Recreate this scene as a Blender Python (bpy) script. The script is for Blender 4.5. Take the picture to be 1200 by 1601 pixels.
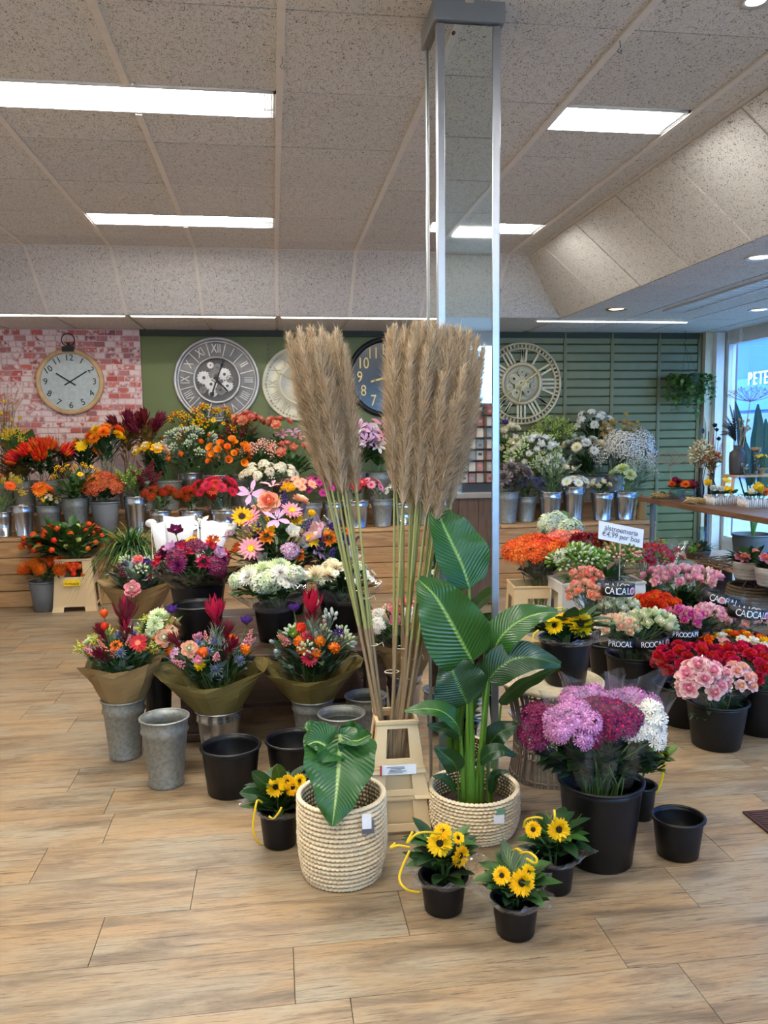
import bpy, math, random
from mathutils import Vector, Matrix, Quaternion
R = random.Random(11)
PI = math.pi
SC = bpy.context.scene
COL = SC.collection
for o in list(bpy.data.objects): bpy.data.objects.remove(o)

# ------------------------------------------------------------------ camera
FPX, YAW, PITCH, ROLL, CAMH = 1252.9, 0.1366, -0.09708, 0.01103, 1.38
cF = Vector((math.sin(YAW)*math.cos(PITCH), math.cos(YAW)*math.cos(PITCH), math.sin(PITCH)))
_r = Vector((math.cos(YAW), -math.sin(YAW), 0)); _u = _r.cross(cF)
cR = math.cos(ROLL)*_r - math.sin(ROLL)*_u
cU = math.sin(ROLL)*_r + math.cos(ROLL)*_u
cO = Vector((0, 0, CAMH))
camd = bpy.data.cameras.new('camera'); camo = bpy.data.objects.new('camera', camd); COL.objects.link(camo)
camd.sensor_width = 36; camd.lens = FPX/1601*36; camd.clip_start = .05; camd.clip_end = 200
camo.matrix_world = Matrix(((cR.x, cU.x, -cF.x, 0), (cR.y, cU.y, -cF.y, 0), (cR.z, cU.z, -cF.z, CAMH), (0, 0, 0, 1)))
SC.camera = camo

# ------------------------------------------------------------------ world and exposure
wd = bpy.data.worlds.new('sky'); SC.world = wd; wd.use_nodes = True
bgn = wd.node_tree.nodes['Background']
bgn.inputs[0].default_value = (.42, .67, 1.0, 1); bgn.inputs[1].default_value = 4.2
SC.view_settings.view_transform = 'Standard'; SC.view_settings.look = 'None'
SC.view_settings.exposure = 1.58; SC.view_settings.gamma = 1
LAMP = 21.0          # radiance of the fluorescent panels
SC.cycles.use_denoising = True
SC.cycles.max_bounces = 7; SC.cycles.transparent_max_bounces = 20; SC.cycles.use_adaptive_sampling = True; SC.cycles.adaptive_threshold = .025
SC.cycles.caustics_reflective = False; SC.cycles.caustics_refractive = False
SC.cycles.sample_clamp_indirect = 6

# ------------------------------------------------------------------ placing helpers (photo frame 1200x1601 -> metres)
def ray(x, y): return cF + (x-600)/FPX*cR - (y-800.5)/FPX*cU
def FL(x, y, z=0):
    d = ray(x, y); return cO + d*((z-CAMH)/d.z)
def AT(x, y, Y):
    d = ray(x, y); return cO + d*(Y/d.y)
def PXM(p):                     # metres per pixel at a point
    return (Vector(p)-cO).dot(cF)/FPX

# ------------------------------------------------------------------ materials
def lin(c):
    f = lambda v: (v/255/12.92) if v/255 <= .04045 else ((v/255+.055)/1.055)**2.4
    return (f(c[0]), f(c[1]), f(c[2]), 1)
MATS = {}
def nt_new(key):
    m = bpy.data.materials.new(key); m.use_nodes = True; MATS[key] = m
    nt = m.node_tree; b = nt.nodes['Principled BSDF']
    return m, nt, b
def link(nt, a, b): nt.links.new(a, b)
def M(key, rgb, rough=.6, metal=0, var=.0, hue=0., nscale=0, namt=.25, rgb2=None, bump=0, bscale=60, stretch=None, coat=0, spec=.5, transl=0, emit=None):
    """procedural material: base colour, per-object variation (Object Info random), noise mix towards rgb2 and noise bump"""
    if key in MATS: return MATS[key]
    m, nt, b = nt_new(key); N = nt.nodes
    b.inputs['Roughness'].default_value = rough; b.inputs['Metallic'].default_value = metal
    b.inputs['Specular IOR Level'].default_value = spec; b.inputs['Coat Weight'].default_value = coat
    col = N.new('ShaderNodeRGB'); col.outputs[0].default_value = lin(rgb); out = col.outputs[0]
    tc = N.new('ShaderNodeTexCoord'); src = tc.outputs['Object']
    if stretch:
        mp = N.new('ShaderNodeMapping'); mp.inputs['Scale'].default_value = stretch; link(nt, src, mp.inputs[0]); src = mp.outputs[0]
    oi = None
    if nscale or bump:
        oi = N.new('ShaderNodeObjectInfo'); ad = N.new('ShaderNodeVectorMath'); ad.operation = 'ADD'
        mu = N.new('ShaderNodeMath'); mu.operation = 'MULTIPLY'; mu.inputs[1].default_value = 37
        link(nt, oi.outputs['Random'], mu.inputs[0]); link(nt, src, ad.inputs[0]); link(nt, mu.outputs[0], ad.inputs[1]); src = ad.outputs[0]
    if nscale:
        n = N.new('ShaderNodeTexNoise'); n.inputs['Scale'].default_value = nscale; n.inputs['Detail'].default_value = 4; link(nt, src, n.inputs['Vector'])
        rp = N.new('ShaderNodeMapRange'); rp.inputs[1].default_value = .38; rp.inputs[2].default_value = .66; rp.inputs[4].default_value = namt; link(nt, n.outputs[0], rp.inputs[0])
        mx = N.new('ShaderNodeMix'); mx.data_type = 'RGBA'; link(nt, rp.outputs[0], mx.inputs[0]); link(nt, out, mx.inputs[6])
        mx.inputs[7].default_value = lin(rgb2 or tuple(c*.55 for c in rgb)); out = mx.outputs[2]
    if var or hue:
        oi = oi or N.new('ShaderNodeObjectInfo'); h = N.new('ShaderNodeHueSaturation')
        a = N.new('ShaderNodeMapRange'); a.inputs[3].default_value = 1-var; a.inputs[4].default_value = 1+var*.6; link(nt, oi.outputs['Random'], a.inputs[0]); link(nt, a.outputs[0], h.inputs['Value'])
        if hue:
            a2 = N.new('ShaderNodeMapRange'); a2.inputs[3].default_value = .5-hue; a2.inputs[4].default_value = .5+hue
            fr = N.new('ShaderNodeMath'); fr.operation = 'FRACT'; mm = N.new('ShaderNodeMath'); mm.operation = 'MULTIPLY'; mm.inputs[1].default_value = 7.3
            link(nt, oi.outputs['Random'], mm.inputs[0]); link(nt, mm.outputs[0], fr.inputs[0]); link(nt, fr.outputs[0], a2.inputs[0]); link(nt, a2.outputs[0], h.inputs['Hue'])
        link(nt, out, h.inputs['Color']); out = h.outputs[0]
    link(nt, out, b.inputs['Base Color'])
    if bump:
        n2 = N.new('ShaderNodeTexNoise'); n2.inputs['Scale'].default_value = bscale; link(nt, src, n2.inputs['Vector'])
        bp = N.new('ShaderNodeBump'); bp.inputs['Strength'].default_value = bump; bp.inputs['Distance'].default_value = .01; link(nt, n2.outputs[0], bp.inputs['Height']); link(nt, bp.outputs[0], b.inputs['Normal'])
    if emit:
        b.inputs['Emission Color'].default_value = lin(emit[0]); b.inputs['Emission Strength'].default_value = emit[1]
    if transl:
        t = N.new('ShaderNodeBsdfTranslucent'); link(nt, out, t.inputs[0]); ms = N.new('ShaderNodeMixShader'); ms.inputs[0].default_value = transl
        link(nt, b.outputs[0], ms.inputs[1]); link(nt, t.outputs[0], ms.inputs[2]); link(nt, ms.outputs[0], N['Material Output'].inputs[0])
    return m
FILMS = set()
def film(key, tint, amt, rough=.08, body=None):
    """clear film or pane: see-through with a glossy coat that grows towards grazing angles"""
    if key in MATS: return MATS[key]
    m, nt, b = nt_new(key); N = nt.nodes; N.remove(b); FILMS.add(key)
    tr = N.new('ShaderNodeBsdfTransparent'); tr.inputs[0].default_value = lin(tint)
    gl = N.new('ShaderNodeBsdfGlossy'); gl.inputs['Roughness'].default_value = rough
    base = tr.outputs[0]
    if body:
        df = N.new('ShaderNodeBsdfDiffuse'); df.inputs[0].default_value = lin(body[0]); m0 = N.new('ShaderNodeMixShader'); m0.inputs[0].default_value = body[1]
        link(nt, tr.outputs[0], m0.inputs[1]); link(nt, df.outputs[0], m0.inputs[2]); base = m0.outputs[0]
    lw = N.new('ShaderNodeLayerWeight'); lw.inputs[0].default_value = .5
    pw = N.new('ShaderNodeMath'); pw.operation = 'POWER'; pw.inputs[1].default_value = 4; link(nt, lw.outputs['Facing'], pw.inputs[0])
    mu = N.new('ShaderNodeMath'); mu.operation = 'MULTIPLY_ADD'; mu.use_clamp = True; mu.inputs[1].default_value = .55; mu.inputs[2].default_value = .035*amt; link(nt, pw.outputs[0], mu.inputs[0])
    if amt > 2:          # crumpled foil-like film: break the gloss up with creases
        tc = N.new('ShaderNodeTexCoord'); n = N.new('ShaderNodeTexNoise'); n.inputs['Scale'].default_value = 14; n.inputs['Detail'].default_value = 1; link(nt, tc.outputs['Object'], n.inputs['Vector'])
        bp = N.new('ShaderNodeBump'); bp.inputs['Strength'].default_value = .9; bp.inputs['Distance'].default_value = .03; link(nt, n.outputs[0], bp.inputs['Height']); link(nt, bp.outputs[0], gl.inputs['Normal'])
    mx = N.new('ShaderNodeMixShader'); link(nt, mu.outputs[0], mx.inputs[0]); link(nt, base, mx.inputs[1]); link(nt, gl.outputs[0], mx.inputs[2])
    link(nt, mx.outputs[0], N['Material Output'].inputs[0])
    return m
def C(rgb, rough=.55, **k):       # plain colour shortcut with cached key
    return M('c_%d_%d_%d_%d' % (rgb[0], rgb[1], rgb[2], int(rough*100)), rgb, rough, nscale=9, namt=.18, **k)

# ------------------------------------------------------------------ mesh helpers
class MB:
    def __init__(s): s.v = []; s.f = []; s.m = []; s.uv = []
    def add(s, vs, fs, mi=0, X=None):
        n = len(s.v)
        s.v += [tuple(X @ Vector(p)) for p in vs] if X is not None else [tuple(p) for p in vs]
        s.f += [tuple(i+n for i in f) for f in fs]; s.m += [mi]*len(fs); return s
    def box(s, c, d, mi=0, rz=0, X=None, taper=1):
        x, y, z = d[0]/2, d[1]/2, d[2]/2; t = taper
        vs = [(-x, -y, -z), (x, -y, -z), (x, y, -z), (-x, y, -z), (-x*t, -y*t, z), (x*t, -y*t, z), (x*t, y*t, z), (-x*t, y*t, z)]
        T = Matrix.Translation(c) @ Matrix.Rotation(rz, 4, 'Z')
        return s.add(vs, [(0, 3, 2, 1), (4, 5, 6, 7), (0, 1, 5, 4), (1, 2, 6, 5), (2, 3, 7, 6), (3, 0, 4, 7)], mi, (X @ T) if X is not None else T)
    def lathe(s, prof, n=24, c=(0, 0, 0), mi=0, X=None, sx=1, sy=1, wob=None):
        vs = []; fs = []
        for j, (r, z) in enumerate(prof):
            for i in range(n):
                a = 2*PI*i/n; k = wob(a, j) if wob else 1
                vs.append((c[0]+r*k*sx*math.cos(a), c[1]+r*k*sy*math.sin(a), c[2]+z))
        for j in range(len(prof)-1):
            for i in range(n): fs.append((j*n+i, j*n+(i+1) % n, (j+1)*n+(i+1) % n, (j+1)*n+i))
        return s.add(vs, fs, mi, X)
    def tube(s, pts, r, n=5, mi=0, X=None, cap=False):
        pts = [Vector(p) for p in pts]; vs = []; fs = []; K = len(pts)
        rr = r if isinstance(r, (list, tuple)) else [r]*K
        prev = None
        for k, p in enumerate(pts):
            d = (pts[min(k+1, K-1)]-pts[max(k-1, 0)])
            d = d.normalized() if d.length > 1e-9 else Vector((0, 0, 1))
            if prev is None: a = d.orthogonal().normalized()
            else:
                a = prev-d*prev.dot(d); a = a.normalized() if a.length > 1e-6 else d.orthogonal().normalized()
            prev = a; b = d.cross(a)
            for i in range(n):
                t = 2*PI*i/n; vs.append(p+(a*math.cos(t)+b*math.sin(t))*rr[k])
        for k in range(K-1):
            for i in range(n): fs.append((k*n+i, k*n+(i+1) % n, (k+1)*n+(i+1) % n, (k+1)*n+i))
        if cap: fs += [tuple(range(n-1, -1, -1)), tuple(range((K-1)*n, K*n))]
        return s.add(vs, fs, mi, X)
    def ball(s, c, r, n=8, mi=0, X=None, sz=1):
        k = max(3, n//2); prof = [(r*math.sin(PI*j/k), -r*sz*math.cos(PI*j/k)) for j in range(k+1)]
        prof[0] = (r*.02, prof[0][1]); prof[-1] = (r*.02, prof[-1][1])
        return s.lathe(prof, n, c, mi, X)
    def quad(s, a, b, c, d, mi=0): return s.add([a, b, c, d], [(0, 1, 2, 3)], mi)
    def mesh(s, name, mats, org=(0, 0, 0), smooth=True):
        me = bpy.data.meshes.new(name); o = Vector(org)
        me.from_pydata([(p[0]-o.x, p[1]-o.y, p[2]-o.z) for p in s.v], [], s.f)
        for m in (mats if isinstance(mats, (list, tuple)) else [mats]): me.materials.append(m)
        me.polygons.foreach_set('material_index', s.m)
        me.polygons.foreach_set('use_smooth', [smooth]*len(s.f))
        if s.uv and len(s.uv) == len(s.v):
            at = me.attributes.new('luv', 'FLOAT_VECTOR', 'POINT'); at.data.foreach_set('vector', [q for u in s.uv for q in u])
        me.update(); return me
WL = {}
def tag(o, label=None, cat=None, group=None, kind=None):
    if label: o['label'] = label
    if cat: o['category'] = cat
    if group: o['group'] = group
    if kind: o['kind'] = kind
    return o
def thing(name, label, cat, loc, group=None):
    o = bpy.data.objects.new(name, None); COL.objects.link(o); o.location = loc; WL[o.name] = Vector(loc); o.empty_display_size = .05
    return tag(o, label, cat, group)
def put(me, name, parent=None, X=None, **k):
    """link an object for mesh me; X is its world matrix (no rotation/scale on parents)"""
    o = bpy.data.objects.new(name, me); COL.objects.link(o)
    X = X if X is not None else Matrix.Identity(4)
    WL[o.name] = X.to_translation()
    if parent is not None:
        o.parent = parent; o.matrix_local = Matrix.Translation(-WL[parent.name]) @ X
    else: o.matrix_local = X
    return tag(o, **k)
def part(mb, name, mats, parent=None, smooth=True, org=None, **k):
    org = Vector(org) if org is not None else (WL[parent.name] if parent is not None else Vector((0, 0, 0)))
    return put(mb.mesh(name, mats, org, smooth), name, parent, Matrix.Translation(org), **k)
def bev(o, w=.004, seg=2):
    m = o.modifiers.new('bevel', 'BEVEL'); m.width = w; m.segments = seg; m.limit_method = 'ANGLE'; m.angle_limit = .6
    return o
def solid(o, t=.003, off=-1):
    if o.data.materials and o.data.materials[0].name in FILMS: return o
    m = o.modifiers.new('solid', 'SOLIDIFY'); m.thickness = t; m.offset = off; return o
def aim(d, up=(0, 0, 1), roll=0):
    """rotation matrix that turns +Z to d"""
    q = Vector(d).normalized().to_track_quat('Z', 'Y')
    return q.to_matrix().to_4x4() @ Matrix.Rotation(roll, 4, 'Z')
T = Matrix.Translation
def S(x, y=None, z=None): return Matrix.Diagonal((x, x if y is None else y, x if z is None else z, 1))
def RX(a): return Matrix.Rotation(a, 4, 'X')
def RY(a): return Matrix.Rotation(a, 4, 'Y')
def RZ(a): return Matrix.Rotation(a, 4, 'Z')
_tx = {}
def text(s, size=1, ext=.002, align='CENTER', key=None):
    k = (s, size, ext, align)
    if k in _tx: return _tx[k]
    cu = bpy.data.curves.new('t', 'FONT'); cu.body = s; cu.size = size; cu.extrude = ext; cu.align_x = align; cu.align_y = 'CENTER'; cu.resolution_u = 3
    ob = bpy.data.objects.new('t', cu); COL.objects.link(ob)
    me = bpy.data.meshes.new_from_object(ob); bpy.data.objects.remove(ob); bpy.data.curves.remove(cu)
    _tx[k] = me; return me
def letters(s, name, mat, X, parent, size, ext=.001, align='CENTER', bold=0):
    me = text(s, size, ext, align).copy(); me.materials.clear(); me.materials.append(mat)
    return put(me, name, parent, X)
# ------------------------------------------------------------------ surface materials
def wood_mat(key, c1, c2, c3, along=0, rough=.5, scale=1., rnd=.12, bump=.15):
    m, nt, b = nt_new(key); N = nt.nodes
    tc = N.new('ShaderNodeTexCoord'); oi = N.new('ShaderNodeObjectInfo')
    cmb = N.new('ShaderNodeMath'); cmb.operation = 'MULTIPLY'; cmb.inputs[1].default_value = 61; link(nt, oi.outputs['Random'], cmb.inputs[0])
    ad = N.new('ShaderNodeVectorMath'); link(nt, tc.outputs['Object'], ad.inputs[0]); link(nt, cmb.outputs[0], ad.inputs[1])
    def nz(sc, st, det=5, dist=0):
        mp = N.new('ShaderNodeMapping'); s = [st, st, st]; s[along] = 1; mp.inputs['Scale'].default_value = s; link(nt, ad.outputs[0], mp.inputs[0])
        n = N.new('ShaderNodeTexNoise'); n.inputs['Scale'].default_value = sc*scale; n.inputs['Detail'].default_value = det; n.inputs['Roughness'].default_value = .62; n.inputs['Distortion'].default_value = dist
        link(nt, mp.outputs[0], n.inputs['Vector']); return n
    a = nz(1.3, 7, 6, 1.2); f = nz(3.2, 26, 6, .6); k = nz(1.1, 3.2, 3, 1.0)
    r1 = N.new('ShaderNodeMapRange'); r1.inputs[1].default_value = .40; r1.inputs[2].default_value = .62; link(nt, a.outputs[0], r1.inputs[0])
    m1 = N.new('ShaderNodeMix'); m1.data_type = 'RGBA'; m1.inputs[6].default_value = lin(c1); m1.inputs[7].default_value = lin(c2); link(nt, r1.outputs[0], m1.inputs[0])
    r2 = N.new('ShaderNodeMapRange'); r2.inputs[1].default_value = .50; r2.inputs[2].default_value = .66; r2.inputs[4].default_value = .85; link(nt, f.outputs[0], r2.inputs[0])
    rk = N.new('ShaderNodeMapRange'); rk.inputs[1].default_value = .42; rk.inputs[2].default_value = .62; link(nt, k.outputs[0], rk.inputs[0])
    mk = N.new('ShaderNodeMath'); mk.operation = 'MULTIPLY'; link(nt, r2.outputs[0], mk.inputs[0]); link(nt, rk.outputs[0], mk.inputs[1])
    m2 = N.new('ShaderNodeMix'); m2.data_type = 'RGBA'; m2.inputs[7].default_value = lin(c3); link(nt, mk.outputs[0], m2.inputs[0]); link(nt, m1.outputs[2], m2.inputs[6])
    h = N.new('ShaderNodeHueSaturation'); mr = N.new('ShaderNodeMapRange'); mr.inputs[3].default_value = 1-rnd; mr.inputs[4].default_value = 1+rnd*.7; link(nt, oi.outputs['Random'], mr.inputs[0]); link(nt, mr.outputs[0], h.inputs['Value']); link(nt, m2.outputs[2], h.inputs['Color'])
    link(nt, h.outputs[0], b.inputs['Base Color']); b.inputs['Roughness'].default_value = rough
    bp = N.new('ShaderNodeBump'); bp.inputs['Strength'].default_value = bump; bp.inputs['Distance'].default_value = .004; link(nt, f.outputs[0], bp.inputs['Height']); link(nt, bp.outputs[0], b.inputs['Normal'])
    return m
def tile_mat():
    m, nt, b = nt_new('ceiling_tile_fissured'); N = nt.nodes
    tc = N.new('ShaderNodeTexCoord'); oi = N.new('ShaderNodeObjectInfo'); mu = N.new('ShaderNodeMath'); mu.operation = 'MULTIPLY'; mu.inputs[1].default_value = 53
    link(nt, oi.outputs['Random'], mu.inputs[0]); ad = N.new('ShaderNodeVectorMath'); link(nt, tc.outputs['Object'], ad.inputs[0]); link(nt, mu.outputs[0], ad.inputs[1])
    mp = N.new('ShaderNodeMapping'); mp.inputs['Scale'].default_value = (1.6, 1, 1); link(nt, ad.outputs[0], mp.inputs[0])
    n = N.new('ShaderNodeTexNoise'); n.inputs['Scale'].default_value = 58; n.inputs['Detail'].default_value = 2; n.inputs['Distortion'].default_value = 2.2; link(nt, mp.outputs[0], n.inputs['Vector'])
    r = N.new('ShaderNodeMapRange'); r.inputs[1].default_value = .57; r.inputs[2].default_value = .66; link(nt, n.outputs[0], r.inputs[0])
    mx = N.new('ShaderNodeMix'); mx.data_type = 'RGBA'; mx.inputs[6].default_value = lin((228, 228, 224)); mx.inputs[7].default_value = lin((138, 132, 126)); link(nt, r.outputs[0], mx.inputs[0])
    h = N.new('ShaderNodeHueSaturation'); mr = N.new('ShaderNodeMapRange'); mr.inputs[3].default_value = .95; mr.inputs[4].default_value = 1.03; link(nt, oi.outputs['Random'], mr.inputs[0]); link(nt, mr.outputs[0], h.inputs['Value']); link(nt, mx.outputs[2], h.inputs['Color'])
    link(nt, h.outputs[0], b.inputs['Base Color']); b.inputs['Roughness'].default_value = .9; b.inputs['Specular IOR Level'].default_value = .15
    bp = N.new('ShaderNodeBump'); bp.invert = True; bp.inputs['Strength'].default_value = .6; bp.inputs['Distance'].default_value = .004; link(nt, r.outputs[0], bp.inputs['Height']); link(nt, bp.outputs[0], b.inputs['Normal'])
    return m
def floor_mat():
    m, nt, b = nt_new('floor_rustic_oak'); N = nt.nodes
    tc = N.new('ShaderNodeTexCoord'); oi = N.new('ShaderNodeObjectInfo'); mu = N.new('ShaderNodeMath'); mu.operation = 'MULTIPLY'; mu.inputs[1].default_value = 61; link(nt, oi.outputs['Random'], mu.inputs[0])
    ad = N.new('ShaderNodeVectorMath'); link(nt, tc.outputs['Object'], ad.inputs[0]); link(nt, mu.outputs[0], ad.inputs[1])
    def nz(sc, st, det, rough, dist):
        mp = N.new('ShaderNodeMapping'); mp.inputs['Scale'].default_value = (1, st, st); link(nt, ad.outputs[0], mp.inputs[0])
        n = N.new('ShaderNodeTexNoise'); n.inputs['Scale'].default_value = sc; n.inputs['Detail'].default_value = det; n.inputs['Roughness'].default_value = rough; n.inputs['Distortion'].default_value = dist
        link(nt, mp.outputs[0], n.inputs['Vector']); return n.outputs[0]
    def rng(v, a, c, o=1.):
        r = N.new('ShaderNodeMapRange'); r.inputs[1].default_value = a; r.inputs[2].default_value = c; r.inputs[4].default_value = o; link(nt, v, r.inputs[0]); return r.outputs[0]
    def mix(f, a, c):
        x = N.new('ShaderNodeMix'); x.data_type = 'RGBA'; link(nt, f, x.inputs[0])
        if isinstance(a, tuple): x.inputs[6].default_value = lin(a)
        else: link(nt, a, x.inputs[6])
        x.inputs[7].default_value = lin(c); return x.outputs[2]
    big = nz(2.0, 2.6, 5, .6, .4); band = nz(2.2, 5.5, 9, .68, .7); fine = nz(16, 8, 6, .75, .5); scr = nz(6, 22, 5, .75, .8)
    col = mix(rng(big, .40, .62), (160, 132, 96), (154, 141, 118))
    col = mix(rng(band, .47, .66, .9), col, (98, 83, 66))
    col = mix(rng(fine, .45, .72, .6), col, (114, 93, 70))
    col = mix(rng(scr, .54, .66, .9), col, (70, 57, 46))
    h = N.new('ShaderNodeHueSaturation'); mr = N.new('ShaderNodeMapRange'); mr.inputs[3].default_value = .92; mr.inputs[4].default_value = 1.06; link(nt, oi.outputs['Random'], mr.inputs[0]); link(nt, mr.outputs[0], h.inputs['Value']); link(nt, col, h.inputs['Color'])
    link(nt, h.outputs[0], b.inputs['Base Color']); b.inputs['Roughness'].default_value = .45
    bp = N.new('ShaderNodeBump'); bp.inputs['Strength'].default_value = .15; bp.inputs['Distance'].default_value = .003; link(nt, scr, bp.inputs['Height']); link(nt, bp.outputs[0], b.inputs['Normal'])
    return m
FLOORW = floor_mat()
SHELFW = wood_mat('shelf_pine_plank', (186, 146, 98), (160, 118, 74), (110, 76, 46), 0, .6, 1.6, .14, .2)
DARKW = wood_mat('dark_brown_wood', (84, 60, 44), (62, 43, 32), (36, 25, 20), 0, .45, 2, .12, .2)
TABLEW = wood_mat('walnut_board', (122, 86, 58), (98, 66, 44), (60, 40, 28), 1, .45, 2, .08, .2)
COUNTW = wood_mat('counter_oak', (120, 96, 78), (98, 78, 64), (66, 52, 44), 2, .55, 2, .15, .2)
PALEW = wood_mat('pale_wood', (205, 165, 125), (186, 144, 104), (140, 100, 70), 2, .6, 3, .1, .1)
TILE = tile_mat()
GRID = M('ceiling_grid_bar', (236, 232, 224), .6, nscale=20, namt=.08)
WHITE = M('white_paint', (226, 226, 224), .45, nscale=14, namt=.06)
CREAM = M('cream_paint', (214, 204, 180), .6, nscale=12, namt=.1)
GREEN = M('green_paint', (104, 116, 66), .5, nscale=3, namt=.12, bump=.05, bscale=150)
GREENS = M('green_slat_paint', (112, 114, 72), .42, nscale=4, namt=.15, var=.04)
ALU = M('aluminium_trim', (176, 180, 186), .32, .85, nscale=30, namt=.1)
MIRROR = M('mirror_glass', (222, 228, 226), .02, 1, nscale=1.5, namt=.03)
GLASSP = film('window_pane', (232, 244, 250), 1.0, .02)
BLACKM = M('black_metal', (26, 26, 27), .45, .3, nscale=20, namt=.2)

def structure(o): o['kind'] = 'structure'; return o
X0, X1, Y0, Y1 = -3.8, 4.78, -2.55, 8.1
ZL, ZH = 2.403, 2.83
TX0, TX1, TY0, TY1 = -3.07, 2.11, -.9, 6.5          # raised tray of the ceiling
# ---- floor: a sub-floor with single planks on it
fl = MB(); fl.box((.5, 2.7, -.045), (8.9, 11, .07)); FLOOR = structure(part(fl, 'floor', C((92, 74, 56)), org=(0, 0, -.045)))
PW, PL = .2195, .855
joint = {0: .156, 1: .022, 2: -.512, 3: -.272, 4: -.784, 5: -.608}
pm = MB(); pm.box((0, 0, -.005), (PL-.0022, PW-.0016, .01)); pm = pm.mesh('plank', FLOORW, smooth=False)
bigp = MB(); cells = []
for r in range(-19, 29):
    y = 1.842+PW*(r-.5); off = joint.get(r, R.uniform(0, PL))
    for k in range(-6, 8):
        x = off+PL*(k+.5)
        if x < X0-.3 or x > X1+.2 or y < Y0 or y > Y1: continue
        d = Vector((x, y, 0))-cO; zz = d.dot(cF)
        vis = zz > .8 and abs(d.dot(cR)/zz) < .62 and abs(d.dot(cU)/zz) < .8
        cells.append((0 if vis else 1, d.length, x, y))
cells.sort()
for i, (v, dd, x, y) in enumerate(cells):
    if i < 290: put(pm, 'plank', FLOOR, T((x, y, 0)))
    else: bigp.box((x, y, -.005), (PL-.0022, PW-.0016, .01))
part(bigp, 'plank_field', FLOORW, FLOOR, False, kind='stuff')

# ---- walls
def wallbox(name, c, d, m): 
    b = MB(); b.box(c, d); return structure(part(b, name, m, org=c, smooth=False))
wallbox('wall_left', (X0-.05, 2.7, 1.45), (.1, 11, 2.9), WHITE)
XB = -1.239
WB = wallbox('wall_back', ((X0+4.53)/2, Y1+.06, 1.25), (4.53-X0, .1, 2.5), GREEN)
# green flat panels with shop rails between them
for xa, xb in ((XB+.006, -.03), (-.018, .612), (.624, 1.69), (1.702, 2.2)):
    b = MB(); b.box(((xa+xb)/2, Y1, 1.3), (xb-xa, .024, 2.2)); part(b, 'wall_panel', GREEN, WB, False)
for xr in (-.024, .618, 1.696):
    b = MB(); b.box((xr, Y1+.004, 1.3), (.012, .02, 2.2))
    for k in range(44): b.box((xr, Y1-.009, .3+k*.048), (.004, .004, .02), 1)
    part(b, 'slotted_rail', [C((120, 124, 110), .4), C((20, 20, 18))], WB, False)
# horizontal slats between green posts
posts = [2.22, 3.02, 3.53, 4.05, 4.50]
sl = MB(); sl.add([(-.5, -.008, -.042), (.5, -.008, -.042), (.5, -.020, -.036), (-.5, -.020, -.036), (-.5, -.026, .034), (.5, -.026, .034), (.5, -.006, .042), (-.5, -.006, .042), (-.5, .01, .042), (.5, .01, .042), (.5, .01, -.042), (-.5, .01, -.042)],
    [(0, 1, 2, 3), (3, 2, 5, 4), (4, 5, 6, 7), (7, 6, 9, 8), (0, 11, 10, 1), (0, 3, 4), (0, 4, 7), (0, 7, 8), (0, 8, 11), (1, 5, 2), (1, 6, 5), (1, 9, 6), (1, 10, 9)])
slm = sl.mesh('slat', GREENS, smooth=False)
for a, b_ in zip(posts[:-1], posts[1:]):
    for k in range(25):
        put(slm, 'slat', WB, T(((a+b_)/2, Y1, .18+.0895*k)) @ S(b_-a-.04, 1, 1))
for p in posts:
    b = MB(); b.box((p, Y1-.012, 1.25), (.035, .045, 2.3)); b.box((p, Y1-.036, 1.25), (.012, .006, 2.3)); part(b, 'slat_post', GREENS, WB, False)
# dark strip standing in for the shade along the top of the back wall
b = MB(); b.box(((XB+4.5)/2, Y1-.02, ZL-.03), (4.5-XB, .03, .06)); part(b, 'top_board', M('painted_shade_green', (46, 54, 38), .6, nscale=5), WB, False)
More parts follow.
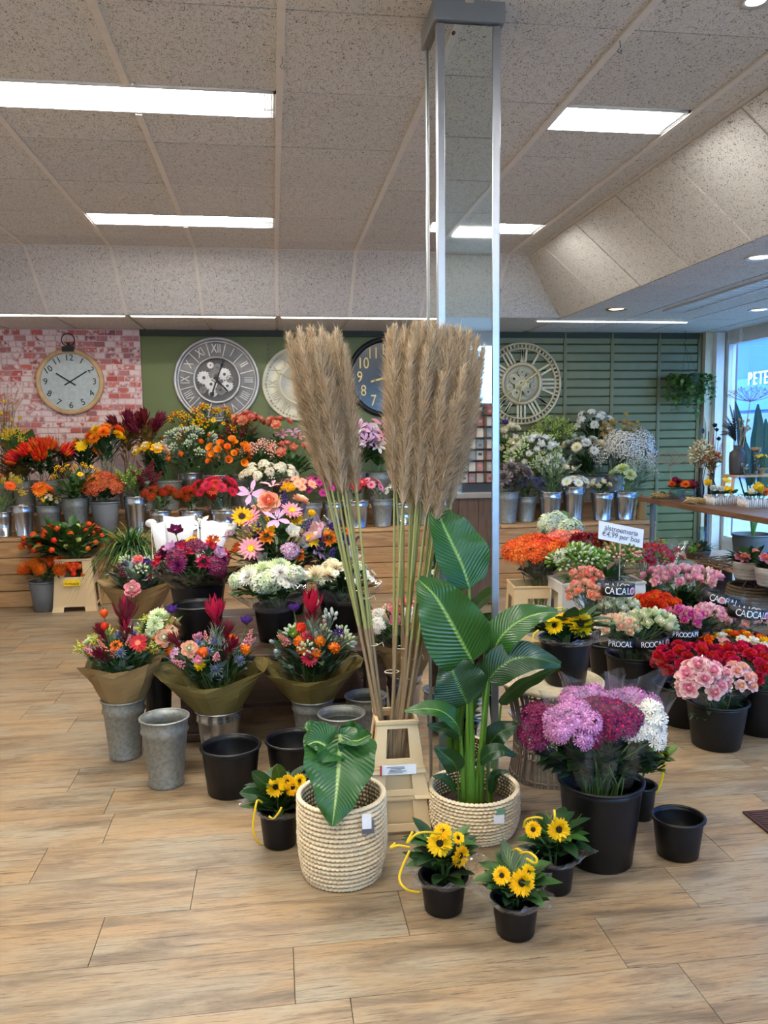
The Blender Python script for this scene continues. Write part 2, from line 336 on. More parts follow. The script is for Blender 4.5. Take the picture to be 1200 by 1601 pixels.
# ---- brick-faced panel, each brick slip its own piece
def brick_mat():
    m, nt, b = nt_new('whitewashed_brick'); N = nt.nodes
    tc = N.new('ShaderNodeTexCoord'); oi = N.new('ShaderNodeObjectInfo'); mu = N.new('ShaderNodeMath'); mu.operation = 'MULTIPLY'; mu.inputs[1].default_value = 91; link(nt, oi.outputs['Random'], mu.inputs[0])
    ad = N.new('ShaderNodeVectorMath'); link(nt, tc.outputs['Object'], ad.inputs[0]); link(nt, mu.outputs[0], ad.inputs[1])
    n = N.new('ShaderNodeTexNoise'); n.inputs['Scale'].default_value = 26; n.inputs['Detail'].default_value = 5; link(nt, ad.outputs[0], n.inputs['Vector'])
    sh = N.new('ShaderNodeMapRange'); sh.inputs[3].default_value = -.2; sh.inputs[4].default_value = .28; link(nt, oi.outputs['Random'], sh.inputs[0])
    s = N.new('ShaderNodeMath'); link(nt, n.outputs[0], s.inputs[0]); link(nt, sh.outputs[0], s.inputs[1])
    r = N.new('ShaderNodeMapRange'); r.inputs[1].default_value = .44; r.inputs[2].default_value = .58; link(nt, s.outputs[0], r.inputs[0])
    fr = N.new('ShaderNodeMath'); fr.operation = 'FRACT'; f2 = N.new('ShaderNodeMath'); f2.operation = 'MULTIPLY'; f2.inputs[1].default_value = 13.7; link(nt, oi.outputs['Random'], f2.inputs[0]); link(nt, f2.outputs[0], fr.inputs[0])
    cr = N.new('ShaderNodeValToRGB'); e = cr.color_ramp.elements; e[0].color = lin((186, 84, 74)); e[1].color = lin((142, 76, 76)); k = e.new(.45); k.color = lin((203, 118, 106)); k = e.new(.8); k.color = lin((186, 128, 124)); link(nt, fr.outputs[0], cr.inputs[0])
    mx = N.new('ShaderNodeMix'); mx.data_type = 'RGBA'; mx.inputs[7].default_value = lin((231, 208, 202)); link(nt, r.outputs[0], mx.inputs[0]); link(nt, cr.outputs[0], mx.inputs[6])
    link(nt, mx.outputs[2], b.inputs['Base Color']); b.inputs['Roughness'].default_value = .8
    return m
BRICK = brick_mat(); MORTAR = M('pink_mortar', (222, 196, 190), .85, nscale=30, namt=.5, rgb2=(196, 146, 138))
b = MB(); b.box(((X0+XB)/2, Y1, 1.3), (XB-X0, .02, 2.3)); BP = structure(part(b, 'wall_brick', MORTAR, smooth=False, org=((X0+XB)/2, Y1, 1.3)))
bm = MB(); bm.box((0, 0, 0), (.092, .012, .044), taper=1); bm = bm.mesh('brick', BRICK, smooth=False)
bh = MB(); bh.box((0, 0, 0), (.055, .012, .044)); bh = bh.mesh('brick', BRICK, smooth=False)
nb = 0
for r in range(19):
    z = ZL-.03-r*.0545; x = XB-(.0 if r % 2 else .052)-.012
    if r % 2 == 0: put(bh, 'brick', BP, T((XB-.03, Y1-.012, z)))
    while x > -2.72:
        hb = R.random() < .22
        w = .055 if hb else .092
        put(bh if hb else bm, 'brick', BP, T((x-w/2, Y1-.011-R.uniform(0, .004), z))); x -= w+.010; nb += 1

# ---- rear storefront and right window wall
def window(name, p, axis, w, h, mull=1):
    """glazed opening: frame bars and panes; axis 'x' or 'y' along which it runs"""
    t = structure(thing(name, None, None, p)); fr = MB(); pn = MB()
    a = (lambda u, z, du, dz, d: ((p[0]+u, p[1], p[2]+z), (du, d, dz))) if axis == 'x' else (lambda u, z, du, dz, d: ((p[0], p[1]+u, p[2]+z), (d, du, dz)))
    for i in range(mull+1): fr.box(*a(-w/2+w*i/mull, h/2, .07, h, .08))
    for z in (0.03, h-.03): fr.box(*a(0, z, w, .06, .07))
    part(fr, 'window_frame', WHITE, t, False)
    for i in range(mull):
        g = MB(); g.box(*a(-w/2+w*(i+.5)/mull, h/2, w/mull-.07, h-.12, .008)); part(g, 'pane', GLASSP, t, False)
    return t
wallbox('wall_right', (X1+.04, 2.7, .1), (.12, 11, .2), WHITE)
wallbox('wall_right_head', (X1+.04, 2.7, 2.45), (.12, 11, .25), WHITE)
window('window_1', (X1, 6.5, .2), 'y', 2.9, 2.13, 1)
window('window_2', (X1, 3.4, .2), 'y', 3.2, 2.13, 2)
window('window_3', (X1, .1, .2), 'y', 3.3, 2.13, 2)
wallbox('wall_rear', (.5, Y0-.05, .12), (8.7, .1, .24), WHITE)
wallbox('wall_rear_blocker', (-1.7, Y0-.05, 1.3), (4.2, .1, 2.3), WHITE)  # unseen wall added to hold back blue daylight from the rear
wallbox('wall_rear_head', (.5, Y0-.05, 2.45), (8.7, .1, .25), WHITE)
window('window_4', (2.6, Y0, .24), 'x', 4.2, 2.09, 3)
# corner post between slat wall and window: cream board and white post
b = MB(); b.box((4.575, Y1-.02, 1.25), (.085, .14, 2.35)); structure(part(b, 'trim_1', CREAM, smooth=False, org=(4.575, Y1-.02, 1.25)))
b = MB(); b.box((4.668, 8.0, 1.2), (.09, .1, 2.4)); b.box((4.735, 8.03, 1.2), (.03, .06, 2.4), 1); b.box((4.765, 7.99, 1.2), (.035, .09, 2.4)); structure(part(b, 'trim_2', [WHITE, CREAM], smooth=False, org=(4.668, 8.0, 1.2)))

# ---- ceiling: tiles in a bar grid, raised tray, sloped sides, low border
gx = [.065+.626*k for k in range(-5, 4)]; gx = [g for g in gx if TX0-.01 <= g <= TX1]+[TX1]
gy = [3.58+.665*k for k in range(-7, 5)]; gy = [g for g in gy if TY0 < g < TY1]; gy = [TY0]+gy+[TY1]
b = MB(); b.box((.5, 2.8, ZH+.1), (8.7, 11, .06)); CEIL = structure(part(b, 'ceiling', GRID, smooth=False, org=(.5, 2.8, ZH+.1)))
lights = [(-1.187, .065, y) for y in (3.585, 5.565, 1.605, -.375)]+[(1.318, 1.944, y) for y in (3.585, 5.565, 1.605, -.375)]+[(-2.44, -1.813, y) for y in (1.605,)]  # last entry: unseen lamp added to brighten the left side
tcache = {}
def tile(x0, x1, y0, y1, z):
    w, d = x1-x0-.022, y1-y0-.007
    if w < .03 or d < .03: return
    k = (round(w, 3), round(d, 3))
    if k not in tcache: b = MB(); b.box((0, 0, .006), (w, d, .012)); tcache[k] = b.mesh('tile', TILE, smooth=False)
    put(tcache[k], 'tile', CEIL, T(((x0+x1)/2, (y0+y1)/2, z+R.uniform(0, .002))))
def holes(x0, x1, y0, y1):
    for lx0, lx1, ly in lights:
        if lx0 < x1-.02 and lx1 > x0+.02 and ly < y1-.05 and ly+.3 > y0+.05: return ly
for i in range(len(gx)-1):
    for j in range(len(gy)-1):
        ly = holes(gx[i], gx[i+1], gy[j], gy[j+1])
        if ly is None: tile(gx[i], gx[i+1], gy[j], gy[j+1], ZH)
        else: tile(gx[i], gx[i+1], ly+.295, gy[j+1], ZH)
bar = MB()
for g in gx:
    cut = sorted(y for a, b_, y in lights if a+.05 < g < b_-.05); ys = [TY0]
    for y in cut: ys += [y, y+.295]
    ys.append(TY1)
    for a, b_ in zip(ys[::2], ys[1::2]): bar.box((g, (a+b_)/2, ZH-.002), (.03, b_-a, .012))
for g in (TY0, TY1): bar.box(((TX0+TX1)/2, g, ZH-.001), (TX1-TX0, .02, .01))
part(bar, 'grid_bar', GRID, CEIL, False)
# sloped tray sides: tile pieces on the slope
SY, SX = .58, .5                          # run of the slopes
def slope_piece(q):
    b = MB(); n = (Vector(q[1])-Vector(q[0])).cross(Vector(q[3])-Vector(q[0])).normalized()*.012
    c = sum((Vector(p) for p in q), Vector())/4; q = [c+(Vector(p)-c)*.972 for p in q]
    b.add(q+[p+n for p in q], [(0, 1, 2, 3), (7, 6, 5, 4), (0, 4, 5, 1), (1, 5, 6, 2), (2, 6, 7, 3), (3, 7, 4, 0)])
    part(b, 'slope_tile', TILE, CEIL, False, org=c)
bk = MB()
def slope_row(pts, f):
    for p in pts[1:-1]:
        a, b_ = Vector(f(p, 0)), Vector(f(p, 1)); d = (Vector(f(p+.01, 0))-a).normalized(); n = d.cross(b_-a).normalized(); n = n if n.z < 0 else -n
        m = MB(); w = d*.014; n = n*.004; q = [a-w, a+w, b_+w, b_-w]; m.add([v+n for v in q]+[v-n for v in q], [(0, 1, 2, 3), (7, 6, 5, 4), (0, 4, 5, 1), (1, 5, 6, 2), (2, 6, 7, 3), (3, 7, 4, 0)]); part(m, 'slope_bar', GRID, CEIL, False)
    for a, b_ in zip(pts[:-1], pts[1:]): slope_piece([f(a, 0), f(b_, 0), f(b_, 1), f(a, 1)])
ex = lambda x, t: x+(0 if t == 0 else (SX if x >= TX1-.01 else (-SX if x <= TX0+.01 else 0)))
slope_row(gx, lambda x, t: (ex(x, t), TY1+SY*t, ZH+(ZL-ZH)*t))
slope_row(gx, lambda x, t: (ex(x, t), TY0-SY*t, ZH+(ZL-ZH)*t))
ey = lambda y, t: y+(0 if t == 0 else (SY if y >= TY1-.01 else (-SY if y <= TY0+.01 else 0)))
gys = [TY0]+[TY1-.36-.665*k for k in range(10, -1, -1)]+[TY1]; gys = [g for g in gys if g >= TY0]
slope_row(gys, lambda y, t: (TX1+SX*t, ey(y, t), ZH+(ZL-ZH)*t))
slope_row(gys, lambda y, t: (TX0-SX*t, ey(y, t), ZH+(ZL-ZH)*t))
sb = MB(); e = .012
o_ = [(TX0-SX-e, TY0-SY-e, ZL+.004), (TX1+SX+e, TY0-SY-e, ZL+.004), (TX1+SX+e, TY1+SY+e, ZL+.004), (TX0-SX-e, TY1+SY+e, ZL+.004)]
i_ = [(TX0-e, TY0-e, ZH+.01), (TX1+e, TY0-e, ZH+.01), (TX1+e, TY1+e, ZH+.01), (TX0-e, TY1+e, ZH+.01)]
for k in range(4): sb.quad(o_[k], o_[(k+1) % 4], i_[(k+1) % 4], i_[k])
part(sb, 'slope_backing', GRID, CEIL, False)
# low border tiles
lx = [X0]+[TX0-SX]+[.065+.626*k for k in range(-5, 5)]+[TX1+SX]+[3.24, 3.86, 4.48, X1]
for a, b_ in zip(lx[:-1], lx[1:]):
    for ya, yb in ((TY1+SY, 7.72), (7.72, Y1+.02)): tile(a, b_, ya, yb, ZL)
    for ya, yb in ((TY0-SY, -2.1), (-2.1, Y0)): tile(a, b_, ya, yb, ZL)
ly = [TY0-SY]+[6.14-.665*k for k in range(11, -1, -1)]+[TY1+SY]
for a, b_ in zip(ly[:-1], ly[1:]):
    for xa, xb in ((TX1+SX, 3.24), (3.24, 3.86), (3.86, 4.48), (4.48, X1)): tile(xa, xb, a, b_, ZL)
    tile(X0, TX0-SX, a, b_, ZL)
lb = MB()
for c, d in (((.5, (TY1+SY+Y1)/2, ZL+.02), (8.7, Y1-TY1-SY, .012)), ((.5, (TY0-SY+Y0)/2, ZL+.02), (8.7, TY0-SY-Y0, .012)),
             (((TX1+SX+X1)/2, 2.8, ZL+.02), (X1-TX1-SX, TY1-TY0+2*SY, .012)), (((TX0-SX+X0)/2, 2.8, ZL+.02), (TX0-SX-X0, TY1-TY0+2*SY, .012))): lb.box(c, d)
part(lb, 'border_backing', GRID, CEIL, False)
# pale strip along the foot of the slope
LS = M('strip_lamp', (255, 246, 232), .5, emit=((255, 243, 224), LAMP*.28)); LSH = M('strip_housing', (236, 232, 222), .4, nscale=6, namt=.05)
for lab, xa, xb, yy in (('slim lit strip lamp along the foot of the sloped ceiling above the brick panel', -3.0, -1.2, TY1+SY+.05), ('slim lit strip lamp along the foot of the sloped ceiling above the grey clock', -1.17, .06, TY1+SY+.05), ('slim lit strip lamp along the foot of the sloped ceiling behind the pampas', .09, 1.95, TY1+SY+.05), ('slim lit strip lamp in the low ceiling before the slatted wall', 2.42, 3.9, 7.22)):
    t = thing('strip_lamp', lab, 'ceiling light', ((xa+xb)/2, yy, ZL), 'slim strip lamps'); m = MB(); m.box(((xa+xb)/2, yy, ZL-.001), (xb-xa, .05, .014)); part(m, 'housing', LSH, t, False)
    m = MB(); m.box(((xa+xb)/2, yy, ZL-.010), (xb-xa-.03, .032, .006)); part(m, 'tube', LS, t, False)

# ---- fluorescent lights
LM = M('lamp_diffuser', (255, 250, 240), .5, emit=((255, 249, 240), LAMP)); LF = M('lamp_housing', (222, 224, 226), .3, .3, nscale=12, namt=.05)
names = {3.585: 'nearer', 5.565: 'farther', 1.605: 'overhead', -.375: 'rear'}
for lx0, lx1, y in lights:
    cx, cy = (lx0+lx1)/2, y+.147; lon = lx1-lx0 > 1
    lab = ('long' if lon else 'short')+' lit fluorescent ceiling light, '+{3.585: 'the nearer one in front of the pillar top', 5.565: 'the farther one close to the sloped ceiling', 1.605: 'above the viewer', -.375: 'behind the viewer towards the shop front'}[y]
    if lx0 < -2: lab = 'short unseen ceiling light added to brighten the open floor beside the side wall'
    t = thing('ceiling_light', lab, 'ceiling light', (cx, cy, ZH), 'fluorescent ceiling lights')
    f = MB(); w = lx1-lx0-.02; d = .28
    for s in (-1, 1): f.box((cx+s*(w/2-.008), cy, ZH+.012), (.016, d, .03)); f.box((cx, cy+s*(d/2-.006), ZH+.012), (w, .012, .03))
    f.box((cx, cy, ZH+.04), (w, d, .008)); part(f, 'housing', LF, t, False)
    g = MB(); g.box((cx-.02, cy, ZH+.012), (w-.11, d-.03, .008)); part(g, 'diffuser', LM, t, False)
    g = MB()
    for k in range(int(w/.1)): g.box((cx-w/2+.08+k*.1, cy, ZH+.003), (.003, d-.03, .006))
    for k in range(3): g.box((cx+w/2-.055+k*.016, cy, ZH+.014), (.003, d-.04, .012))
    part(g, 'louver_blade', LF, t, False)
DL = M('downlight_lamp', (255, 236, 205), .5, emit=((255, 232, 196), 1.6)); BR = M('brass_ring', (196, 160, 110), .3, .8, nscale=10, namt=.1)
for nm, x, y, z, lit in (('small round downlight with brass ring, the one beside the sloped ceiling corner', 963, 483, ZL, 1), ('round downlight over the rose buckets, the larger and nearer one', 1188, 402, ZL, 1), ('round downlight above the shop window shelf at the photo edge', 1186, 484, ZL, 1), ('recessed spot in the raised ceiling near the top corner', 1181, 1, ZH, 1)):
    p = FL(x, y, z); t = thing('downlight', nm, 'ceiling light', p, 'recessed downlights')
    k_ = 1 if z == ZL else .55; f = MB(); f.lathe([(.06*k_, -.001), (.085*k_, -.008), (.09*k_, .0), (.09*k_, .004)], 24, p); part(f, 'ring', BR if z == ZL and x < 1000 else LF, t)
    g = MB(); g.lathe([(.001, -.002), (.06*k_, -.002), (.06*k_, .003)], 24, p); part(g, 'lamp', DL, t)
# unlit louvre trough in the low ceiling, running towards the window
a = FL(1035, 490, ZL); b_ = FL(1200, 443, ZL); x = (a.x+b_.x)/2
t = thing('louver_light', 'long unlit louvre light trough in the low ceiling beside the window', 'ceiling light', (x, 5.3, ZL))
f = MB()
for s in (-1, 1): f.box((x+s*.1, 5.3, ZL-.004), (.012, 2.6, .018))
for s in (-1, 1): f.box((x, 5.3+s*1.3, ZL-.004), (.2, .012, .018))
part(f, 'frame', LF, t, False)
f = MB(); f.box((x, 5.3, ZL-.001), (.19, 2.58, .004)); part(f, 'reflector', M('louver_reflector', (226, 232, 226), .4, .1, nscale=8, namt=.1), t, False)
f = MB()
for k in range(26): f.box((x, 4.05+k*.1, ZL-.006), (.19, .003, .012))
part(f, 'louver_blade', LF, t, False)
# hooks hanging from the grid bars
for lb, xx, yy, zz in (('small bent wire hook hanging from the ceiling bar near the long lamp', 440, 85, ZH), ('small wire loop hanging from the ceiling bar beside the pillar', 968, 60, ZH)):
    p = FL(xx, yy, zz); f = MB(); f.tube([p, p+Vector((.004, 0, -.03)), p+Vector((-.008, 0, -.045)), p+Vector((.008, 0, -.055)), p+Vector((.006, 0, -.04))], .0014, 4)
    part(f, 'ceiling_hook', BLACKM, org=p, label=lb, cat='hook', group='wire hooks on the ceiling grid')

# ---- mirrored pillar
px0, px1, py0, py1 = .586, .80, 2.80, 3.0
PIL = structure(thing('pillar', 'square mirror-clad pillar with aluminium corner strips behind the pampas grass', 'pillar', ((px0+px1)/2, (py0+py1)/2, 0)))
cx, cy = (px0+px1)/2, (py0+py1)/2
f = MB(); f.box((cx, cy, 1.4), (px1-px0-.02, py1-py0-.02, 2.8)); part(f, 'core', C((60, 60, 62)), PIL, False)
for nm, c, d in (('mirror', (cx, py0+.003, 1.38), (px1-px0-.03, .006, 2.76)), ('mirror', (px0+.003, cy, 1.38), (.006, py1-py0-.03, 2.76)), ('mirror', (px1-.003, cy, 1.38), (.006, py1-py0-.03, 2.76)), ('mirror', (cx, py1-.003, 1.38), (px1-px0-.03, .006, 2.76))):
    f = MB(); f.box(c, d); part(f, nm, MIRROR, PIL, False)
for xx in (px0, px1):
    for yy in (py0, py1):
        f = MB(); sx = 1 if xx == px0 else -1; sy = 1 if yy == py0 else -1
        f.box((xx+sx*.010, yy-sy*.002, 1.38), (.026, .006, 2.76)); f.box((xx-sx*.002, yy+sy*.008, 1.38), (.006, .022, 2.76))
        bev(part(f, 'corner_strip', ALU, PIL, False), .002)
f = MB(); f.box((cx, cy, 2.80), (px1-px0+.035, py1-py0+.035, .07)); bev(part(f, 'collar', M('grey_collar', (150, 156, 158), .4, nscale=6, namt=.06), PIL, False), .004)
for z in (2.73,):
    f = MB(); f.lathe([(.001, 0), (.006, 0), (.006, -.004), (.001, -.006)], 12, X=T((px0+.055, py0, z)) @ RX(-PI/2)); part(f, 'screw_cap', C((90, 52, 48)), PIL)

# ---- outside: street and the blue-looking facade across it
b = MB(); b.box((14, 8, -.25), (18, 60, .1)); structure(part(b, 'street', M('street_paving', (120, 122, 126), .8, nscale=2, namt=.3), smooth=False, org=(14, 8, -.25)))
b = MB(); b.box((0, -14, -.25), (60, 22, .1)); structure(part(b, 'street_front', MATS['street_paving'], smooth=False, org=(0, -14, -.25)))
FX = 15.0
fac = thing('facade', 'blue shop building across the street with large white lettering', 'building', (FX, 22, -.2))
b = MB(); b.box((FX+.6, 20, 4), (1, 60, 8.4)); part(b, 'wall', M('facade_panel', (36, 84, 162), .6, nscale=1.5, namt=.08), fac, False)
for k in range(40):
    b = MB(); b.box((FX+.06, -5+k*1.2, 6), (.06, 1.17, 3.6)); part(b, 'cladding_panel', MATS['facade_panel'], fac, False)
b = MB(); b.box((FX+.02, 22, 2.5), (.12, 40, 1.0)); part(b, 'sign_band', M('facade_sign_band', (46, 104, 190), .5, nscale=2, namt=.05), fac, False)
b = MB(); b.box((FX+.05, 22, .9), (.1, 40, 2.0)); part(b, 'shop_window', M('dark_shopfront', (58, 92, 132), .2, nscale=2, namt=.4), fac, False)
pl = AT(1169, 594, 1); d = ray(1169, 594); pw = cO+d*((FX-.06)/d.x); d2 = ray(1200, 594); pw2 = cO+d2*((FX-.06)/d2.x)
WSIGN = M('sign_white', (250, 250, 250), .5, nscale=3, namt=.03)
lw = (pw-pw2).length/3.7
hgt = 20*PXM(pw)
for k, ch in enumerate('PETE'):
    me = text(ch, 1, .02, 'LEFT').copy(); me.materials.clear(); me.materials.append(WSIGN)
    put(me, 'letter', fac, T((FX-.06, pw.y-lw*k, pw.z)) @ Matrix(((0, 0, -1, 0), (-1, 0, 0, 0), (0, 1, 0, 0), (0, 0, 0, 1))) @ S(lw*1.45, hgt*1.42, 1))
b = MB(); b.box((5.15, 8.55, 1.2), (.1, .1, 3.2)); structure(part(b, 'wall_outside_pier', M('outside_brick_pier', (104, 84, 96), .8, nscale=12, namt=.4), smooth=False, org=(5.15, 8.55, 1.2)))
# ------------------------------------------------------------------ plant materials
def leafm(key, c, rough=.42, tr=.12): return M(key, c, rough, var=.1, nscale=7, namt=.3, transl=tr)
LG = {'g': leafm('leaf_green', (58, 98, 42)), 'd': leafm('leaf_dark', (38, 68, 36)), 'l': leafm('leaf_light', (104, 142, 60)), 'y': leafm('leaf_lime', (164, 178, 62)),
      's': leafm('leaf_sage', (128, 150, 128), .6), 'r': leafm('leaf_burgundy', (96, 34, 44)), 'b': leafm('leaf_bronze', (132, 104, 50)), 'e': leafm('leaf_eucalyptus', (118, 142, 138), .6),
      'k': leafm('leaf_grey_brown', (96, 88, 84), .7), 't': leafm('grass_straw', (188, 168, 128), .7)}
STEM = {k: M('stem_'+k, c, .5, nscale=5, namt=.2) for k, c in dict(g=(84, 116, 58), d=(54, 78, 42), b=(120, 96, 66), p=(142, 140, 84)).items()}
_pc = {}
def pet(c, tr=.15):
    k = 'petal_%d_%d_%d' % c
    return M(k, c, .55, var=.10, hue=.012, nscale=16, namt=.16, transl=tr, spec=.3)
CO = dict(white=(244, 242, 234), cream=(244, 234, 200), pink=(240, 158, 176), palepink=(246, 206, 204), peach=(250, 190, 158), coral=(246, 140, 112), orange=(244, 122, 22), dorange=(232, 84, 24),
          redor=(234, 62, 30), red=(204, 22, 30), dred=(128, 16, 36), rose=(196, 30, 66), magenta=(206, 54, 140), mauve=(206, 138, 190), plum=(122, 32, 84), purple=(88, 54, 140), yellow=(252, 204, 20), dyellow=(254, 204, 8),
          lime=(206, 218, 120), pgreen=(214, 228, 180), brown=(150, 78, 34), dk=(44, 26, 16), gold=(196, 160, 86), burg=(116, 34, 48), rust=(196, 90, 44), blue=(96, 104, 150), silver=(190, 204, 196), steel=(104, 120, 128), tan=(176, 140, 92), green=(120, 160, 60), lilac=(226, 176, 214), black=(20, 18, 20), straw=(206, 186, 140), grey=(142, 130, 126), dgrey=(104, 94, 92))
def petal(mb, X, L, W, mi=0, cup=0., curl=0., n=3, tip=.25):
    vs = []; fs = []
    for i in range(n+1):
        t = i/n; w = W*(.22+.78*math.sin(PI*min(.5, .62*t))) if t < .8 else W*(tip+(1-tip)*(1-t)/.2*.95)
        x = L*t; z = curl*t*t*L
        vs += [(x, -w, z), (x+ (L*.06 if i == n else 0), 0, z-cup*w), (x, w, z)]
        if i: k = 3*i; fs += [(k-3, k-2, k+1, k), (k-2, k-1, k+2, k+1)]
    mb.add(vs, fs, mi, X)
def ring(mb, n, r0, z0, L, W, elev, mi=0, ph=0, cup=0., curl=0., seg=3, jit=.12, tip=.25, rr=R):
    for k in range(n):
        a = ph+2*PI*(k+rr.uniform(-jit, jit))/n
        petal(mb, RZ(a) @ T((r0, 0, z0)) @ RY(-elev-rr.uniform(-jit, jit)), L*rr.uniform(.9, 1.08), W, mi, cup, curl, seg, tip)
def fib(n, lo=-.3, hi=1., ph=0):
    out = []
    for i in range(n):
        z = hi-(hi-lo)*(i+.5)/n; r = math.sqrt(max(0, 1-z*z)); a = ph+i*2.39996
        out.append(Vector((r*math.cos(a), r*math.sin(a), z)))
    return out
def h_gerbera(m):
    ring(m, 16, .22, .02, .78, .13, .12, 0, curl=.05); ring(m, 14, .2, .06, .62, .12, .3, 0, .2); ring(m, 12, .14, .09, .25, .06, .6, 1, seg=2)
    m.lathe([(.26, .05), (.2, .12), (.08, .13), (.01, .10)], 10, mi=1); m.lathe([(.05, -.25), (.22, -.04), (.26, .03)], 8, mi=2)
def h_mum(m):
    for n, r, z, L, e in ((20, .15, 0, .82, .0), (20, .14, .05, .76, .25), (18, .12, .1, .68, .5), (14, .1, .14, .56, .78), (10, .06, .17, .44, 1.05), (6, .03, .2, .34, 1.35)): ring(m, n, r, z, L, .12, e, 0, R.random(), cup=-.3, curl=.12, seg=2, tip=.4)
    m.lathe([(.05, -.2), (.25, -.05), (.3, .02)], 8, mi=2)
def h_daisy(m):
    ring(m, 12, .25, .03, .75, .17, .1, 0, seg=2); m.lathe([(.3, .04), (.24, .13), (.1, .17), (.01, .18)], 8, mi=1); m.lathe([(.04, -.2), (.25, .0)], 6, mi=2)
def h_sun(m):
    ring(m, 24, .34, .02, .72, .14, .02, 0, seg=3, jit=.3, tip=.1); ring(m, 22, .33, .05, .68, .13, .3, 0, .15, seg=3, jit=.3, tip=.1); ring(m, 20, .31, .07, .52, .11, .6, 0, .1, seg=2, jit=.3, tip=.1); ring(m, 16, .27, .09, .3, .07, .95, 0, .1, seg=2, jit=.3)
    ring(m, 12, .3, -.05, .6, .1, -.25, 2, .1, seg=2, jit=.3, tip=.05); m.lathe([(.06, -.3), (.34, -.06), (.4, .03)], 10, mi=2)
def h_rose(m):
    m.ball((0, 0, .5), .2, 8, 1, sz=1.4)
    ring(m, 3, .10, .18, .62, .27, 1.38, 1, .0, cup=.7, curl=.08, tip=.7); ring(m, 4, .16, .12, .66, .33, 1.2, 1, .6, cup=.8, curl=-.05, tip=.7)
    ring(m, 5, .2, .08, .72, .38, 1.0, 0, .2, cup=.8, curl=-.12, tip=.75); ring(m, 5, .22, .03, .78, .42, .74, 0, .8, cup=.7, curl=-.22, tip=.75); ring(m, 6, .2, 0, .76, .40, .46, 0, .4, cup=.5, curl=-.3, tip=.75)
    m.lathe([(.05, -.25), (.2, -.12), (.26, .05)], 8, mi=2); ring(m, 5, .18, -.06, .4, .07, -.3, 2, .1, seg=2, tip=.05)
def h_bud(m):
    m.ball((0, 0, .55), .24, 8, 1, sz=1.9)
    ring(m, 3, .14, .12, .95, .32, 1.42, 1, .0, cup=.8, curl=-.02, tip=.7); ring(m, 4, .22, .06, .95, .38, 1.32, 0, .5, cup=.9, curl=-.06, tip=.7); ring(m, 4, .26, .0, .88, .38, 1.16, 0, .1, cup=.8, curl=-.16, tip=.7)
    m.lathe([(.05, -.3), (.22, -.15), (.3, .08)], 8, mi=2); ring(m, 5, .2, -.06, .45, .07, .1, 2, .1, seg=2, tip=.05)
def h_spray(m):
    for d in fib(14, .0):
        d = Vector((d.x, d.y, d.z*.7)); X = T(d*R.uniform(.7, .9)) @ aim(d+Vector((0, 0, .5))) @ S(.43)
        ring(m, 9, .15, .03, .8, .3, .25, 0, seg=1, tip=.6)
        for i in range(len(m.v)-9*6, len(m.v)): m.v[i] = tuple(X @ Vector(m.v[i]))
        m.lathe([(.3, .05), (.18, .16), (.01, .18)], 6, mi=1, X=X)
        m.tube([(0, 0, -.6), d*.78], .02, 3, 2)
def h_hydra(m):
    for d in fib(120, -.3):
        X = T(d*R.uniform(.8, .95)) @ aim(d+Vector((R.uniform(-.4, .4), R.uniform(-.4, .4), R.uniform(-.2, .4)))) @ RZ(R.random()*3) @ S(R.uniform(.15, .2))
        m.add([(0, 0, 0), (.5, -.4, .1), (.95, 0, .15), (.5, .4, .1), (-.4, .5, .1), (0, .95, .15), (.4, .5, .1), (-.5, -.4, .1), (-.95, 0, .15), (-.5, .4, .1), (-.4, -.5, .1), (0, -.95, .15), (.4, -.5, .1)], [(0, 1, 2, 3), (0, 6, 5, 4), (0, 9, 8, 7), (0, 10, 11, 12)], 0 if R.random() < .7 else 1, X)
    m.ball((0, 0, 0), .7, 10, 2)
def h_calla(m):
    n = 14; prof = [(.06, -.6), (.14, -.2), (.22, .15), (.34, .42), (.5, .55)]
    def wob(a, j): return 1+(.35*math.cos(a) if j == 4 else .12*math.cos(a) if j == 3 else 0)
    m.lathe(prof, n, mi=0, wob=wob); m.lathe([(.04, .0), (.06, .3), (.01, .5)], 6, mi=1); m.tube([(0, 0, -1.2), (0, 0, -.55)], [.06, .07], 5, 2)
def h_celosia(m):
    for d in fib(26, .15):
        L = .55+.5*d.z+R.uniform(-.1, .1); q = Vector((d.x*.5, d.y*.5, .1)); e = q+Vector((d.x*.3, d.y*.3, 1.1)).normalized()*L
        m.tube([q*.4, q, (q+e)/2, e], [.05, .14, .11, .01], 5, 0 if R.random() < .7 else 1)
    ring(m, 6, .1, -.2, .7, .18, .2, 2, seg=2)
def h_pin(m):
    for d in fib(90, -.15):
        p = d*.45; e = d*.8+Vector((0, 0, .25*(1-d.z))); e2 = e*1.08+Vector((-d.x, -d.y, .6))*.12
        m.tube([p, e, e2], [.03, .025, .045], 3, 0 if R.random() < .7 else 1)
    m.ball((0, 0, 0), .5, 8, 1); ring(m, 7, .1, -.4, .7, .12, .1, 2, seg=2)
def h_ball(m):
    for d in fib(70, -.6):
        petal(m, T(d*.6) @ aim(d) @ RZ(R.random()*6) @ RY(-.5), .42, .2, 0, cup=-.2, n=1, tip=.6)
    m.ball((0, 0, 0), .72, 8, 0); m.lathe([(.05, -.9), (.3, -.6)], 6, mi=2)
def h_lantern(m):
    m.lathe([(.03, .5), (.3, .42), (.52, .12), (.48, -.25), (.25, -.58), (.01, -.8)], 10, mi=0, wob=lambda a, j: 1+.12*math.cos(5*a)); m.tube([(0, 0, .45), (0, .05, .75)], .03, 4, 2)
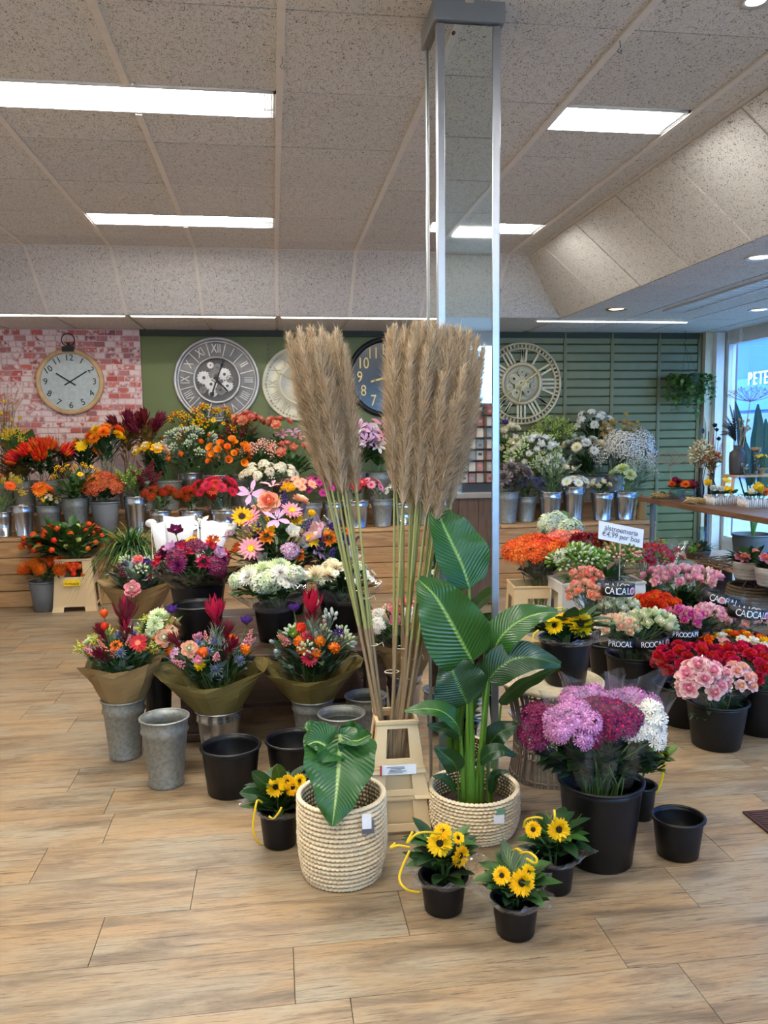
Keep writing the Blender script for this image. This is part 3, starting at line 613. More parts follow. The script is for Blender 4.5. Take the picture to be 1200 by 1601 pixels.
def h_lily(m):
    ring(m, 3, .08, 0, 1.1, .24, .55, 0, 0, cup=.3, curl=-.45, seg=4, tip=.1); ring(m, 3, .08, .02, 1.05, .2, .7, 0, PI/3, cup=.3, curl=-.45, seg=4, tip=.1)
    for k in range(6):
        a = k*PI/3; e = Vector((.25*math.cos(a), .25*math.sin(a), .75)); m.tube([(0, 0, 0), e], .015, 3, 2); m.ball(e, .05, 5, 1)
    m.lathe([(.04, -.4), (.1, 0)], 6, mi=2)
def h_bell(m):
    m.ball((0, 0, .2), .22, 6, 1, sz=1.3); ring(m, 5, .16, 0, .9, .4, 1.15, 0, 0, cup=.8, curl=-.25); ring(m, 5, .16, .04, .8, .36, 1.25, 0, .6, cup=.8, curl=-.1); m.lathe([(.04, -.4), (.16, -.08), (.2, .06)], 6, mi=2)
def h_leuca(m):
    for j in range(9):
        z = -1.5+j*.22; ring(m, 4, .10, z, .72-.0*j, .1, .75 if j < 6 else 1.1, 2 if j < 5 else 1, j*1.1, cup=.3, curl=.25, seg=3, tip=.05)
    for j, (n, e, L) in enumerate(((6, .95, 1.15), (6, 1.12, 1.25), (5, 1.3, 1.3), (3, 1.45, 1.2))): ring(m, n, .14-.02*j, .15+.08*j, L, .17, e, 0 if j < 3 else 1, j*.5, cup=.5, curl=.12, seg=3, tip=.08)
    m.tube([(0, 0, -1.9), (0, 0, .3)], .06, 5, 2)
def h_spike(m):
    m.tube([(0, 0, -.9), (0, 0, 1)], .03, 3, 2)
    for j in range(34):
        t = j/34; r = .26*(1-t)+.05; a = j*2.4; m.ball((r*math.cos(a), r*math.sin(a), -.6+1.6*t), .12*(1-.55*t), 5, 0 if R.random() < .75 else 1)
def h_gold(m):       # goldenrod / astilbe panicle
    for k in range(11):
        a = k*2.4; e = Vector((.55*math.cos(a), .55*math.sin(a), .15+.07*k)); m.tube([(0, 0, -.5+.06*k), e], .015, 3, 2)
        for j in range(9): p = Vector((0, 0, -.5+.06*k)).lerp(e, .3+.08*j)+Vector((R.uniform(-.08, .08), R.uniform(-.08, .08), R.uniform(-.05, .1))); m.ball(p, R.uniform(.05, .09), 4, 0 if R.random() < .7 else 1)
def h_berry(m):
    for d in fib(16, -.1):
        p = d*R.uniform(.5, .95); m.tube([(0, 0, -.8), p], .02, 3, 2); m.ball(p, .17, 6, 0 if R.random() < .7 else 1)
def h_thistle(m):
    for d in fib(40, -.4): m.tube([Vector((d.x*.22, d.y*.22, d.z*.34)), Vector((d.x*.3, d.y*.3, d.z*.44))], [.03, .005], 3, 0)
    m.ball((0, 0, 0), .24, 8, 0, sz=1.5); ring(m, 13, .12, -.2, .62, .05, .2, 1, seg=2, tip=.05, jit=.2); ring(m, 11, .1, -.22, .5, .05, -.15, 1, .3, seg=2, tip=.05, jit=.2)
    m.tube([(0, 0, -1.2), (0, 0, -.2)], .04, 4, 2)
def h_fox(m):         # soft green grass ear
    for j in range(150):
        t = R.random(); a = R.random()*2*PI; r = .10*math.sin(PI*(.1+.85*t)); p = Vector((r*math.cos(a), r*math.sin(a), t*2-.6)); e = p+Vector((math.cos(a)*.12, math.sin(a)*.12, .14)); m.add([p+Vector((.012, 0, 0)), p-Vector((.012, 0, 0)), e], [(0, 1, 2)], 0 if R.random() < .7 else 1)
    m.tube([(0, 0, -1.4), (0, 0, 1.3)], [.02, .03], 3, 2)
def h_gyp(m):
    for d in fib(480, -.35):
        p = d*R.uniform(.62, 1.0); s = R.uniform(.06, .09); X = T(p) @ aim(d+Vector((R.uniform(-.5, .5), R.uniform(-.5, .5), .3))) @ RZ(R.random()*6) @ S(s)
        m.add([(1, 0, .2), (.3, .3, 0), (0, 1, .2), (-.3, .3, 0), (-1, 0, .2), (-.3, -.3, 0), (0, -1, .2), (.3, -.3, 0), (0, 0, .35)], [(0, 1, 8), (1, 2, 8), (2, 3, 8), (3, 4, 8), (4, 5, 8), (5, 6, 8), (6, 7, 8), (7, 0, 8)], 0, X)
        if R.random() < .3: m.tube([p*.2+Vector((0, 0, -.5)), p], .006, 3, 2)
def h_alst(m):
    for k in range(5):
        a = k*1.257; X = T((.3*math.cos(a), .3*math.sin(a), .1)) @ aim((math.cos(a), math.sin(a), 1.0)) @ S(.6)
        mb = MB(); ring(mb, 6, .05, 0, .85, .24, .95, 0, 0, cup=.5, curl=-.2, seg=2, tip=.2); mb.ball((0, 0, .25), .1, 5, 1)
        m.add(mb.v, [], 0, X); n = len(m.v)-len(mb.v); m.f += [tuple(i+n for i in f) for f in mb.f]; m.m += mb.m
        m.tube([(0, 0, -.7), (.3*math.cos(a), .3*math.sin(a), .1)], .03, 3, 2)
def h_budc(m):        # cluster of closed green buds
    for d in fib(13, .1):
        p = d*R.uniform(.55, .95); m.tube([(0, 0, -.8), p], .025, 3, 2); m.ball(p, .15, 6, 0 if R.random() < .45 else 1, X=T(p) @ aim(d+Vector((0, 0, .4))) @ T(-p), sz=1.9)
def h_kale(m):
    for n, r, L, e in ((12, .1, .95, .0), (12, .1, .9, .3), (11, .1, .8, .6), (9, .08, .6, .9), (6, .04, .42, 1.2)): ring(m, n, r, .05, L, .2, e, 0 if e < .7 else 1, R.random(), cup=.3, curl=.1, seg=3, tip=.6)
HF = {k[2:]: v for k, v in list(globals().items()) if k.startswith('h_')}
HN = dict(gerbera='gerbera_flower', mum='chrysanthemum_flower', daisy='daisy_flower', sun='sunflower_head', rose='rose_flower', bud='rose_bud', spray='chrysanthemum_spray', hydra='hydrangea_head', calla='calla_flower', celosia='celosia_plume', pin='pincushion_flower', ball='ball_flower', lantern='physalis_lantern', lily='lily_flower', bell='lisianthus_flower', leuca='leucadendron_head', spike='flower_spike', gold='flower_panicle', berry='berry_cluster', thistle='thistle_head', fox='grass_ear', gyp='gypsophila_cloud', alst='alstroemeria_cluster', budc='bud_cluster', kale='kale_rosette')
_hm = {}
def head(ty, c0, c1='yellow', cg='g', var=0):
    k = (ty, c0, c1, cg, var)
    if k not in _hm:
        m = MB(); HF[ty](m); _hm[k] = m.mesh(HN[ty], [pet(CO[c0]), pet(CO[c1]), LG[cg]])
    return _hm[k]
def leaf(mb, p, d, L, W, mi=0, up=Vector((0, 0, 1)), droop=.3, fold=.25, n=3):
    d = d.normalized(); s = d.cross(up); s = s.normalized() if s.length > .05 else Vector((1, 0, 0)); u = s.cross(d)
    vs = []; fs = []
    for i in range(n+1):
        t = i/n; w = W*math.sin(PI*min(1, (.06+.94*t)))**.8 if i < n else 0
        c = p+d*(L*t)-Vector((0, 0, 1))*(droop*L*t*t); vs += [c-s*w+u*fold*w, c, c+s*w+u*fold*w]
        if i: k = 3*i; fs += [(k-3, k-2, k+1, k), (k-2, k-1, k+2, k+1)]
    mb.add(vs, fs, mi)
def blade(mb, p, d, L, w, mi=0, droop=.6, n=4):
    d = d.normalized(); s = d.cross(Vector((0, 0, 1))); s = s.normalized() if s.length > .02 else Vector((1, 0, 0)); vs = []; fs = []
    for i in range(n+1):
        t = i/n; c = p+d*(L*t)-Vector((0, 0, 1))*droop*L*t*t+Vector((d.x, d.y, 0))*droop*.35*L*t*t; ww = w*(1-t**2)+.0004
        vs += [c-s*ww, c+s*ww]
        if i: k = 2*i; fs.append((k-2, k-1, k+1, k))
    mb.add(vs, fs, mi)

# ------------------------------------------------------------------ buckets
ZINC = M('zinc_dull', (146, 148, 142), .5, .55, nscale=70, namt=.7, rgb2=(112, 116, 110), bump=.08, bscale=40)
ZINC2 = M('zinc_bright', (196, 200, 204), .22, .95, nscale=9, namt=.35, rgb2=(150, 154, 158), bump=.05, bscale=30)
BLK = M('black_plastic', (13, 13, 15), .4, nscale=5, namt=.2, bump=.03, bscale=90, spec=.35)
GRY = M('grey_plastic', (108, 112, 114), .5, nscale=5, namt=.15)
WATER = film('water_surface', (150, 165, 160), 1.5, .02, ((70, 76, 72), .35))
KIND = dict(zinc=(ZINC, .70), shiny=(ZINC2, .72), black=(BLK, .78), grey=(GRY, .72), blow=(BLK, .82), pot=(BLK, .82))
class Bk: pass
BKS = []
def bucket(kind, px, ytop, ybot, w, label, Y=None, z=0., h=None, cat='bucket', name=None, group=None, taper=None, water=0, sy=1.):
    """px: image column of the axis; ytop: image row of the rim centre; ybot: row of the front foot (floor buckets); w: rim width in px; Y/z: axis depth and base height when it stands on furniture"""
    m, tp = KIND[kind]; tp = taper or tp
    if Y is None:
        p = FL(px, ybot, z); r = w/2*PXM(p); base = Vector((p.x, p.y, z)); rb = r*tp; base = FL(px, ybot, z)+Vector((p.x*0, rb, 0)); base = Vector((AT(px, ybot, base.y).x, base.y, z))
    else: base = Vector((AT(px, ytop, Y).x, Y, z))
    top = AT(px, ytop, base.y); r = w/2*PXM(top); h = h or max(.08, top.z-z); rb = r*tp; t = .004
    b = MB(); c = base
    if kind in ('zinc', 'shiny'):
        k = .80; L = lambda f: rb+(r-rb)*f
        prof = [(.001, .012), (rb-.004, .012), (rb, .0), (rb+.003, .002), (rb+.003, .012), (L(.06), h*.06), (L(k-.05), h*(k-.05)), (L(k)+.006, h*k), (L(k+.05), h*(k+.05)), (L(.97), h*.97), (r, h*.985)]
        inn = [(r-.003, h*.985), (L(k+.05)-t, h*(k+.05)), (L(k)+.006-t, h*k), (L(k-.05)-t, h*(k-.05)), (rb-t, .02), (.001, .018)]
    else:
        L = lambda f: rb+(r-rb)*f
        prof = [(.001, .006), (rb-.008, .006), (rb-.006, .0), (rb, .004), (L(.5), h*.5), (L(.9), h*.9), (r-.002, h*.985)]
        inn = [(r-.004, h*.985), (L(.9)-t, h*.9), (rb-t, .015), (.001, .012)]
    b.lathe(prof+inn, 40, c, sy=sy)
    nm = name or {'zinc': 'zinc_bucket', 'shiny': 'zinc_bucket', 'black': 'black_bucket', 'grey': 'grey_bucket', 'blow': 'black_bucket', 'pot': 'plant_pot'}[kind]
    o = part(b, nm, m, org=base, label=label, cat=cat, group=group)
    rim = MB(); rr = .0045 if kind in ('zinc', 'shiny') else .006
    rim.lathe([(r-rr*.6, h*.985-rr), (r+rr, h*.985-rr*.8), (r+rr*1.2, h*.985+rr*.3), (r+rr*.3, h*.985+rr), (r-rr*.8, h*.985+rr*.4), (r-rr*.6, h*.985-rr)], 40, c, sy=sy)
    part(rim, 'rim', m, o)
    if water:
        wz = MB(); wr = rb+(r-rb)*water-t; wz.lathe([(.001, h*water), (wr, h*water)], 30, c, sy=sy); part(wz, 'water', WATER, o)
    s = Bk(); s.o = o; s.base = base; s.r = r; s.rb = rb; s.h = h; s.top = base+Vector((0, 0, h)); BKS.append(s); return s

# ------------------------------------------------------------------ bunches
def bunch(name, label, bk, px, py, rw, rh, heads, fol=('g', 50, .05), Y=None, cat='flowers', group=None, stem='g', lo=-.1, extra=(), foot=None, jit=.12, face=.35, depth=.9, folw=.42, core=True, coredown=.75):
    """a bunch standing in bucket bk: head mass centred on photo point (px,py) at depth Y with half-size rw x rh px; heads = [(type, colour, centre colour, count, radius m)]"""
    base = bk.base if bk else foot
    Y = Y if Y is not None else base.y
    c = AT(px, py, Y); k = PXM(c); a, b = rw*k, rh*k
    org = Vector((base.x, base.y, base.z+.02))
    t = thing(name, label, cat, org, group)
    fan = Vector((base.x, base.y, (bk.top.z-.03) if bk else base.z+.1)) if bk else base
    lst = [h for h in heads for _ in range(h[3])]; R.shuffle(lst)
    st = MB(); pts = []
    hn = max(.008, (bk.rb*.6 if bk else .02))
    for i, (d, h) in enumerate(zip(fib(len(lst), lo, 1, R.random()*6), lst)):
        d = d+Vector((R.uniform(-jit, jit), R.uniform(-jit, jit), R.uniform(-jit, jit)))
        p = c+Vector((d.x*a, d.y*a*depth, d.z*b)); r = h[4]*R.uniform(.88, 1.12)
        ax = Vector((d.x*.8, d.y*.8-face*.4, .55+d.z*.3))
        g = h[5] if len(h) > 5 else 'g'
        put(head(h[0], h[1], h[2], g, i % 2), HN[h[0]], t, T(p) @ aim(ax, roll=R.random()*6) @ S(r))
        pts.append((p-ax.normalized()*r*.2, .0025))
    for h in extra:          # (type, c0, c1, px, py, radius, dY, axis, leafkey)
        p = AT(h[3], h[4], Y+(h[6] if len(h) > 6 else 0)); ax = Vector(h[7]) if len(h) > 7 and h[7] else Vector((0, -.45, .9))
        put(head(h[0], h[1], h[2], h[8] if len(h) > 8 else 'g'), HN[h[0]], t, T(p) @ aim(ax, roll=R.random()*6) @ S(h[5])); pts.append((p-ax.normalized()*h[5]*.3, .003))
    for p, r in pts:
        q0 = Vector((base.x+R.uniform(-hn, hn)*.7, base.y+R.uniform(-hn, hn)*.7, base.z+.025)); q1 = fan+(p-fan)*.12+Vector((R.uniform(-hn, hn), R.uniform(-hn, hn), 0))*.8
        st.tube([q0, q1, (q1+p)/2+Vector((0, 0, .012)), p], r, 3)
    if pts: part(st, 'stems', STEM[stem], t)
    if fol:
        ms = []; kk = []
        fols = [fol] if isinstance(fol[0], str) else fol
        fb = MB()
        for ci, f in enumerate(fols):
            ms.append(LG[f[0]])
            for _ in range(f[1]):
                d = Vector((R.gauss(0, 1), R.gauss(0, 1), R.gauss(0, 1))).normalized()
                u = R.random()**.5*(.62 if folw > 1 else 1)
                p = c+Vector((d.x*a*u, d.y*a*depth*u, d.z*b*u*.9-b*folw)); p = fan.lerp(p, R.uniform(.3, .95)) if folw > 1 else (fan.lerp(p, R.uniform(.55, 1.0)) if R.random() < .5 else p)
                dd = (p-fan).normalized()+Vector((d.x*.7, d.y*.7, .15+R.uniform(-.3, .3))); L = f[2]*R.uniform(.7, 1.3)
                if len(f) > 3 and f[3] == 'blade': blade(fb, p, dd, L, .004, ci, R.uniform(.1, .5))
                else: leaf(fb, p, dd, L, L*(f[3] if len(f) > 3 else .26), ci, droop=R.uniform(.0, .5))
        part(fb, 'foliage', ms, t)
    return t, c, a, b, k
GRASSY = {}
def tuft(name, label, base, n, L, spread, mats, w=.003, cat='grass', droop=.5, dmin=.1, group=None, zb=None, parent=None, lean=(0, 0)):
    t = parent or thing(name, label, cat, base, group); m = MB()
    for _ in range(n):
        a = R.random()*2*PI; s = R.random()**.7*spread; p = Vector(base)+Vector((R.uniform(-.03, .03), R.uniform(-.03, .03), 0))
        blade(m, p, Vector((math.cos(a)*s+lean[0], math.sin(a)*s+lean[1], 1)), L*R.uniform(.65, 1.1), w*R.uniform(.6, 1.2), R.randrange(len(mats)), R.uniform(dmin, droop), 8)
    part(m, 'grass_blades' if parent else 'blades', mats, t); return t

# ------------------------------------------------------------------ paper and film wraps
KRAFT = M('kraft_paper', (142, 116, 74), .7, nscale=5, namt=.25, rgb2=(120, 104, 66), bump=.15, bscale=18, transl=.12)
KRAFTG = M('olive_paper', (122, 106, 54), .65, nscale=5, namt=.25, rgb2=(104, 96, 50), bump=.15, bscale=18, transl=.12)
CELLO = film('clear_cellophane', (246, 248, 248), 3.2, .1, ((235, 238, 238), .07))
CELLO2 = film('clear_sleeve', (248, 250, 250), 1.7, .07, ((235, 238, 238), .025))
SMOKE = film('dark_tinted_foil', (150, 150, 148), 3.0, .15, ((60, 60, 56), .3))
def wrap(parent, name, mat, foot, r0, top, r1x, r1y, corners=4, amp=.25, ph=.5, tilt=0., n=36, rip=.03, front=1., z0=0, thick=.0008, sag=0, flat=False):
    """cone of paper or film from a waist at foot to a wavy cornered mouth at top"""
    foot, top = Vector(foot), Vector(top); vs = []; fs = []; K = 7
    for j in range(K+1):
        t = j/K; c = foot.lerp(top, t)
        for i in range(n):
            a = 2*PI*i/n; q = abs(math.cos((a-ph)*corners/2)); cr = 1+amp*t*(q**3-.35)
            e = 1+rip*math.sin(a*9+j*.8)*t+rip*.6*math.sin(a*17+j)*t
            rx = (r0+(r1x-r0)*t**.95)*cr*e; ry = (r0+(r1y-r0)*t**.95)*cr*e
            zz = c.z+t*amp*.6*(top.z-foot.z)*(q**2-.4)+t*t*tilt*math.sin(a)+sag*t*t*math.sin(a*3+1)*.02
            vs.append((c.x+rx*math.cos(a), c.y+ry*math.sin(a), zz))
        if j:
            for i in range(n): fs.append(((j-1)*n+i, (j-1)*n+(i+1) % n, j*n+(i+1) % n, j*n+i))
    m = MB(); m.add(vs, fs); o = part(m, name, mat, parent, not flat); solid(o, thick, 0); return o
def ribbon(parent, pts, w, mat, name='ribbon', up=(0, 1, 0)):
    P0 = [Vector(p) for p in pts]; pts = []; m = MB(); vs = []; fs = []
    for i in range(len(P0)-1):
        a, b, c, e = P0[max(i-1, 0)], P0[i], P0[i+1], P0[min(i+2, len(P0)-1)]
        for k in range(6): f = k/6; pts.append(.5*((2*b)+(c-a)*f+(2*a-5*b+4*c-e)*f*f+(3*b-a-3*c+e)*f**3))
    pts.append(P0[-1])
    for i, p in enumerate(pts):
        d = (pts[min(i+1, len(pts)-1)]-pts[max(i-1, 0)]).normalized(); s = d.cross(Vector(up)); s = s.normalized() if s.length > .05 else Vector((1, 0, 0))
        vs += [p-s*w/2, p+s*w/2]
        if i: k = 2*i; fs.append((k-2, k-1, k+1, k))
    m.add(vs, fs); o = part(m, name, mat, parent); solid(o, .0006, 0); return o
YRIB = M('yellow_ribbon', (240, 200, 30), .35, nscale=8, namt=.1)
# ------------------------------------------------------------------ plastic auction crates (tapered, open windows)
PLAST = M('cream_plastic', (228, 203, 158), .42, nscale=4, namt=.18, rgb2=(196, 170, 126), transl=.15)
PLASTW = M('white_plastic', (222, 220, 212), .42, nscale=4, namt=.12)
def crate_shell(c, w0, d0, w1, d1, z0, z1, us, vs, hole, rot=0, flare=0):
    """four tapered sides as a grid of cells; hole(i,j,side) cuts a cell out"""
    m = MB(); idx = {}
    def P(side, u, v):
        w = w0+(w1-w0)*v; d = d0+(d1-d0)*v; z = z0+(z1-z0)*v
        if v < .03: w += flare; d += flare
        x, y = {0: (-w/2+w*u, -d/2), 1: (w/2, -d/2+d*u), 2: (w/2-w*u, d/2), 3: (-w/2, d/2-d*u)}[side]
        q = RZ(rot) @ Vector((x, y, z)); return (c[0]+q.x, c[1]+q.y, c[2]+q.z)
    def V(p):
        k = tuple(round(q, 4) for q in p)
        if k not in idx: idx[k] = len(m.v); m.v.append(p)
        return idx[k]
    for sd in range(4):
        for i in range(len(us)-1):
            for j in range(len(vs)-1):
                if hole(i, j, sd): continue
                m.f.append(tuple(V(P(sd, u, v)) for u, v in ((us[i], vs[j]), (us[i+1], vs[j]), (us[i+1], vs[j+1]), (us[i], vs[j+1])))); m.m.append(0)
    return m
# ================================================================== wooden step shelf along the back wall
Z1, Z2 = .566, .72
SH = thing('step_shelf', 'long stepped shelf of rough pine planks along the back wall', 'shelf', (.2, 6.8, 0))
def planks(x0, x1, y, z0, z1, n, d, nm='plank', flat=False):
    x = x0
    while x < x1-.05:
        L = min(x1-x, R.uniform(1.5, 2.3))
        for k in range(n):
            m = MB()
            if flat: m.box((x+L/2, y+(k+.5)*d/n, z0), (L-.004, d/n-.005, z1))
            else: m.box((x+L/2, y, z0+(k+.5)*(z1-z0)/n), (L-.004, d, (z1-z0)/n-.006))
            bev(part(m, nm, SHELFW, SH, False, org=(x+L/2, y, z0+(k+.5)*.1)), .003, 1)
        x += L
planks(-3.7, 3.42, 6.81, 0.0, Z1-.022, 4, .02)
planks(-3.7, 3.42, 6.79, Z1-.011, .022, 2, .42, 'tread', True)
planks(-3.7, 3.42, 7.215, Z1, Z2-.022, 1, .02)
planks(-3.7, 3.42, 7.2, Z2-.011, .022, 4, .85, 'tread', True)
m = MB(); m.box((-.14, 7.44, .27), (7.1, 1.2, .5)); part(m, 'carcass', C((40, 30, 22)), SH, False)
m = MB(); m.box((3.41, 7.1, Z1/2), (.02, .58, Z1-.03)); part(m, 'end_panel', SHELFW, SH, False)

ADJ = dict(zinc='dull zinc bucket', shiny='shiny zinc bucket', black='black plastic bucket', grey='grey plastic bucket')
def SB(kind, px, ytop, w, row, what, Y=None):
    z = Z1 if row == 'L' else Z2; Y = Y or (6.98 if row == 'L' else 7.5); lo, hi = (6.93, 7.07) if row == 'L' else (7.34, 7.94); best = None
    for sh in (1., .93, .86, .8, .74, .68):
        for k in range(60):
            y = Y+(k+1)//2*.02*(1 if k % 2 else -1)
            if not lo <= y <= hi: continue
            p = AT(px, ytop, y); r = w/2*sh*PXM(p)
            if all((p.x-q.base.x)**2+(y-q.base.y)**2 > (r+q.r+.006)**2 for q in BKS if abs(q.base.z-z) < .05): best = (y, sh); break
        if best: break
    y, sh = best or (Y, .68)
    return bucket(kind, px, ytop, None, w*sh, '%s holding %s on the %s shelf step' % (ADJ[kind], what, 'lower' if row == 'L' else 'upper'), Y=y, z=z, group='buckets on the step shelf')
FG = 'flower bunches on the step shelf'
def BB(name, label, bk, px, py, rw, rh, heads, fol=('g', 50, .06), **k): return bunch(name, label, bk, px, py, rw, rh, heads, fol, group=FG, **k)
# ---- lower step, from the brick panel towards the window
b = SB('shiny', 5, 800, 26, 'L', 'yellow and orange mixed blooms')
BB('mixed_flowers', 'yellow goldenrod with one orange gerbera at the frame edge, low on the shelf', b, 8, 768, 22, 22, [('gold', 'yellow', 'lime', 7, .06), ('gerbera', 'orange', 'dorange', 3, .045)], ('l', 40, .05))
bucket('shiny', 36, 790, None, 32, 'empty shiny zinc bucket on the lower shelf step beside orange gerberas', Y=6.95, z=Z1, water=.5, group='buckets on the step shelf')
b = SB('zinc', 76, 790, 37, 'L', 'orange gerberas over small yellow buttons')
BB('gerbera_bunch', 'three orange gerberas in a zinc bucket on the lower step', b, 66, 770, 13, 10, [('gerbera', 'orange', 'dorange', 5, .062)], ('g', 14, .05))
BB('button_chrysanthemums', 'small cream and yellow button blooms under orange gerberas', b, 80, 782, 20, 9, [('daisy', 'cream', 'yellow', 16, .018), ('daisy', 'yellow', 'dyellow', 10, .018)], ('d', 40, .04))
b = SB('zinc', 118, 778, 42, 'L', 'leafy yellow-tipped stems')
BB('leafy_greens', 'dense green leafy stems with small yellow tips in zinc bucket', b, 118, 750, 37, 26, [('berry', 'dyellow', 'orange', 9, .03), ('daisy', 'dyellow', 'orange', 6, .025)], (('g', 90, .09), ('l', 40, .07)), lo=.2)
b = SB('grey', 164, 784, 44, 'L', 'copper chrysanthemums')
BB('copper_chrysanthemums', 'copper brown spray chrysanthemums in a grey bucket', b, 163, 762, 27, 15, [('spray', 'rust', 'brown', 11, .07)], ('d', 90, .06))
b = SB('shiny', 212, 775, 38, 'L', 'green ears and dark red foliage')
BB('green_ears', 'upright lime green flower spikes beside dark red foliage', b, 203, 752, 20, 18, [('spike', 'green', 'lime', 9, .075), ('spike', 'burg', 'dred', 0, .07)], ('l', 40, .07))
BB('burgundy_foliage', 'dark burgundy amaranth stems beside lime green spikes', b, 228, 752, 18, 20, [('spike', 'burg', 'dred', 9, .08)], ('r', 50, .06))
for i, (px, ll) in enumerate(((250, 'dark orange-red pincushion flowers nearest the lime green spikes'), (300, 'dark orange-red pincushion flowers beside the red gerberas'))):
    b = SB('shiny', px, 798, 40, 'L', ('dark red pincushions nearer the brick panel' if i == 0 else 'dark red pincushions next to red gerberas'))
    BB('pincushion_bunch', ll, b, px+4, 778, 25, 12, [('pin', 'redor', 'brown', 9, .055)], ('g', 40, .05))
b = SB('shiny', 350, 795, 46, 'L', 'red gerberas')
BB('gerbera_bunch', 'full bunch of deep red gerberas on the lower step', b, 336, 765, 34, 17, [('gerbera', 'red', 'dred', 24, .055)], ('g', 20, .05), lo=-.2)
b = SB('zinc', 392, 772, 44, 'L', 'white wax flowers')
BB('white_sprays', 'cream white clustered sprays above the mixed bouquet', b, 420, 743, 40, 17, [('spray', 'cream', 'white', 17, .05)], ('d', 90, .06))
b = SB('zinc', 485, 786, 36, 'L', 'peach mini gerberas')
BB('gerbera_bunch', 'pale peach mini gerberas beside the pampas stems', b, 467, 761, 28, 13, [('gerbera', 'peach', 'coral', 20, .045)], ('g', 20, .05), lo=-.2)
b = SB('shiny', 521, 785, 36, 'L', 'magenta gerberas')
BB('gerbera_bunch', 'bright magenta gerberas behind the pampas stems', b, 500, 763, 24, 18, [('gerbera', 'magenta', 'plum', 16, .048)], ('g', 20, .05), lo=-.3)
b = SB('shiny', 558, 782, 42, 'L', 'red mini gerberas')
BB('gerbera_bunch', 'coral red gerberas between the two pampas bundles', b, 556, 760, 16, 12, [('gerbera', 'red', 'coral', 11, .045)], ('g', 16, .05), lo=-.2)
b = SB('zinc', 597, 780, 36, 'L', 'pink gerberas')
BB('gerbera_bunch', 'candy pink gerberas beside the second pampas bundle', b, 581, 761, 14, 12, [('gerbera', 'pink', 'rose', 8, .045)], ('g', 16, .05), lo=-.2)
b = SB('shiny', 630, 786, 40, 'L', 'small white blooms')
BB('white_blooms', 'small white blooms half hidden behind the pampas stems', b, 622, 768, 22, 12, [('daisy', 'white', 'lime', 20, .025)], ('d', 50, .05))
b = SB('zinc', 672, 786, 40, 'L', 'red carnations'); BB('red_carnations', 'bright red ruffled blooms beside the pillar', b, 680, 763, 22, 13, [('ball', 'red', 'dred', 12, .042)], ('g', 30, .05))
b = SB('zinc', 792, 768, 38, 'L', 'grey kale'); BB('kale_bunch', 'grey brown ornamental kale beside the pillar', b, 798, 748, 26, 20, [('kale', 'grey', 'dgrey', 7, .075, 'k')], ('k', 50, .08))
b = SB('zinc', 822, 776, 34, 'L', 'dark lavender'); BB('lavender_bunch', 'dark bluish lavender stems between kale and grasses', b, 824, 758, 22, 14, [('spike', 'blue', 'purple', 14, .05)], ('d', 50, .05))
b = SB('shiny', 860, 768, 38, 'L', 'green foxtail grasses'); BB('foxtail_bunch', 'pale green foxtail grasses in a shiny zinc bucket', b, 868, 744, 26, 20, [('fox', 'pgreen', 'silver', 20, .075), ('bell', 'cream', 'lime', 2, .04)], (('s', 14, .08, 'blade'), ('d', 40, .06)), lo=.2)
b = SB('shiny', 896, 760, 36, 'L', 'white gerberas'); BB('gerbera_bunch', 'white gerberas in a tall shiny zinc bucket', b, 897, 755, 23, 8, [('gerbera', 'white', 'lime', 12, .05)], ('g', 10, .04))
b = SB('shiny', 941, 770, 36, 'L', 'cream lisianthus'); BB('lisianthus_bunch', 'cream lisianthus buds in a shiny zinc bucket', b, 938, 762, 16, 10, [('bell', 'cream', 'lime', 10, .035)], ('d', 40, .05))
b = SB('shiny', 976, 768, 36, 'L', 'green succulents'); BB('succulent_bunch', 'pale green rosette succulents below the gypsophila', b, 978, 745, 20, 12, [('kale', 'pgreen', 'lime', 5, .06, 'l')], ('l', 30, .05))
BB('dusty_foliage', 'feathery silver green foliage beside the slatted wall', b, 1003, 742, 20, 22, [('gold', 'silver', 'pgreen', 9, .07, 's')], ('s', 60, .06))
# ---- upper step
b = SB('zinc', 40, 752, 40, 'U', 'bronze foliage'); BB('bronze_foliage', 'bronze brown leafy stems under yellow goldenrod', b, 18, 722, 34, 24, [('gold', 'rust', 'brown', 7, .06, 'b')], ('b', 110, .09))
BB('goldenrod_bunch', 'lime yellow goldenrod in front of the brick panel', b, 14, 692, 26, 16, [('gold', 'yellow', 'lime', 16, .07)], ('l', 40, .05))
b = SB('zinc', 8, 752, 40, 'U', 'dry grasses'); BB('dry_grass', 'tall pale dry grasses and thistle stalks at the frame edge', b, 14, 662, 18, 38, [('fox', 'straw', 'tan', 9, .09, 't'), ('ball', 'dyellow', 'gold', 4, .018)], ('t', 20, .12, 'blade'), lo=.2)
lp = AT(40, 700, 7.55); t = thing('large_leaf_bunch', 'broad dark green aspidistra leaves in front of the brick panel', 'leaves', (lp.x, lp.y, Z2+.02), FG)
for dx, dz, L in ((.25, .8, .36), (.5, .55, .36), (-.1, 1, .34), (-.5, .7, .32), (.7, .2, .28)):
    m = MB(); leaf(m, lp+Vector((0, -.03, -.12)), Vector((dx, -.25, dz)), L, .07, 0, up=Vector((0, -1, .3)), droop=.12, n=6); part(m, 'leaf', LG['g'], t)
m = MB(); m.tube([(lp.x, lp.y, Z2+.02), lp+Vector((0, -.03, -.1))], .012, 6); part(m, 'stems', STEM['g'], t)
b = SB('zinc', 72, 752, 40, 'U', 'orange celosia'); BB('celosia_bunch', 'flame orange celosia plumes with dark leaves', b, 68, 716, 36, 18, [('celosia', 'redor', 'orange', 9, .10)], ('d', 90, .09))
b = SB('zinc', 98, 748, 36, 'U', 'red fountain grass')
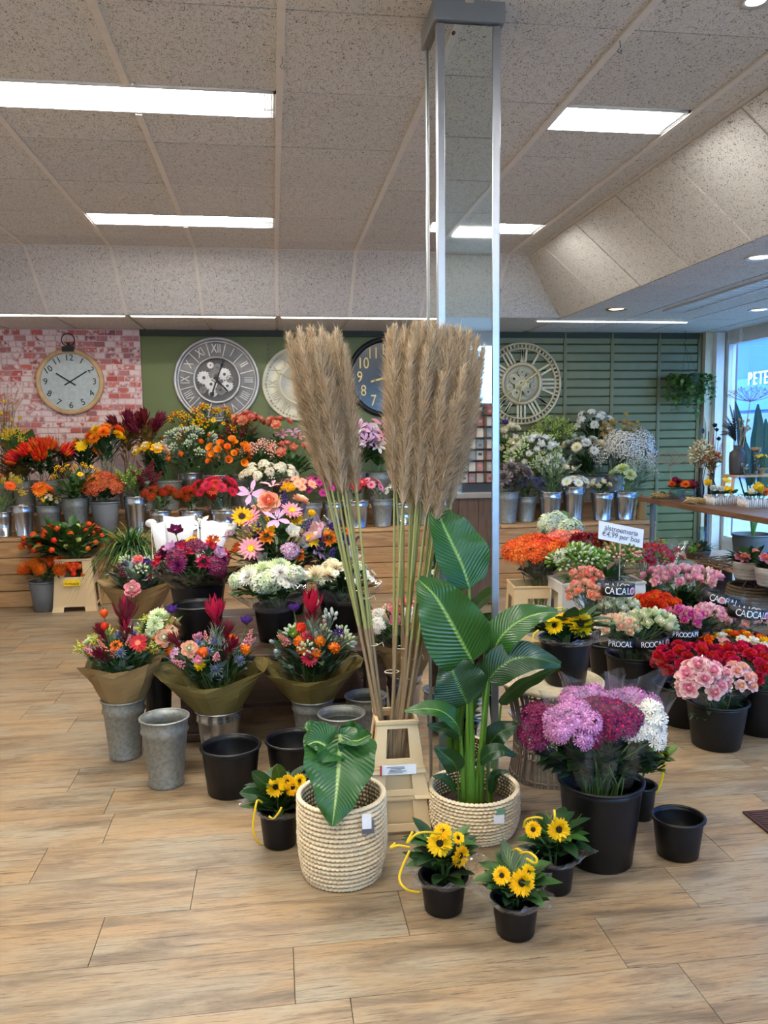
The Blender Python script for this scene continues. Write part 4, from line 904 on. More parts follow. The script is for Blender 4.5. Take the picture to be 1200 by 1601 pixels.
t = tuft('fountain_grass', 'fine dark red fountain grass in front of the bricks', (b.base.x, b.base.y, Z2+.03), 130, .82, .28, [LG['r'], M('grass_plum', (120, 52, 62), .7, nscale=9), M('grass_pinkish', (164, 96, 96), .7, nscale=9)], .0035, group=FG, droop=.35)
b = SB('zinc', 132, 750, 40, 'U', 'yellow and orange daisies'); BB('yellow_daisies', 'large yellow and orange daisies with dark foliage on the upper step', b, 133, 702, 26, 14, [('gerbera', 'dyellow', 'yellow', 7, .062), ('gerbera', 'orange', 'dorange', 4, .06)], ('d', 100, .09))
b = SB('zinc', 168, 750, 40, 'U', 'orange and yellow ranunculus'); BB('orange_chrysanthemums', 'orange and gold chrysanthemums above sage foliage', b, 165, 686, 26, 18, [('mum', 'orange', 'dorange', 7, .06), ('mum', 'dyellow', 'orange', 5, .055)], (('d', 70, .09), ('s', 40, .08)))
for px, n, ll in ((200, 7, 'dark red protea cones nearest the orange chrysanthemums'), (232, 6, 'dark red protea cones beside the yellow roses')):
    b = SB('zinc', px, 745, 34, 'U', 'dark red protea cones' if px < 210 else 'tall burgundy protea cones', Y=7.62); BB('protea_bunch', ll, b, px, 682, 18, 22, [('leuca', 'burg', 'dred', n, .085, 'b')], ('b', 40, .08), lo=.1, stem='b')
# wire basket standing on the upper step
wb = AT(210, 735, 7.38); t = thing('wire_basket', 'small rusty wire mesh basket on the upper step', 'basket', (wb.x, wb.y, Z2), None); m = MB()
for k in range(9): m.lathe([(.075, 0), (.078, .002), (.075, .004)], 20, (wb.x, wb.y, Z2+.004+k*.024))
for k in range(24):
    a = k*PI/12; m.tube([(wb.x+.075*math.cos(a), wb.y+.075*math.sin(a), Z2+.003), (wb.x+.075*math.cos(a), wb.y+.075*math.sin(a), Z2+.2)], .0015, 3)
part(m, 'wire_mesh', M('rusty_wire', (110, 92, 78), .6, .5, nscale=9), t)
b = SB('zinc', 262, 752, 44, 'U', 'yellow roses'); BB('yellow_roses', 'pale yellow and peach roses below the grey clock', b, 235, 706, 24, 9, [('rose', 'yellow', 'cream', 6, .045), ('rose', 'peach', 'cream', 5, .043)], ('d', 90, .09), folw=1.1)
b = SB('shiny', 300, 738, 46, 'U', 'white and orange button blooms'); BB('safflower_bunch', 'bushy grey green sprigs dotted with orange safflowers', b, 294, 704, 44, 32, [('ball', 'orange', 'dyellow', 11, .028), ('budc', 'silver', 'pgreen', 32, .05, 's')], (('s', 90, .05), ('d', 90, .06)), lo=-.4)
b = SB('zinc', 318, 742, 40, 'U', 'orange berries', Y=7.62); BB('orange_berries', 'airy branches of orange yellow blooms before the grey clock', b, 325, 664, 56, 26, [('berry', 'dyellow', 'orange', 22, .055), ('daisy', 'dyellow', 'orange', 20, .028)], (('g', 110, .07), ('l', 40, .07)), lo=-.3, depth=.5)
b = SB('shiny', 340, 742, 46, 'U', 'orange callas', Y=7.36); BB('calla_bunch', 'glossy orange calla lilies above the red gerberas', b, 360, 712, 30, 20, [('calla', 'orange', 'dyellow', 22, .065)], ('d', 30, .06), lo=-.5, face=2.2)
b = SB('zinc', 375, 742, 40, 'U', 'peach roses', Y=7.75); BB('peach_roses', 'tall peach pink roses beside the grey clock', b, 388, 660, 22, 12, [('rose', 'coral', 'peach', 11, .045)], ('g', 90, .09), folw=1.6)
BB('red_berries', 'dark red berry spikes under the tall peach roses', b, 372, 682, 28, 16, [('spike', 'burg', 'rust', 10, .07)], ('d', 40, .07))
b = SB('zinc', 408, 745, 40, 'U', 'pink berries', Y=7.4); BB('pink_berries', 'clusters of pale pink hypericum berries', b, 408, 708, 24, 14, [('berry', 'peach', 'palepink', 14, .05)], ('g', 70, .07))
b = SB('zinc', 440, 745, 40, 'U', 'coral roses', Y=7.7); BB('coral_roses', 'coral roses with pink nerines in front of the cream clock', b, 434, 664, 18, 9, [('rose', 'coral', 'peach', 5, .045)], ('g', 60, .07), folw=1.8, extra=[('lily', 'pink', 'dyellow', 441, 680, .07), ('lily', 'lilac', 'dyellow', 458, 676, .07), ('lily', 'pink', 'dyellow', 466, 683, .065)])
b = SB('zinc', 462, 748, 42, 'U', 'salmon blooms', Y=7.4); BB('salmon_blooms', 'salmon blooms on bushy green stems beside the pampas', b, 456, 714, 36, 20, [('bell', 'coral', 'peach', 8, .05), ('rose', 'coral', 'peach', 3, .05)], ('g', 130, .08), lo=.1)
b = SB('zinc', 552, 738, 40, 'U', 'pink lilies'); BB('lily_bunch', 'pink and white lilies below the black clock', b, 560, 692, 26, 28, [('lily', 'lilac', 'dyellow', 9, .085), ('lily', 'white', 'dyellow', 4, .08), ('bell', 'plum', 'purple', 4, .05)], ('g', 80, .12), lo=-.4, face=1.5)
b = SB('zinc', 592, 738, 46, 'U', 'white and lilac lilies'); BB('lily_bunch', 'white and lilac lilies touching the second pampas bundle', b, 590, 692, 22, 28, [('lily', 'white', 'dyellow', 5, .08), ('lily', 'pink', 'dyellow', 6, .085), ('hydra', 'white', 'cream', 2, .06)], ('g', 80, .12), lo=-.4, face=1.5)
b = SB('zinc', 652, 745, 40, 'U', 'white roses'); BB('white_roses', 'white roses hidden behind the large pampas bundle', b, 650, 700, 26, 18, [('rose', 'white', 'cream', 12, .045)], ('g', 70, .08))
b = SB('zinc', 788, 745, 40, 'U', 'cream freesias'); BB('cream_freesias', 'cream blooms with violet tips right beside the pillar', b, 790, 688, 20, 26, [('bell', 'cream', 'lime', 18, .05), ('bell', 'purple', 'blue', 4, .04)], ('g', 80, .08), lo=-.5)
b = SB('zinc', 838, 745, 44, 'U', 'white green lisianthus', Y=7.38); BB('lisianthus_bunch', 'large bunch of white and lime green lisianthus', b, 834, 716, 40, 32, [('bell', 'white', 'lime', 58, .046), ('budc', 'lime', 'pgreen', 30, .06, 'l')], ('y', 130, .06), lo=-.5)
b = SB('zinc', 868, 745, 40, 'U', 'lime green umbels', Y=7.72); BB('green_umbels', 'lime green leafy umbels below the skeleton clock', b, 864, 680, 28, 24, [('gold', 'lime', 'green', 22, .07, 'l')], ('l', 80, .06), lo=-.3)
b = SB('zinc', 922, 745, 44, 'U', 'white chrysanthemums', Y=7.42); BB('white_chrysanthemums', 'large cream white chrysanthemums with dark leaves', b, 912, 702, 34, 14, [('mum', 'white', 'cream', 5, .055), ('mum', 'cream', 'lime', 6, .06)], ('d', 140, .08), folw=1.2, extra=[('bell', 'silver', 'pgreen', 887, 694, .045), ('bell', 'silver', 'pgreen', 910, 688, .045), ('bell', 'silver', 'pgreen', 922, 690, .04), ('bell', 'silver', 'pgreen', 896, 684, .04)])
b = SB('zinc', 932, 742, 40, 'U', 'white asters', Y=7.78); BB('white_asters', 'tall small white asters against the slatted wall', b, 928, 664, 26, 20, [('spray', 'white', 'cream', 13, .045)], ('d', 130, .07), lo=-.4)
b = SB('zinc', 958, 742, 36, 'U', 'brown drumsticks', Y=7.7); BB('drumstick_bunch', 'dry brown round drumstick heads above the gypsophila', b, 964, 672, 26, 16, [('ball', 'gold', 'tan', 22, .026)], None, lo=-.5, stem='p', extra=[('ball', 'gold', 'tan', 978, 647, .026), ('ball', 'gold', 'tan', 985, 662, .024), ('ball', 'gold', 'tan', 996, 660, .024), ('ball', 'gold', 'tan', 1000, 668, .024)])
b = SB('shiny', 960, 745, 40, 'U', 'gypsophila', Y=7.3); BB('gypsophila_bunch', 'big airy cloud of white gypsophila', b, 978, 712, 34, 24, [('gyp', 'white', 'cream', 8, .15)], None, lo=-.2, stem='p', Y=7.3)
m = MB(); m.lathe([(.05, 0), (.045, .1), (.03, .2), (.005, .24)], 10, wob=lambda a, j: 1+.15*math.sin(3*a)); part(m, 'paper_sheet', KRAFT, label='crumpled brown paper tucked behind the last shelf bucket', cat='paper', org=(0, 0, 0)).location = (AT(1003, 820, 6.95).x, 6.95, Z1)

# ================================================================== wall clocks
FACEZ = M('zinc_clock_face', (176, 188, 186), .5, .3, nscale=30, namt=.4, rgb2=(206, 214, 212))
SILV = M('pewter_metal', (116, 114, 112), .38, .5, nscale=8, namt=.5, rgb2=(70, 68, 68)); SILV2 = M('pewter_light', (206, 204, 200), .35, .4, nscale=8, namt=.3); SILVD = M('pewter_dark', (84, 82, 82), .45, .5, nscale=10, namt=.3)
CRM = M('cream_metal', (214, 208, 180), .45, .2, nscale=6, namt=.2); CRMD = M('cream_metal_dark', (176, 170, 142), .5, .2, nscale=6, namt=.2)
GOLDM = M('gold_paint', (214, 180, 106), .4, .4, nscale=8, namt=.2); BLKC = M('black_clock_face', (36, 38, 42), .18, nscale=6, namt=.2); ANT = M('antique_gold', (206, 190, 152), .45, .3, nscale=9, namt=.5, rgb2=(150, 128, 88))
OAKR = M('oak_ring', (206, 170, 122), .55, nscale=12, namt=.3)
CW = Matrix(((1, 0, 0, 0), (0, 0, -1, 0), (0, 1, 0, 0), (0, 0, 0, 1)))       # clock plane: x right, y up, z towards the room
def clock(px, py, rpx, label):
    c = AT(px, py, Y1-.03); r = rpx*PXM(c); t = thing('wall_clock', label, 'clock', c, 'wall clocks'); return t, c, r, T(c) @ CW
def disc(prof, n=48): m = MB(); m.lathe(prof, n); return m
def cpart(t, X, mb, name, mat, smooth=True): return put(mb.mesh(name, mat, (0, 0, 0), smooth), name, t, X)
def hand(t, X, ang, L, tail, w, mat, z, name='hand', spade=0):
    m = MB(); m.box((0, (L-tail)/2, z), (w, L+tail, .004), taper=.8)
    if spade: m.lathe([(.001, 0), (spade, 0), (spade, .004), (.001, .004)], 12, (0, -tail, z-.002)); m.lathe([(.001, 0), (spade*.6, 0), (spade*.6, .004), (.001, .004)], 12, (0, L*.75, z-.002))
    return cpart(t, X @ RZ(-ang), m, name, mat, False)
ROM = ['XII', 'I', 'II', 'III', 'IIII', 'V', 'VI', 'VII', 'VIII', 'IX', 'X', 'XI']
def gear(t, X, x, y, r, z, mat, teeth=14):
    m = MB(); m.lathe([(r*.25, 0), (r*.25, .008), (r*.5, .008), (r*.55, .004), (r*.72, .004), (r*.76, .01), (r*.9, .01), (r*.9, 0)], 24)
    for k in range(teeth): a = 2*PI*k/teeth; m.box((r*.95*math.cos(a), r*.95*math.sin(a), .004), (r*.16, r*.14, .008), 0, a)
    cpart(t, X @ T((x, y, z)), m, 'gear', mat, False)
# pocket-watch clock on the bricks
t, c, r, X = clock(110, 597, 51, 'round pocket-watch style clock with wooden rim on the brick panel')
cpart(t, X, disc([(r*.86, 0), (r*.86, .02), (r*.88, .035), (r*.98, .035), (r, .025), (r, -.02)]), 'rim', OAKR)
cpart(t, X, disc([(.001, .012), (r*.9, .012)]), 'dial', FACEZ)
for k in range(12):
    a = k*PI/6; rot = [0, -.5, -.9, 0, .6, .4, 0, -.5, -.4, 0, .5, .5][k]
    letters('12' if k == 0 else str(k), 'numeral', BLACKM, X @ T((r*.72*math.sin(a), r*.72*math.cos(a), .014)) @ RZ(rot), t, r*.27)
hand(t, X, math.radians(58), r*.6, r*.2, .012, BLACKM, .02); hand(t, X, math.radians(-57), r*.47, r*.2, .012, BLACKM, .024)
m = MB(); m.lathe([(r*.19+.005*math.cos(q*PI/3), .005*math.sin(q*PI/3)) for q in range(7)], 24, (0, r*1.26, .02)); m.box((0, r*.98, .02), (r*.34, .05, .05)); m.box((0, r*1.08, .02), (.02, .06, .03)); m.ball((0, r*1.13, .02), .016, 8); cpart(t, X, m, 'hanging_loop', BLACKM, False)
# grey gear clock
t, c, r, X = clock(339, 594, 66, 'large pewter grey gear clock with roman numerals on the green wall')
cpart(t, X, disc([(.001, -.01), (r*.97, -.01)]), 'dial', SILV)
for nm, a_, b_ in (('rim', .93, 1.), ('inner_ring', .5, .56)): cpart(t, X, disc([(r*a_, -.02), (r*a_, .02), (r*(a_+b_)/2, .03), (r*b_, .02), (r*b_, -.03)]), nm, SILV2)
cpart(t, X, disc([(r*.88, .0), (r*.9, .012), (r*.92, .0)]), 'track_ring', SILV2); cpart(t, X, disc([(.001, -.004), (r*.5, -.004)]), 'gear_plate', SILVD)
for k in range(12):
    a = k*PI/6; letters(ROM[k], 'numeral', SILV2, X @ RZ(-a) @ T((0, r*.73, -.004)) @ S(.8, 1.25, 1), t, r*.24, .006)
    m = MB(); m.box((0, r*.74, -.003), (r*.02, r*.36, .012)); cpart(t, X @ RZ(-a-PI/12), m, 'spoke', SILV2, False)
for x, y, q in ((-.3, .05, .16), (-.02, .1, .17), (.18, .13, .15), (.3, .02, .09), (.24, -.14, .14), (.08, -.24, .13), (-.14, -.1, .15), (-.33, -.24, .09), (-.14, .34, .08), (.02, .28, .11), (-.1, -.3, .11)): gear(t, X, x*r, y*r, q*r, .002+.012*R.random(), SILV2 if R.random() < .7 else SILV)
hand(t, X, math.radians(20), r*.48, r*.36, .014, BLACKM, .03, spade=.022); hand(t, X, math.radians(138), r*.36, r*.05, .014, BLACKM, .034, spade=.016)
# cream clock half behind the pampas
t, c, r, X = clock(468, 600, 58, 'cream metal clock with roman numerals half hidden by the pampas grass')
cpart(t, X, disc([(.001, 0), (r*.5, .0), (r*.52, .014), (r*.55, .0), (r*.93, .0), (r*.97, .02), (r, .01), (r, -.03)]), 'dial', CRM)
for k in range(12): a = k*PI/6; letters(ROM[k], 'numeral', CRMD, X @ RZ(-a) @ T((0, r*.70, .001)) @ S(.8, 1.15, 1), t, r*.27, .006)
m = MB()
for k in range(60): a = k*PI/30; m.ball((r*.88*math.cos(a), r*.88*math.sin(a), .004), .009 if k % 5 else .013, 6)
cpart(t, X, m, 'minute_studs', CRM); hand(t, X, 2.1, r*.45, .03, .014, CRMD, .012); hand(t, X, 5.2, r*.6, .03, .012, CRMD, .016)
# black clock with golden numerals
t, c, r, X = clock(604, 590, 62, 'black clock with golden numerals behind the two pampas bundles')
cpart(t, X, disc([(.001, 0), (r*.88, 0)]), 'dial', BLKC); cpart(t, X, disc([(r*.87, 0), (r*.89, .035), (r*.97, .045), (r, .02), (r, -.03)]), 'rim', BLACKM)
for k in range(12): a = k*PI/6; letters('12' if k == 0 else str(k), 'numeral', GOLDM, X @ T((r*.68*math.sin(a), r*.68*math.cos(a), .004)) @ S(.85, 1.1, 1), t, r*.36, .004)
hand(t, X, math.radians(255), r*.42, .02, .02, GOLDM, .012, spade=.02); hand(t, X, math.radians(40), r*.5, .02, .016, GOLDM, .016)
# skeleton clock on the slats
t, c, r, X = clock(815, 600, 64, 'open skeleton clock in antique gold on the slatted wall beside the pillar')
for nm, a_, b_ in (('outer_ring', .95, 1.), ('track_ring', .83, .87), ('gear_ring', .44, .52)): cpart(t, X, disc([(r*a_, -.01), (r*a_, .018), (r*b_, .018), (r*b_, -.01), (r*a_, -.01)]), nm, ANT)
m = MB()
for k in range(60): a = k*PI/30; m.box((r*.91*math.cos(a), r*.91*math.sin(a), .004), (r*.09, r*.035, .012), 0, a)
cpart(t, X, m, 'ladder_track', ANT, False)
for k in range(12):
    a = k*PI/6; bars = {'I': (0,), 'II': (-.06, .06), 'III': (-.1, 0, .1)}.get(ROM[k], (-.08, .02, .1))
    for bx in bars:
        m = MB(); m.box((bx*r, r*.68, .006), (r*.05, r*.33, .012)); cpart(t, X @ RZ(-a) @ RZ(R.choice((-.12, 0, .12)) if len(ROM[k]) > 2 and k not in (3,) else 0), m, 'numeral_bar', ANT, False)
cpart(t, X, disc([(r*.26, 0), (r*.26, .006), (r*.46, .006), (r*.46, 0)]), 'gear_plate', CRMD)
for x, y, q in ((0, 0, .2), (.2, .12, .12), (-.2, .12, .13), (.16, -.2, .12), (-.14, -.22, .13), (0, .28, .11), (.3, -.06, .09), (-.3, -.08, .09)): gear(t, X, x*r, y*r, q*r, .008, ANT if R.random() < .6 else CRMD)
hand(t, X, math.radians(55), r*.5, r*.1, .018, GOLDM, .03); hand(t, X, math.radians(237), r*.85, .02, .01, GOLDM, .034); hand(t, X, math.radians(190), r*.5, .02, .012, GOLDM, .032)
# ================================================================== big green leaf shader and builder
def bigleaf_mat(key, c1, c2, rib, rough=.3):
    m, nt, b = nt_new(key); N = nt.nodes
    at = N.new('ShaderNodeAttribute'); at.attribute_name = 'luv'; sp = N.new('ShaderNodeSeparateXYZ'); link(nt, at.outputs['Vector'], sp.inputs[0])
    ab = N.new('ShaderNodeMath'); ab.operation = 'ABSOLUTE'; link(nt, sp.outputs[0], ab.inputs[0])
    # side veins run obliquely from the midrib
    vv = N.new('ShaderNodeMath'); vv.operation = 'MULTIPLY_ADD'; vv.inputs[1].default_value = -.22; link(nt, ab.outputs[0], vv.inputs[0]); link(nt, sp.outputs[1], vv.inputs[2])
    w = N.new('ShaderNodeMath'); w.operation = 'MULTIPLY'; w.inputs[1].default_value = 150; link(nt, vv.outputs[0], w.inputs[0]); sn = N.new('ShaderNodeMath'); sn.operation = 'SINE'; link(nt, w.outputs[0], sn.inputs[0])
    r = N.new('ShaderNodeMapRange'); r.inputs[1].default_value = .2; r.inputs[2].default_value = 1; r.inputs[4].default_value = .32; link(nt, sn.outputs[0], r.inputs[0])
    mx = N.new('ShaderNodeMix'); mx.data_type = 'RGBA'; mx.inputs[6].default_value = lin(c1); mx.inputs[7].default_value = lin(c2); link(nt, r.outputs[0], mx.inputs[0])
    rr = N.new('ShaderNodeMapRange'); rr.inputs[1].default_value = .03; rr.inputs[2].default_value = .075; rr.inputs[3].default_value = 1; rr.inputs[4].default_value = 0; link(nt, ab.outputs[0], rr.inputs[0])
    m2 = N.new('ShaderNodeMix'); m2.data_type = 'RGBA'; m2.inputs[7].default_value = lin(rib); link(nt, rr.outputs[0], m2.inputs[0]); link(nt, mx.outputs[2], m2.inputs[6])
    link(nt, m2.outputs[2], b.inputs['Base Color']); b.inputs['Roughness'].default_value = rough
    bp = N.new('ShaderNodeBump'); bp.inputs['Strength'].default_value = .25; bp.inputs['Distance'].default_value = .004; link(nt, sn.outputs[0], bp.inputs['Height']); link(nt, bp.outputs[0], b.inputs['Normal'])
    t = N.new('ShaderNodeBsdfTranslucent'); t.inputs[0].default_value = lin((96, 150, 40)); ms = N.new('ShaderNodeMixShader'); ms.inputs[0].default_value = .12
    link(nt, b.outputs[0], ms.inputs[1]); link(nt, t.outputs[0], ms.inputs[2]); link(nt, ms.outputs[0], N['Material Output'].inputs[0])
    return m
STRL = bigleaf_mat('strelitzia_leaf', (34, 80, 28), (48, 100, 34), (122, 160, 74), .28); STRD = bigleaf_mat('strelitzia_leaf_dark', (24, 56, 28), (34, 72, 34), (72, 110, 52), .3)
ALOC = bigleaf_mat('alocasia_leaf', (36, 84, 36), (50, 104, 42), (150, 176, 96), .32)
def bigleaf(parent, mid, W, nrm, mat, name='leaf', prof=None, fold=.12, wav=.03, n=18, k=5, one=1.):
    """leaf blade along midrib points mid; W = greatest half width; nrm = direction the upper face looks to"""
    mid = [Vector(p) for p in mid]; m = MB(); vs = []; fs = []; uv = []
    def C3(t):
        s = t*(len(mid)-1); i = min(int(s), len(mid)-2); f = s-i
        p0 = mid[max(i-1, 0)]; p1 = mid[i]; p2 = mid[i+1]; p3 = mid[min(i+2, len(mid)-1)]
        return .5*((2*p1)+(p2-p0)*f+(2*p0-5*p1+4*p2-p3)*f*f+(3*p1-p0-3*p2+p3)*f**3)
    prof = prof or (lambda t: max(0, math.sin(PI*min(1, t**.8*1.0)))**.75)
    for i in range(n+1):
        t = i/n; c = C3(t); d = (C3(min(1, t+.02))-C3(max(0, t-.02))).normalized()
        s = d.cross(Vector(nrm)).normalized(); u = s.cross(d); w = W*prof(t)+.0005
        for j in range(-k, k+1):
            q = j/k; vs.append(c+s*(w*q*(one if q < 0 else 1))+u*(fold*w*abs(q)+wav*W*math.sin(t*17+j*.5)*q*q)); uv.append((q, t, 0))
        if i:
            for j in range(2*k): a = (i-1)*(2*k+1)+j; b = a+2*k+1; fs.append((a, a+1, b+1, b))
    m.add(vs, fs); m.uv = uv; o = part(m, name, mat, parent); return o

# ================================================================== coiled seagrass baskets
SEAG = M('seagrass_coil', (240, 224, 190), .75, nscale=34, namt=.5, rgb2=(190, 158, 112), var=.06, bump=.3, bscale=70)
cm = MB(); vs = []; fs = []; NS, NR = 180, 8
for i in range(NS):
    a = 2*PI*i/NS; st_ = 1+(.15 if i % 3 else -.45)
    for j in range(NR):
        q = 2*PI*j/NR; vs.append(((1+.058*st_*math.cos(q))*math.cos(a), (1+.058*st_*math.cos(q))*math.sin(a), math.sin(q)*(1 if i % 3 else .8)))
for i in range(NS):
    for j in range(NR): fs.append((i*NR+j, ((i+1) % NS)*NR+j, ((i+1) % NS)*NR+(j+1) % NR, i*NR+(j+1) % NR))
cm.add(vs, fs); COIL = cm.mesh('coil', SEAG)
def basket(px, ytop, ybot, w, label, n=14):
    p = FL(px, ybot); r = w/2*PXM(p); c = Vector((p.x, p.y+r*.85, 0)); c.x = AT(px, ybot, c.y).x; top = AT(px, ytop, c.y); r = w/2*PXM(top); h = top.z
    t = thing('seagrass_basket', label, 'basket', c, 'coiled seagrass baskets')
    for k in range(n):
        f = (k+.5)/n; rr = r*(.86+.14*min(1, f*3.2)**.6) if f < .4 else r*(1.0+.015*math.sin(f*3))
        z = h*f; hh = h/n*.5
        put(COIL, 'coil', t, T((c.x+R.uniform(-.001, .001), c.y, z)) @ RZ(R.random()*6) @ S(rr-.006, rr-.006, hh*1.02))
    m = MB(); m.lathe([(.001, .012), (r*.82, .012), (r*.84, .02)], 30, c); part(m, 'bottom', SEAG, t)
    m = MB(); m.lathe([(r*.9, .03), (r*.93, h*.5), (r*.93, h*.93)], 30, c); part(m, 'liner_film', film('pot_liner', (210, 205, 190), 1.6, .15, ((120, 105, 80), .45)), t)
    return t, c, r, h
SOIL = M('potting_soil', (58, 40, 30), .95, nscale=40, namt=.6, bump=.8, bscale=50)
def soil(c, r, z, label):
    m = MB(); m.lathe([(.001, z+.006), (r*.5, z+.004), (r*.8, z), (r*.86, z-.01), (r*.7, .03), (.001, .025)], 24, c); return part(m, 'grow_pot', SOIL, label=label, cat='soil', org=(c.x, c.y, 0))
TAGW = M('white_tag', (236, 240, 244), .5, nscale=30, namt=.12); TAGG = M('grey_tag', (92, 98, 106), .5, nscale=10, namt=.1)
# ---- basket with the big alocasia leaf
t, c, r, h = basket(536, 1236, 1394, 138, 'coiled seagrass basket holding the large crinkled leaf plant', 18)
B1 = (c, r, h); soil(c, r, h*.6, 'dark soil inside the seagrass basket under the crinkled leaf')
tp = AT(573, 1287, c.y-r-.012); m = MB(); m.box(tp+Vector((.004, 0, -.012)), (.037, .002, .042), 0); m.box(tp+Vector((0, -.002, .006)), (.028, .002, .045), 1); part(m, 'price_tag', [TAGG, TAGW], t, False, label='grey and white price tag')
al = thing('alocasia_plant', 'plant with one huge glossy crinkled leaf hanging over the basket rim', 'plant', (c.x, c.y, h*.6))
Yl = c.y-.06
def PT(x, y, dy=0): return AT(x, y, Yl+dy)
prof = lambda t: (.86+.14*math.sin(PI*min(1, t*2.2)))*(1-(max(0, t-.28)/.72)**1.5)**.9*min(1, (t+.03)*14)**.5*(1+.06*math.sin(t*19))
bigleaf(al, [PT(532, 1148, .07), PT(530, 1185, .0), PT(527, 1225, -.05), PT(523, 1262, -.09), PT(519, 1292, -.11)], 58*PXM(PT(530, 1200)), (0, -1, .45), ALOC, prof=prof, fold=.12, wav=.09, n=26)
bigleaf(al, [PT(530, 1176, .06), PT(512, 1168, .03), PT(495, 1160, .03), PT(478, 1166, .02)], 30*PXM(PT(495, 1160)), (-.2, -.7, .8), ALOC, fold=.55, wav=.22)
bigleaf(al, [PT(520, 1172, .1), PT(505, 1150, .09), PT(490, 1140, .08), PT(474, 1142, .06)], 24*PXM(PT(495, 1160)), (-.2, -.6, .9), ALOC, fold=-.3, wav=.25)
bigleaf(al, [PT(532, 1176, .08), PT(548, 1160, .05), PT(560, 1158, .02), PT(581, 1148, .0)], 24*PXM(PT(495, 1160)), (.2, -.6, .8), ALOC, fold=.5, wav=.22)
bigleaf(al, [PT(530, 1178, .1), PT(545, 1150, .1), PT(553, 1138, .1), PT(560, 1132, .08)], 20*PXM(PT(495, 1160)), (.3, -.8, .6), ALOC, fold=.5, wav=.2)
m = MB(); so = Vector((c.x, c.y, h*.6))
for q in ((534, 1165, .05), (530, 1176, .06), (520, 1172, .1), (532, 1176, .08), (530, 1178, .1)): m.tube([so, so.lerp(PT(*q), .6)+Vector((0, .02, .01)), PT(*q)], [.011, .008, .005], 6)
part(m, 'petioles', STEM['g'], al)
bigleaf(al, [so+Vector((.03, -.02, 0)), so+Vector((.06, -.03, .035)), so+Vector((.09, -.05, .03)), so+Vector((.12, -.06, -.005))], .022, (0, -.5, 1), ALOC); bigleaf(al, [so+Vector((-.03, -.02, 0)), so+Vector((-.05, -.05, .04)), so+Vector((-.07, -.08, .02))], .02, (0, -.5, 1), ALOC)
# ---- basket with the strelitzia
t, c, r, h = basket(740, 1226, 1324, 140, 'coiled seagrass basket holding the tall strelitzia in front of the pillar', 13)
soil(c, r, h*.55, 'dark soil inside the seagrass basket under the tall strelitzia')
tp = AT(780, 1278, c.y-r-.004); m = MB(); m.box(tp+Vector((.006, .006, .012)), (.03, .002, .03), 0); m.box(tp+Vector((0, .002, -.008)), (.036, .002, .03), 1); part(m, 'price_tag', [C((110, 150, 120)), TAGW], t, False, label='small white and green price tag')
st = thing('strelitzia_plant', 'tall strelitzia with broad paddle leaves in front of the mirrored pillar', 'plant', (c.x, c.y, h*.55))
Ys = c.y; so = Vector((c.x, c.y, h*.55))
def PS(x, y, dy=0): return AT(x, y, Ys+dy)
pad = lambda t: (math.sin(PI*min(1, t**.62))**.7 if t < .97 else .15)
pxm = PXM(PS(735, 1000))*1.1
LV = [  # midrib px points (base first) with depth offset, half width px, normal, material, one-sided factor
 ([(733, 920, 0), (722, 885, -.01), (706, 850, .0), (690, 815, .02), (680, 782, .05)], 46, (.35, -1, .15), STRL, .8),
 ([(738, 1034, -.03), (722, 1005, -.05), (702, 968, -.06), (680, 932, -.05), (654, 906, -.02)], 44, (-.1, -1, .3), STRL, 1.1),
 ([(730, 1100, -.04), (718, 1075, -.05), (708, 1052, -.05), (697, 1034, -.03)], 40, (.1, -1, .1), STRD, 1),
 ([(768, 1030, .0), (780, 1000, -.02), (805, 975, -.03), (838, 960, -.03), (872, 957, -.02)], 27, (-.35, -.75, .75), STRL, 1),
 ([(762, 1064, -.04), (785, 1040, -.06), (815, 1028, -.07), (845, 1030, -.07), (876, 1040, -.06)], 26, (-.1, -.8, .6), STRD, 1),
 ([(783, 1102, .02), (795, 1085, .02), (820, 1067, .02), (845, 1055, .01), (874, 1044, .0)], 19, (.4, -.8, -.4), STRD, 1),
 ([(720, 1150, -.06), (712, 1130, -.09), (690, 1112, -.1), (662, 1108, -.1), (632, 1112, -.08)], 17, (.2, -.6, .8), STRL, 1),
 ([(718, 1150, .0), (705, 1142, -.02), (688, 1138, -.03), (667, 1134, -.03)], 11, (0, -.8, .6), STRD, 1),
 ([(715, 1205, -.06), (708, 1192, -.08), (695, 1180, -.09), (679, 1168, -.09)], 15, (-.1, -1, .3), STRD, 1),
 ([(762, 1170, .02), (775, 1150, .0), (792, 1140, -.01), (812, 1132, -.01)], 17, (.1, -.8, .7), STRD, 1),
 ([(750, 1190, -.05), (765, 1178, -.08), (785, 1174, -.09), (806, 1182, -.08)], 13, (0, -.6, .8), STRD, 1),
 ([(757, 1020, .06), (745, 990, .06), (732, 965, .06), (718, 948, .06)], 26, (.5, -1, .2), STRD, 1),
 ([(712, 1238, -.03), (702, 1224, -.05), (690, 1216, -.06), (676, 1214, -.06)], 8, (0, -.6, .8), STRD, 1),
 ([(768, 1240, -.02), (770, 1218, -.03), (780, 1208, -.04), (796, 1206, -.04)], 7, (0, -.6, .8), STRD, 1)]
for i, (pts, w, nr, mt, one) in enumerate(LV): bigleaf(st, [PS(*p) for p in pts], w*pxm, nr, mt, prof=pad, fold=.16, wav=.06, one=one, n=20)
SH1 = M('stem_shoot', (96, 140, 46), .4, nscale=4, namt=.25)
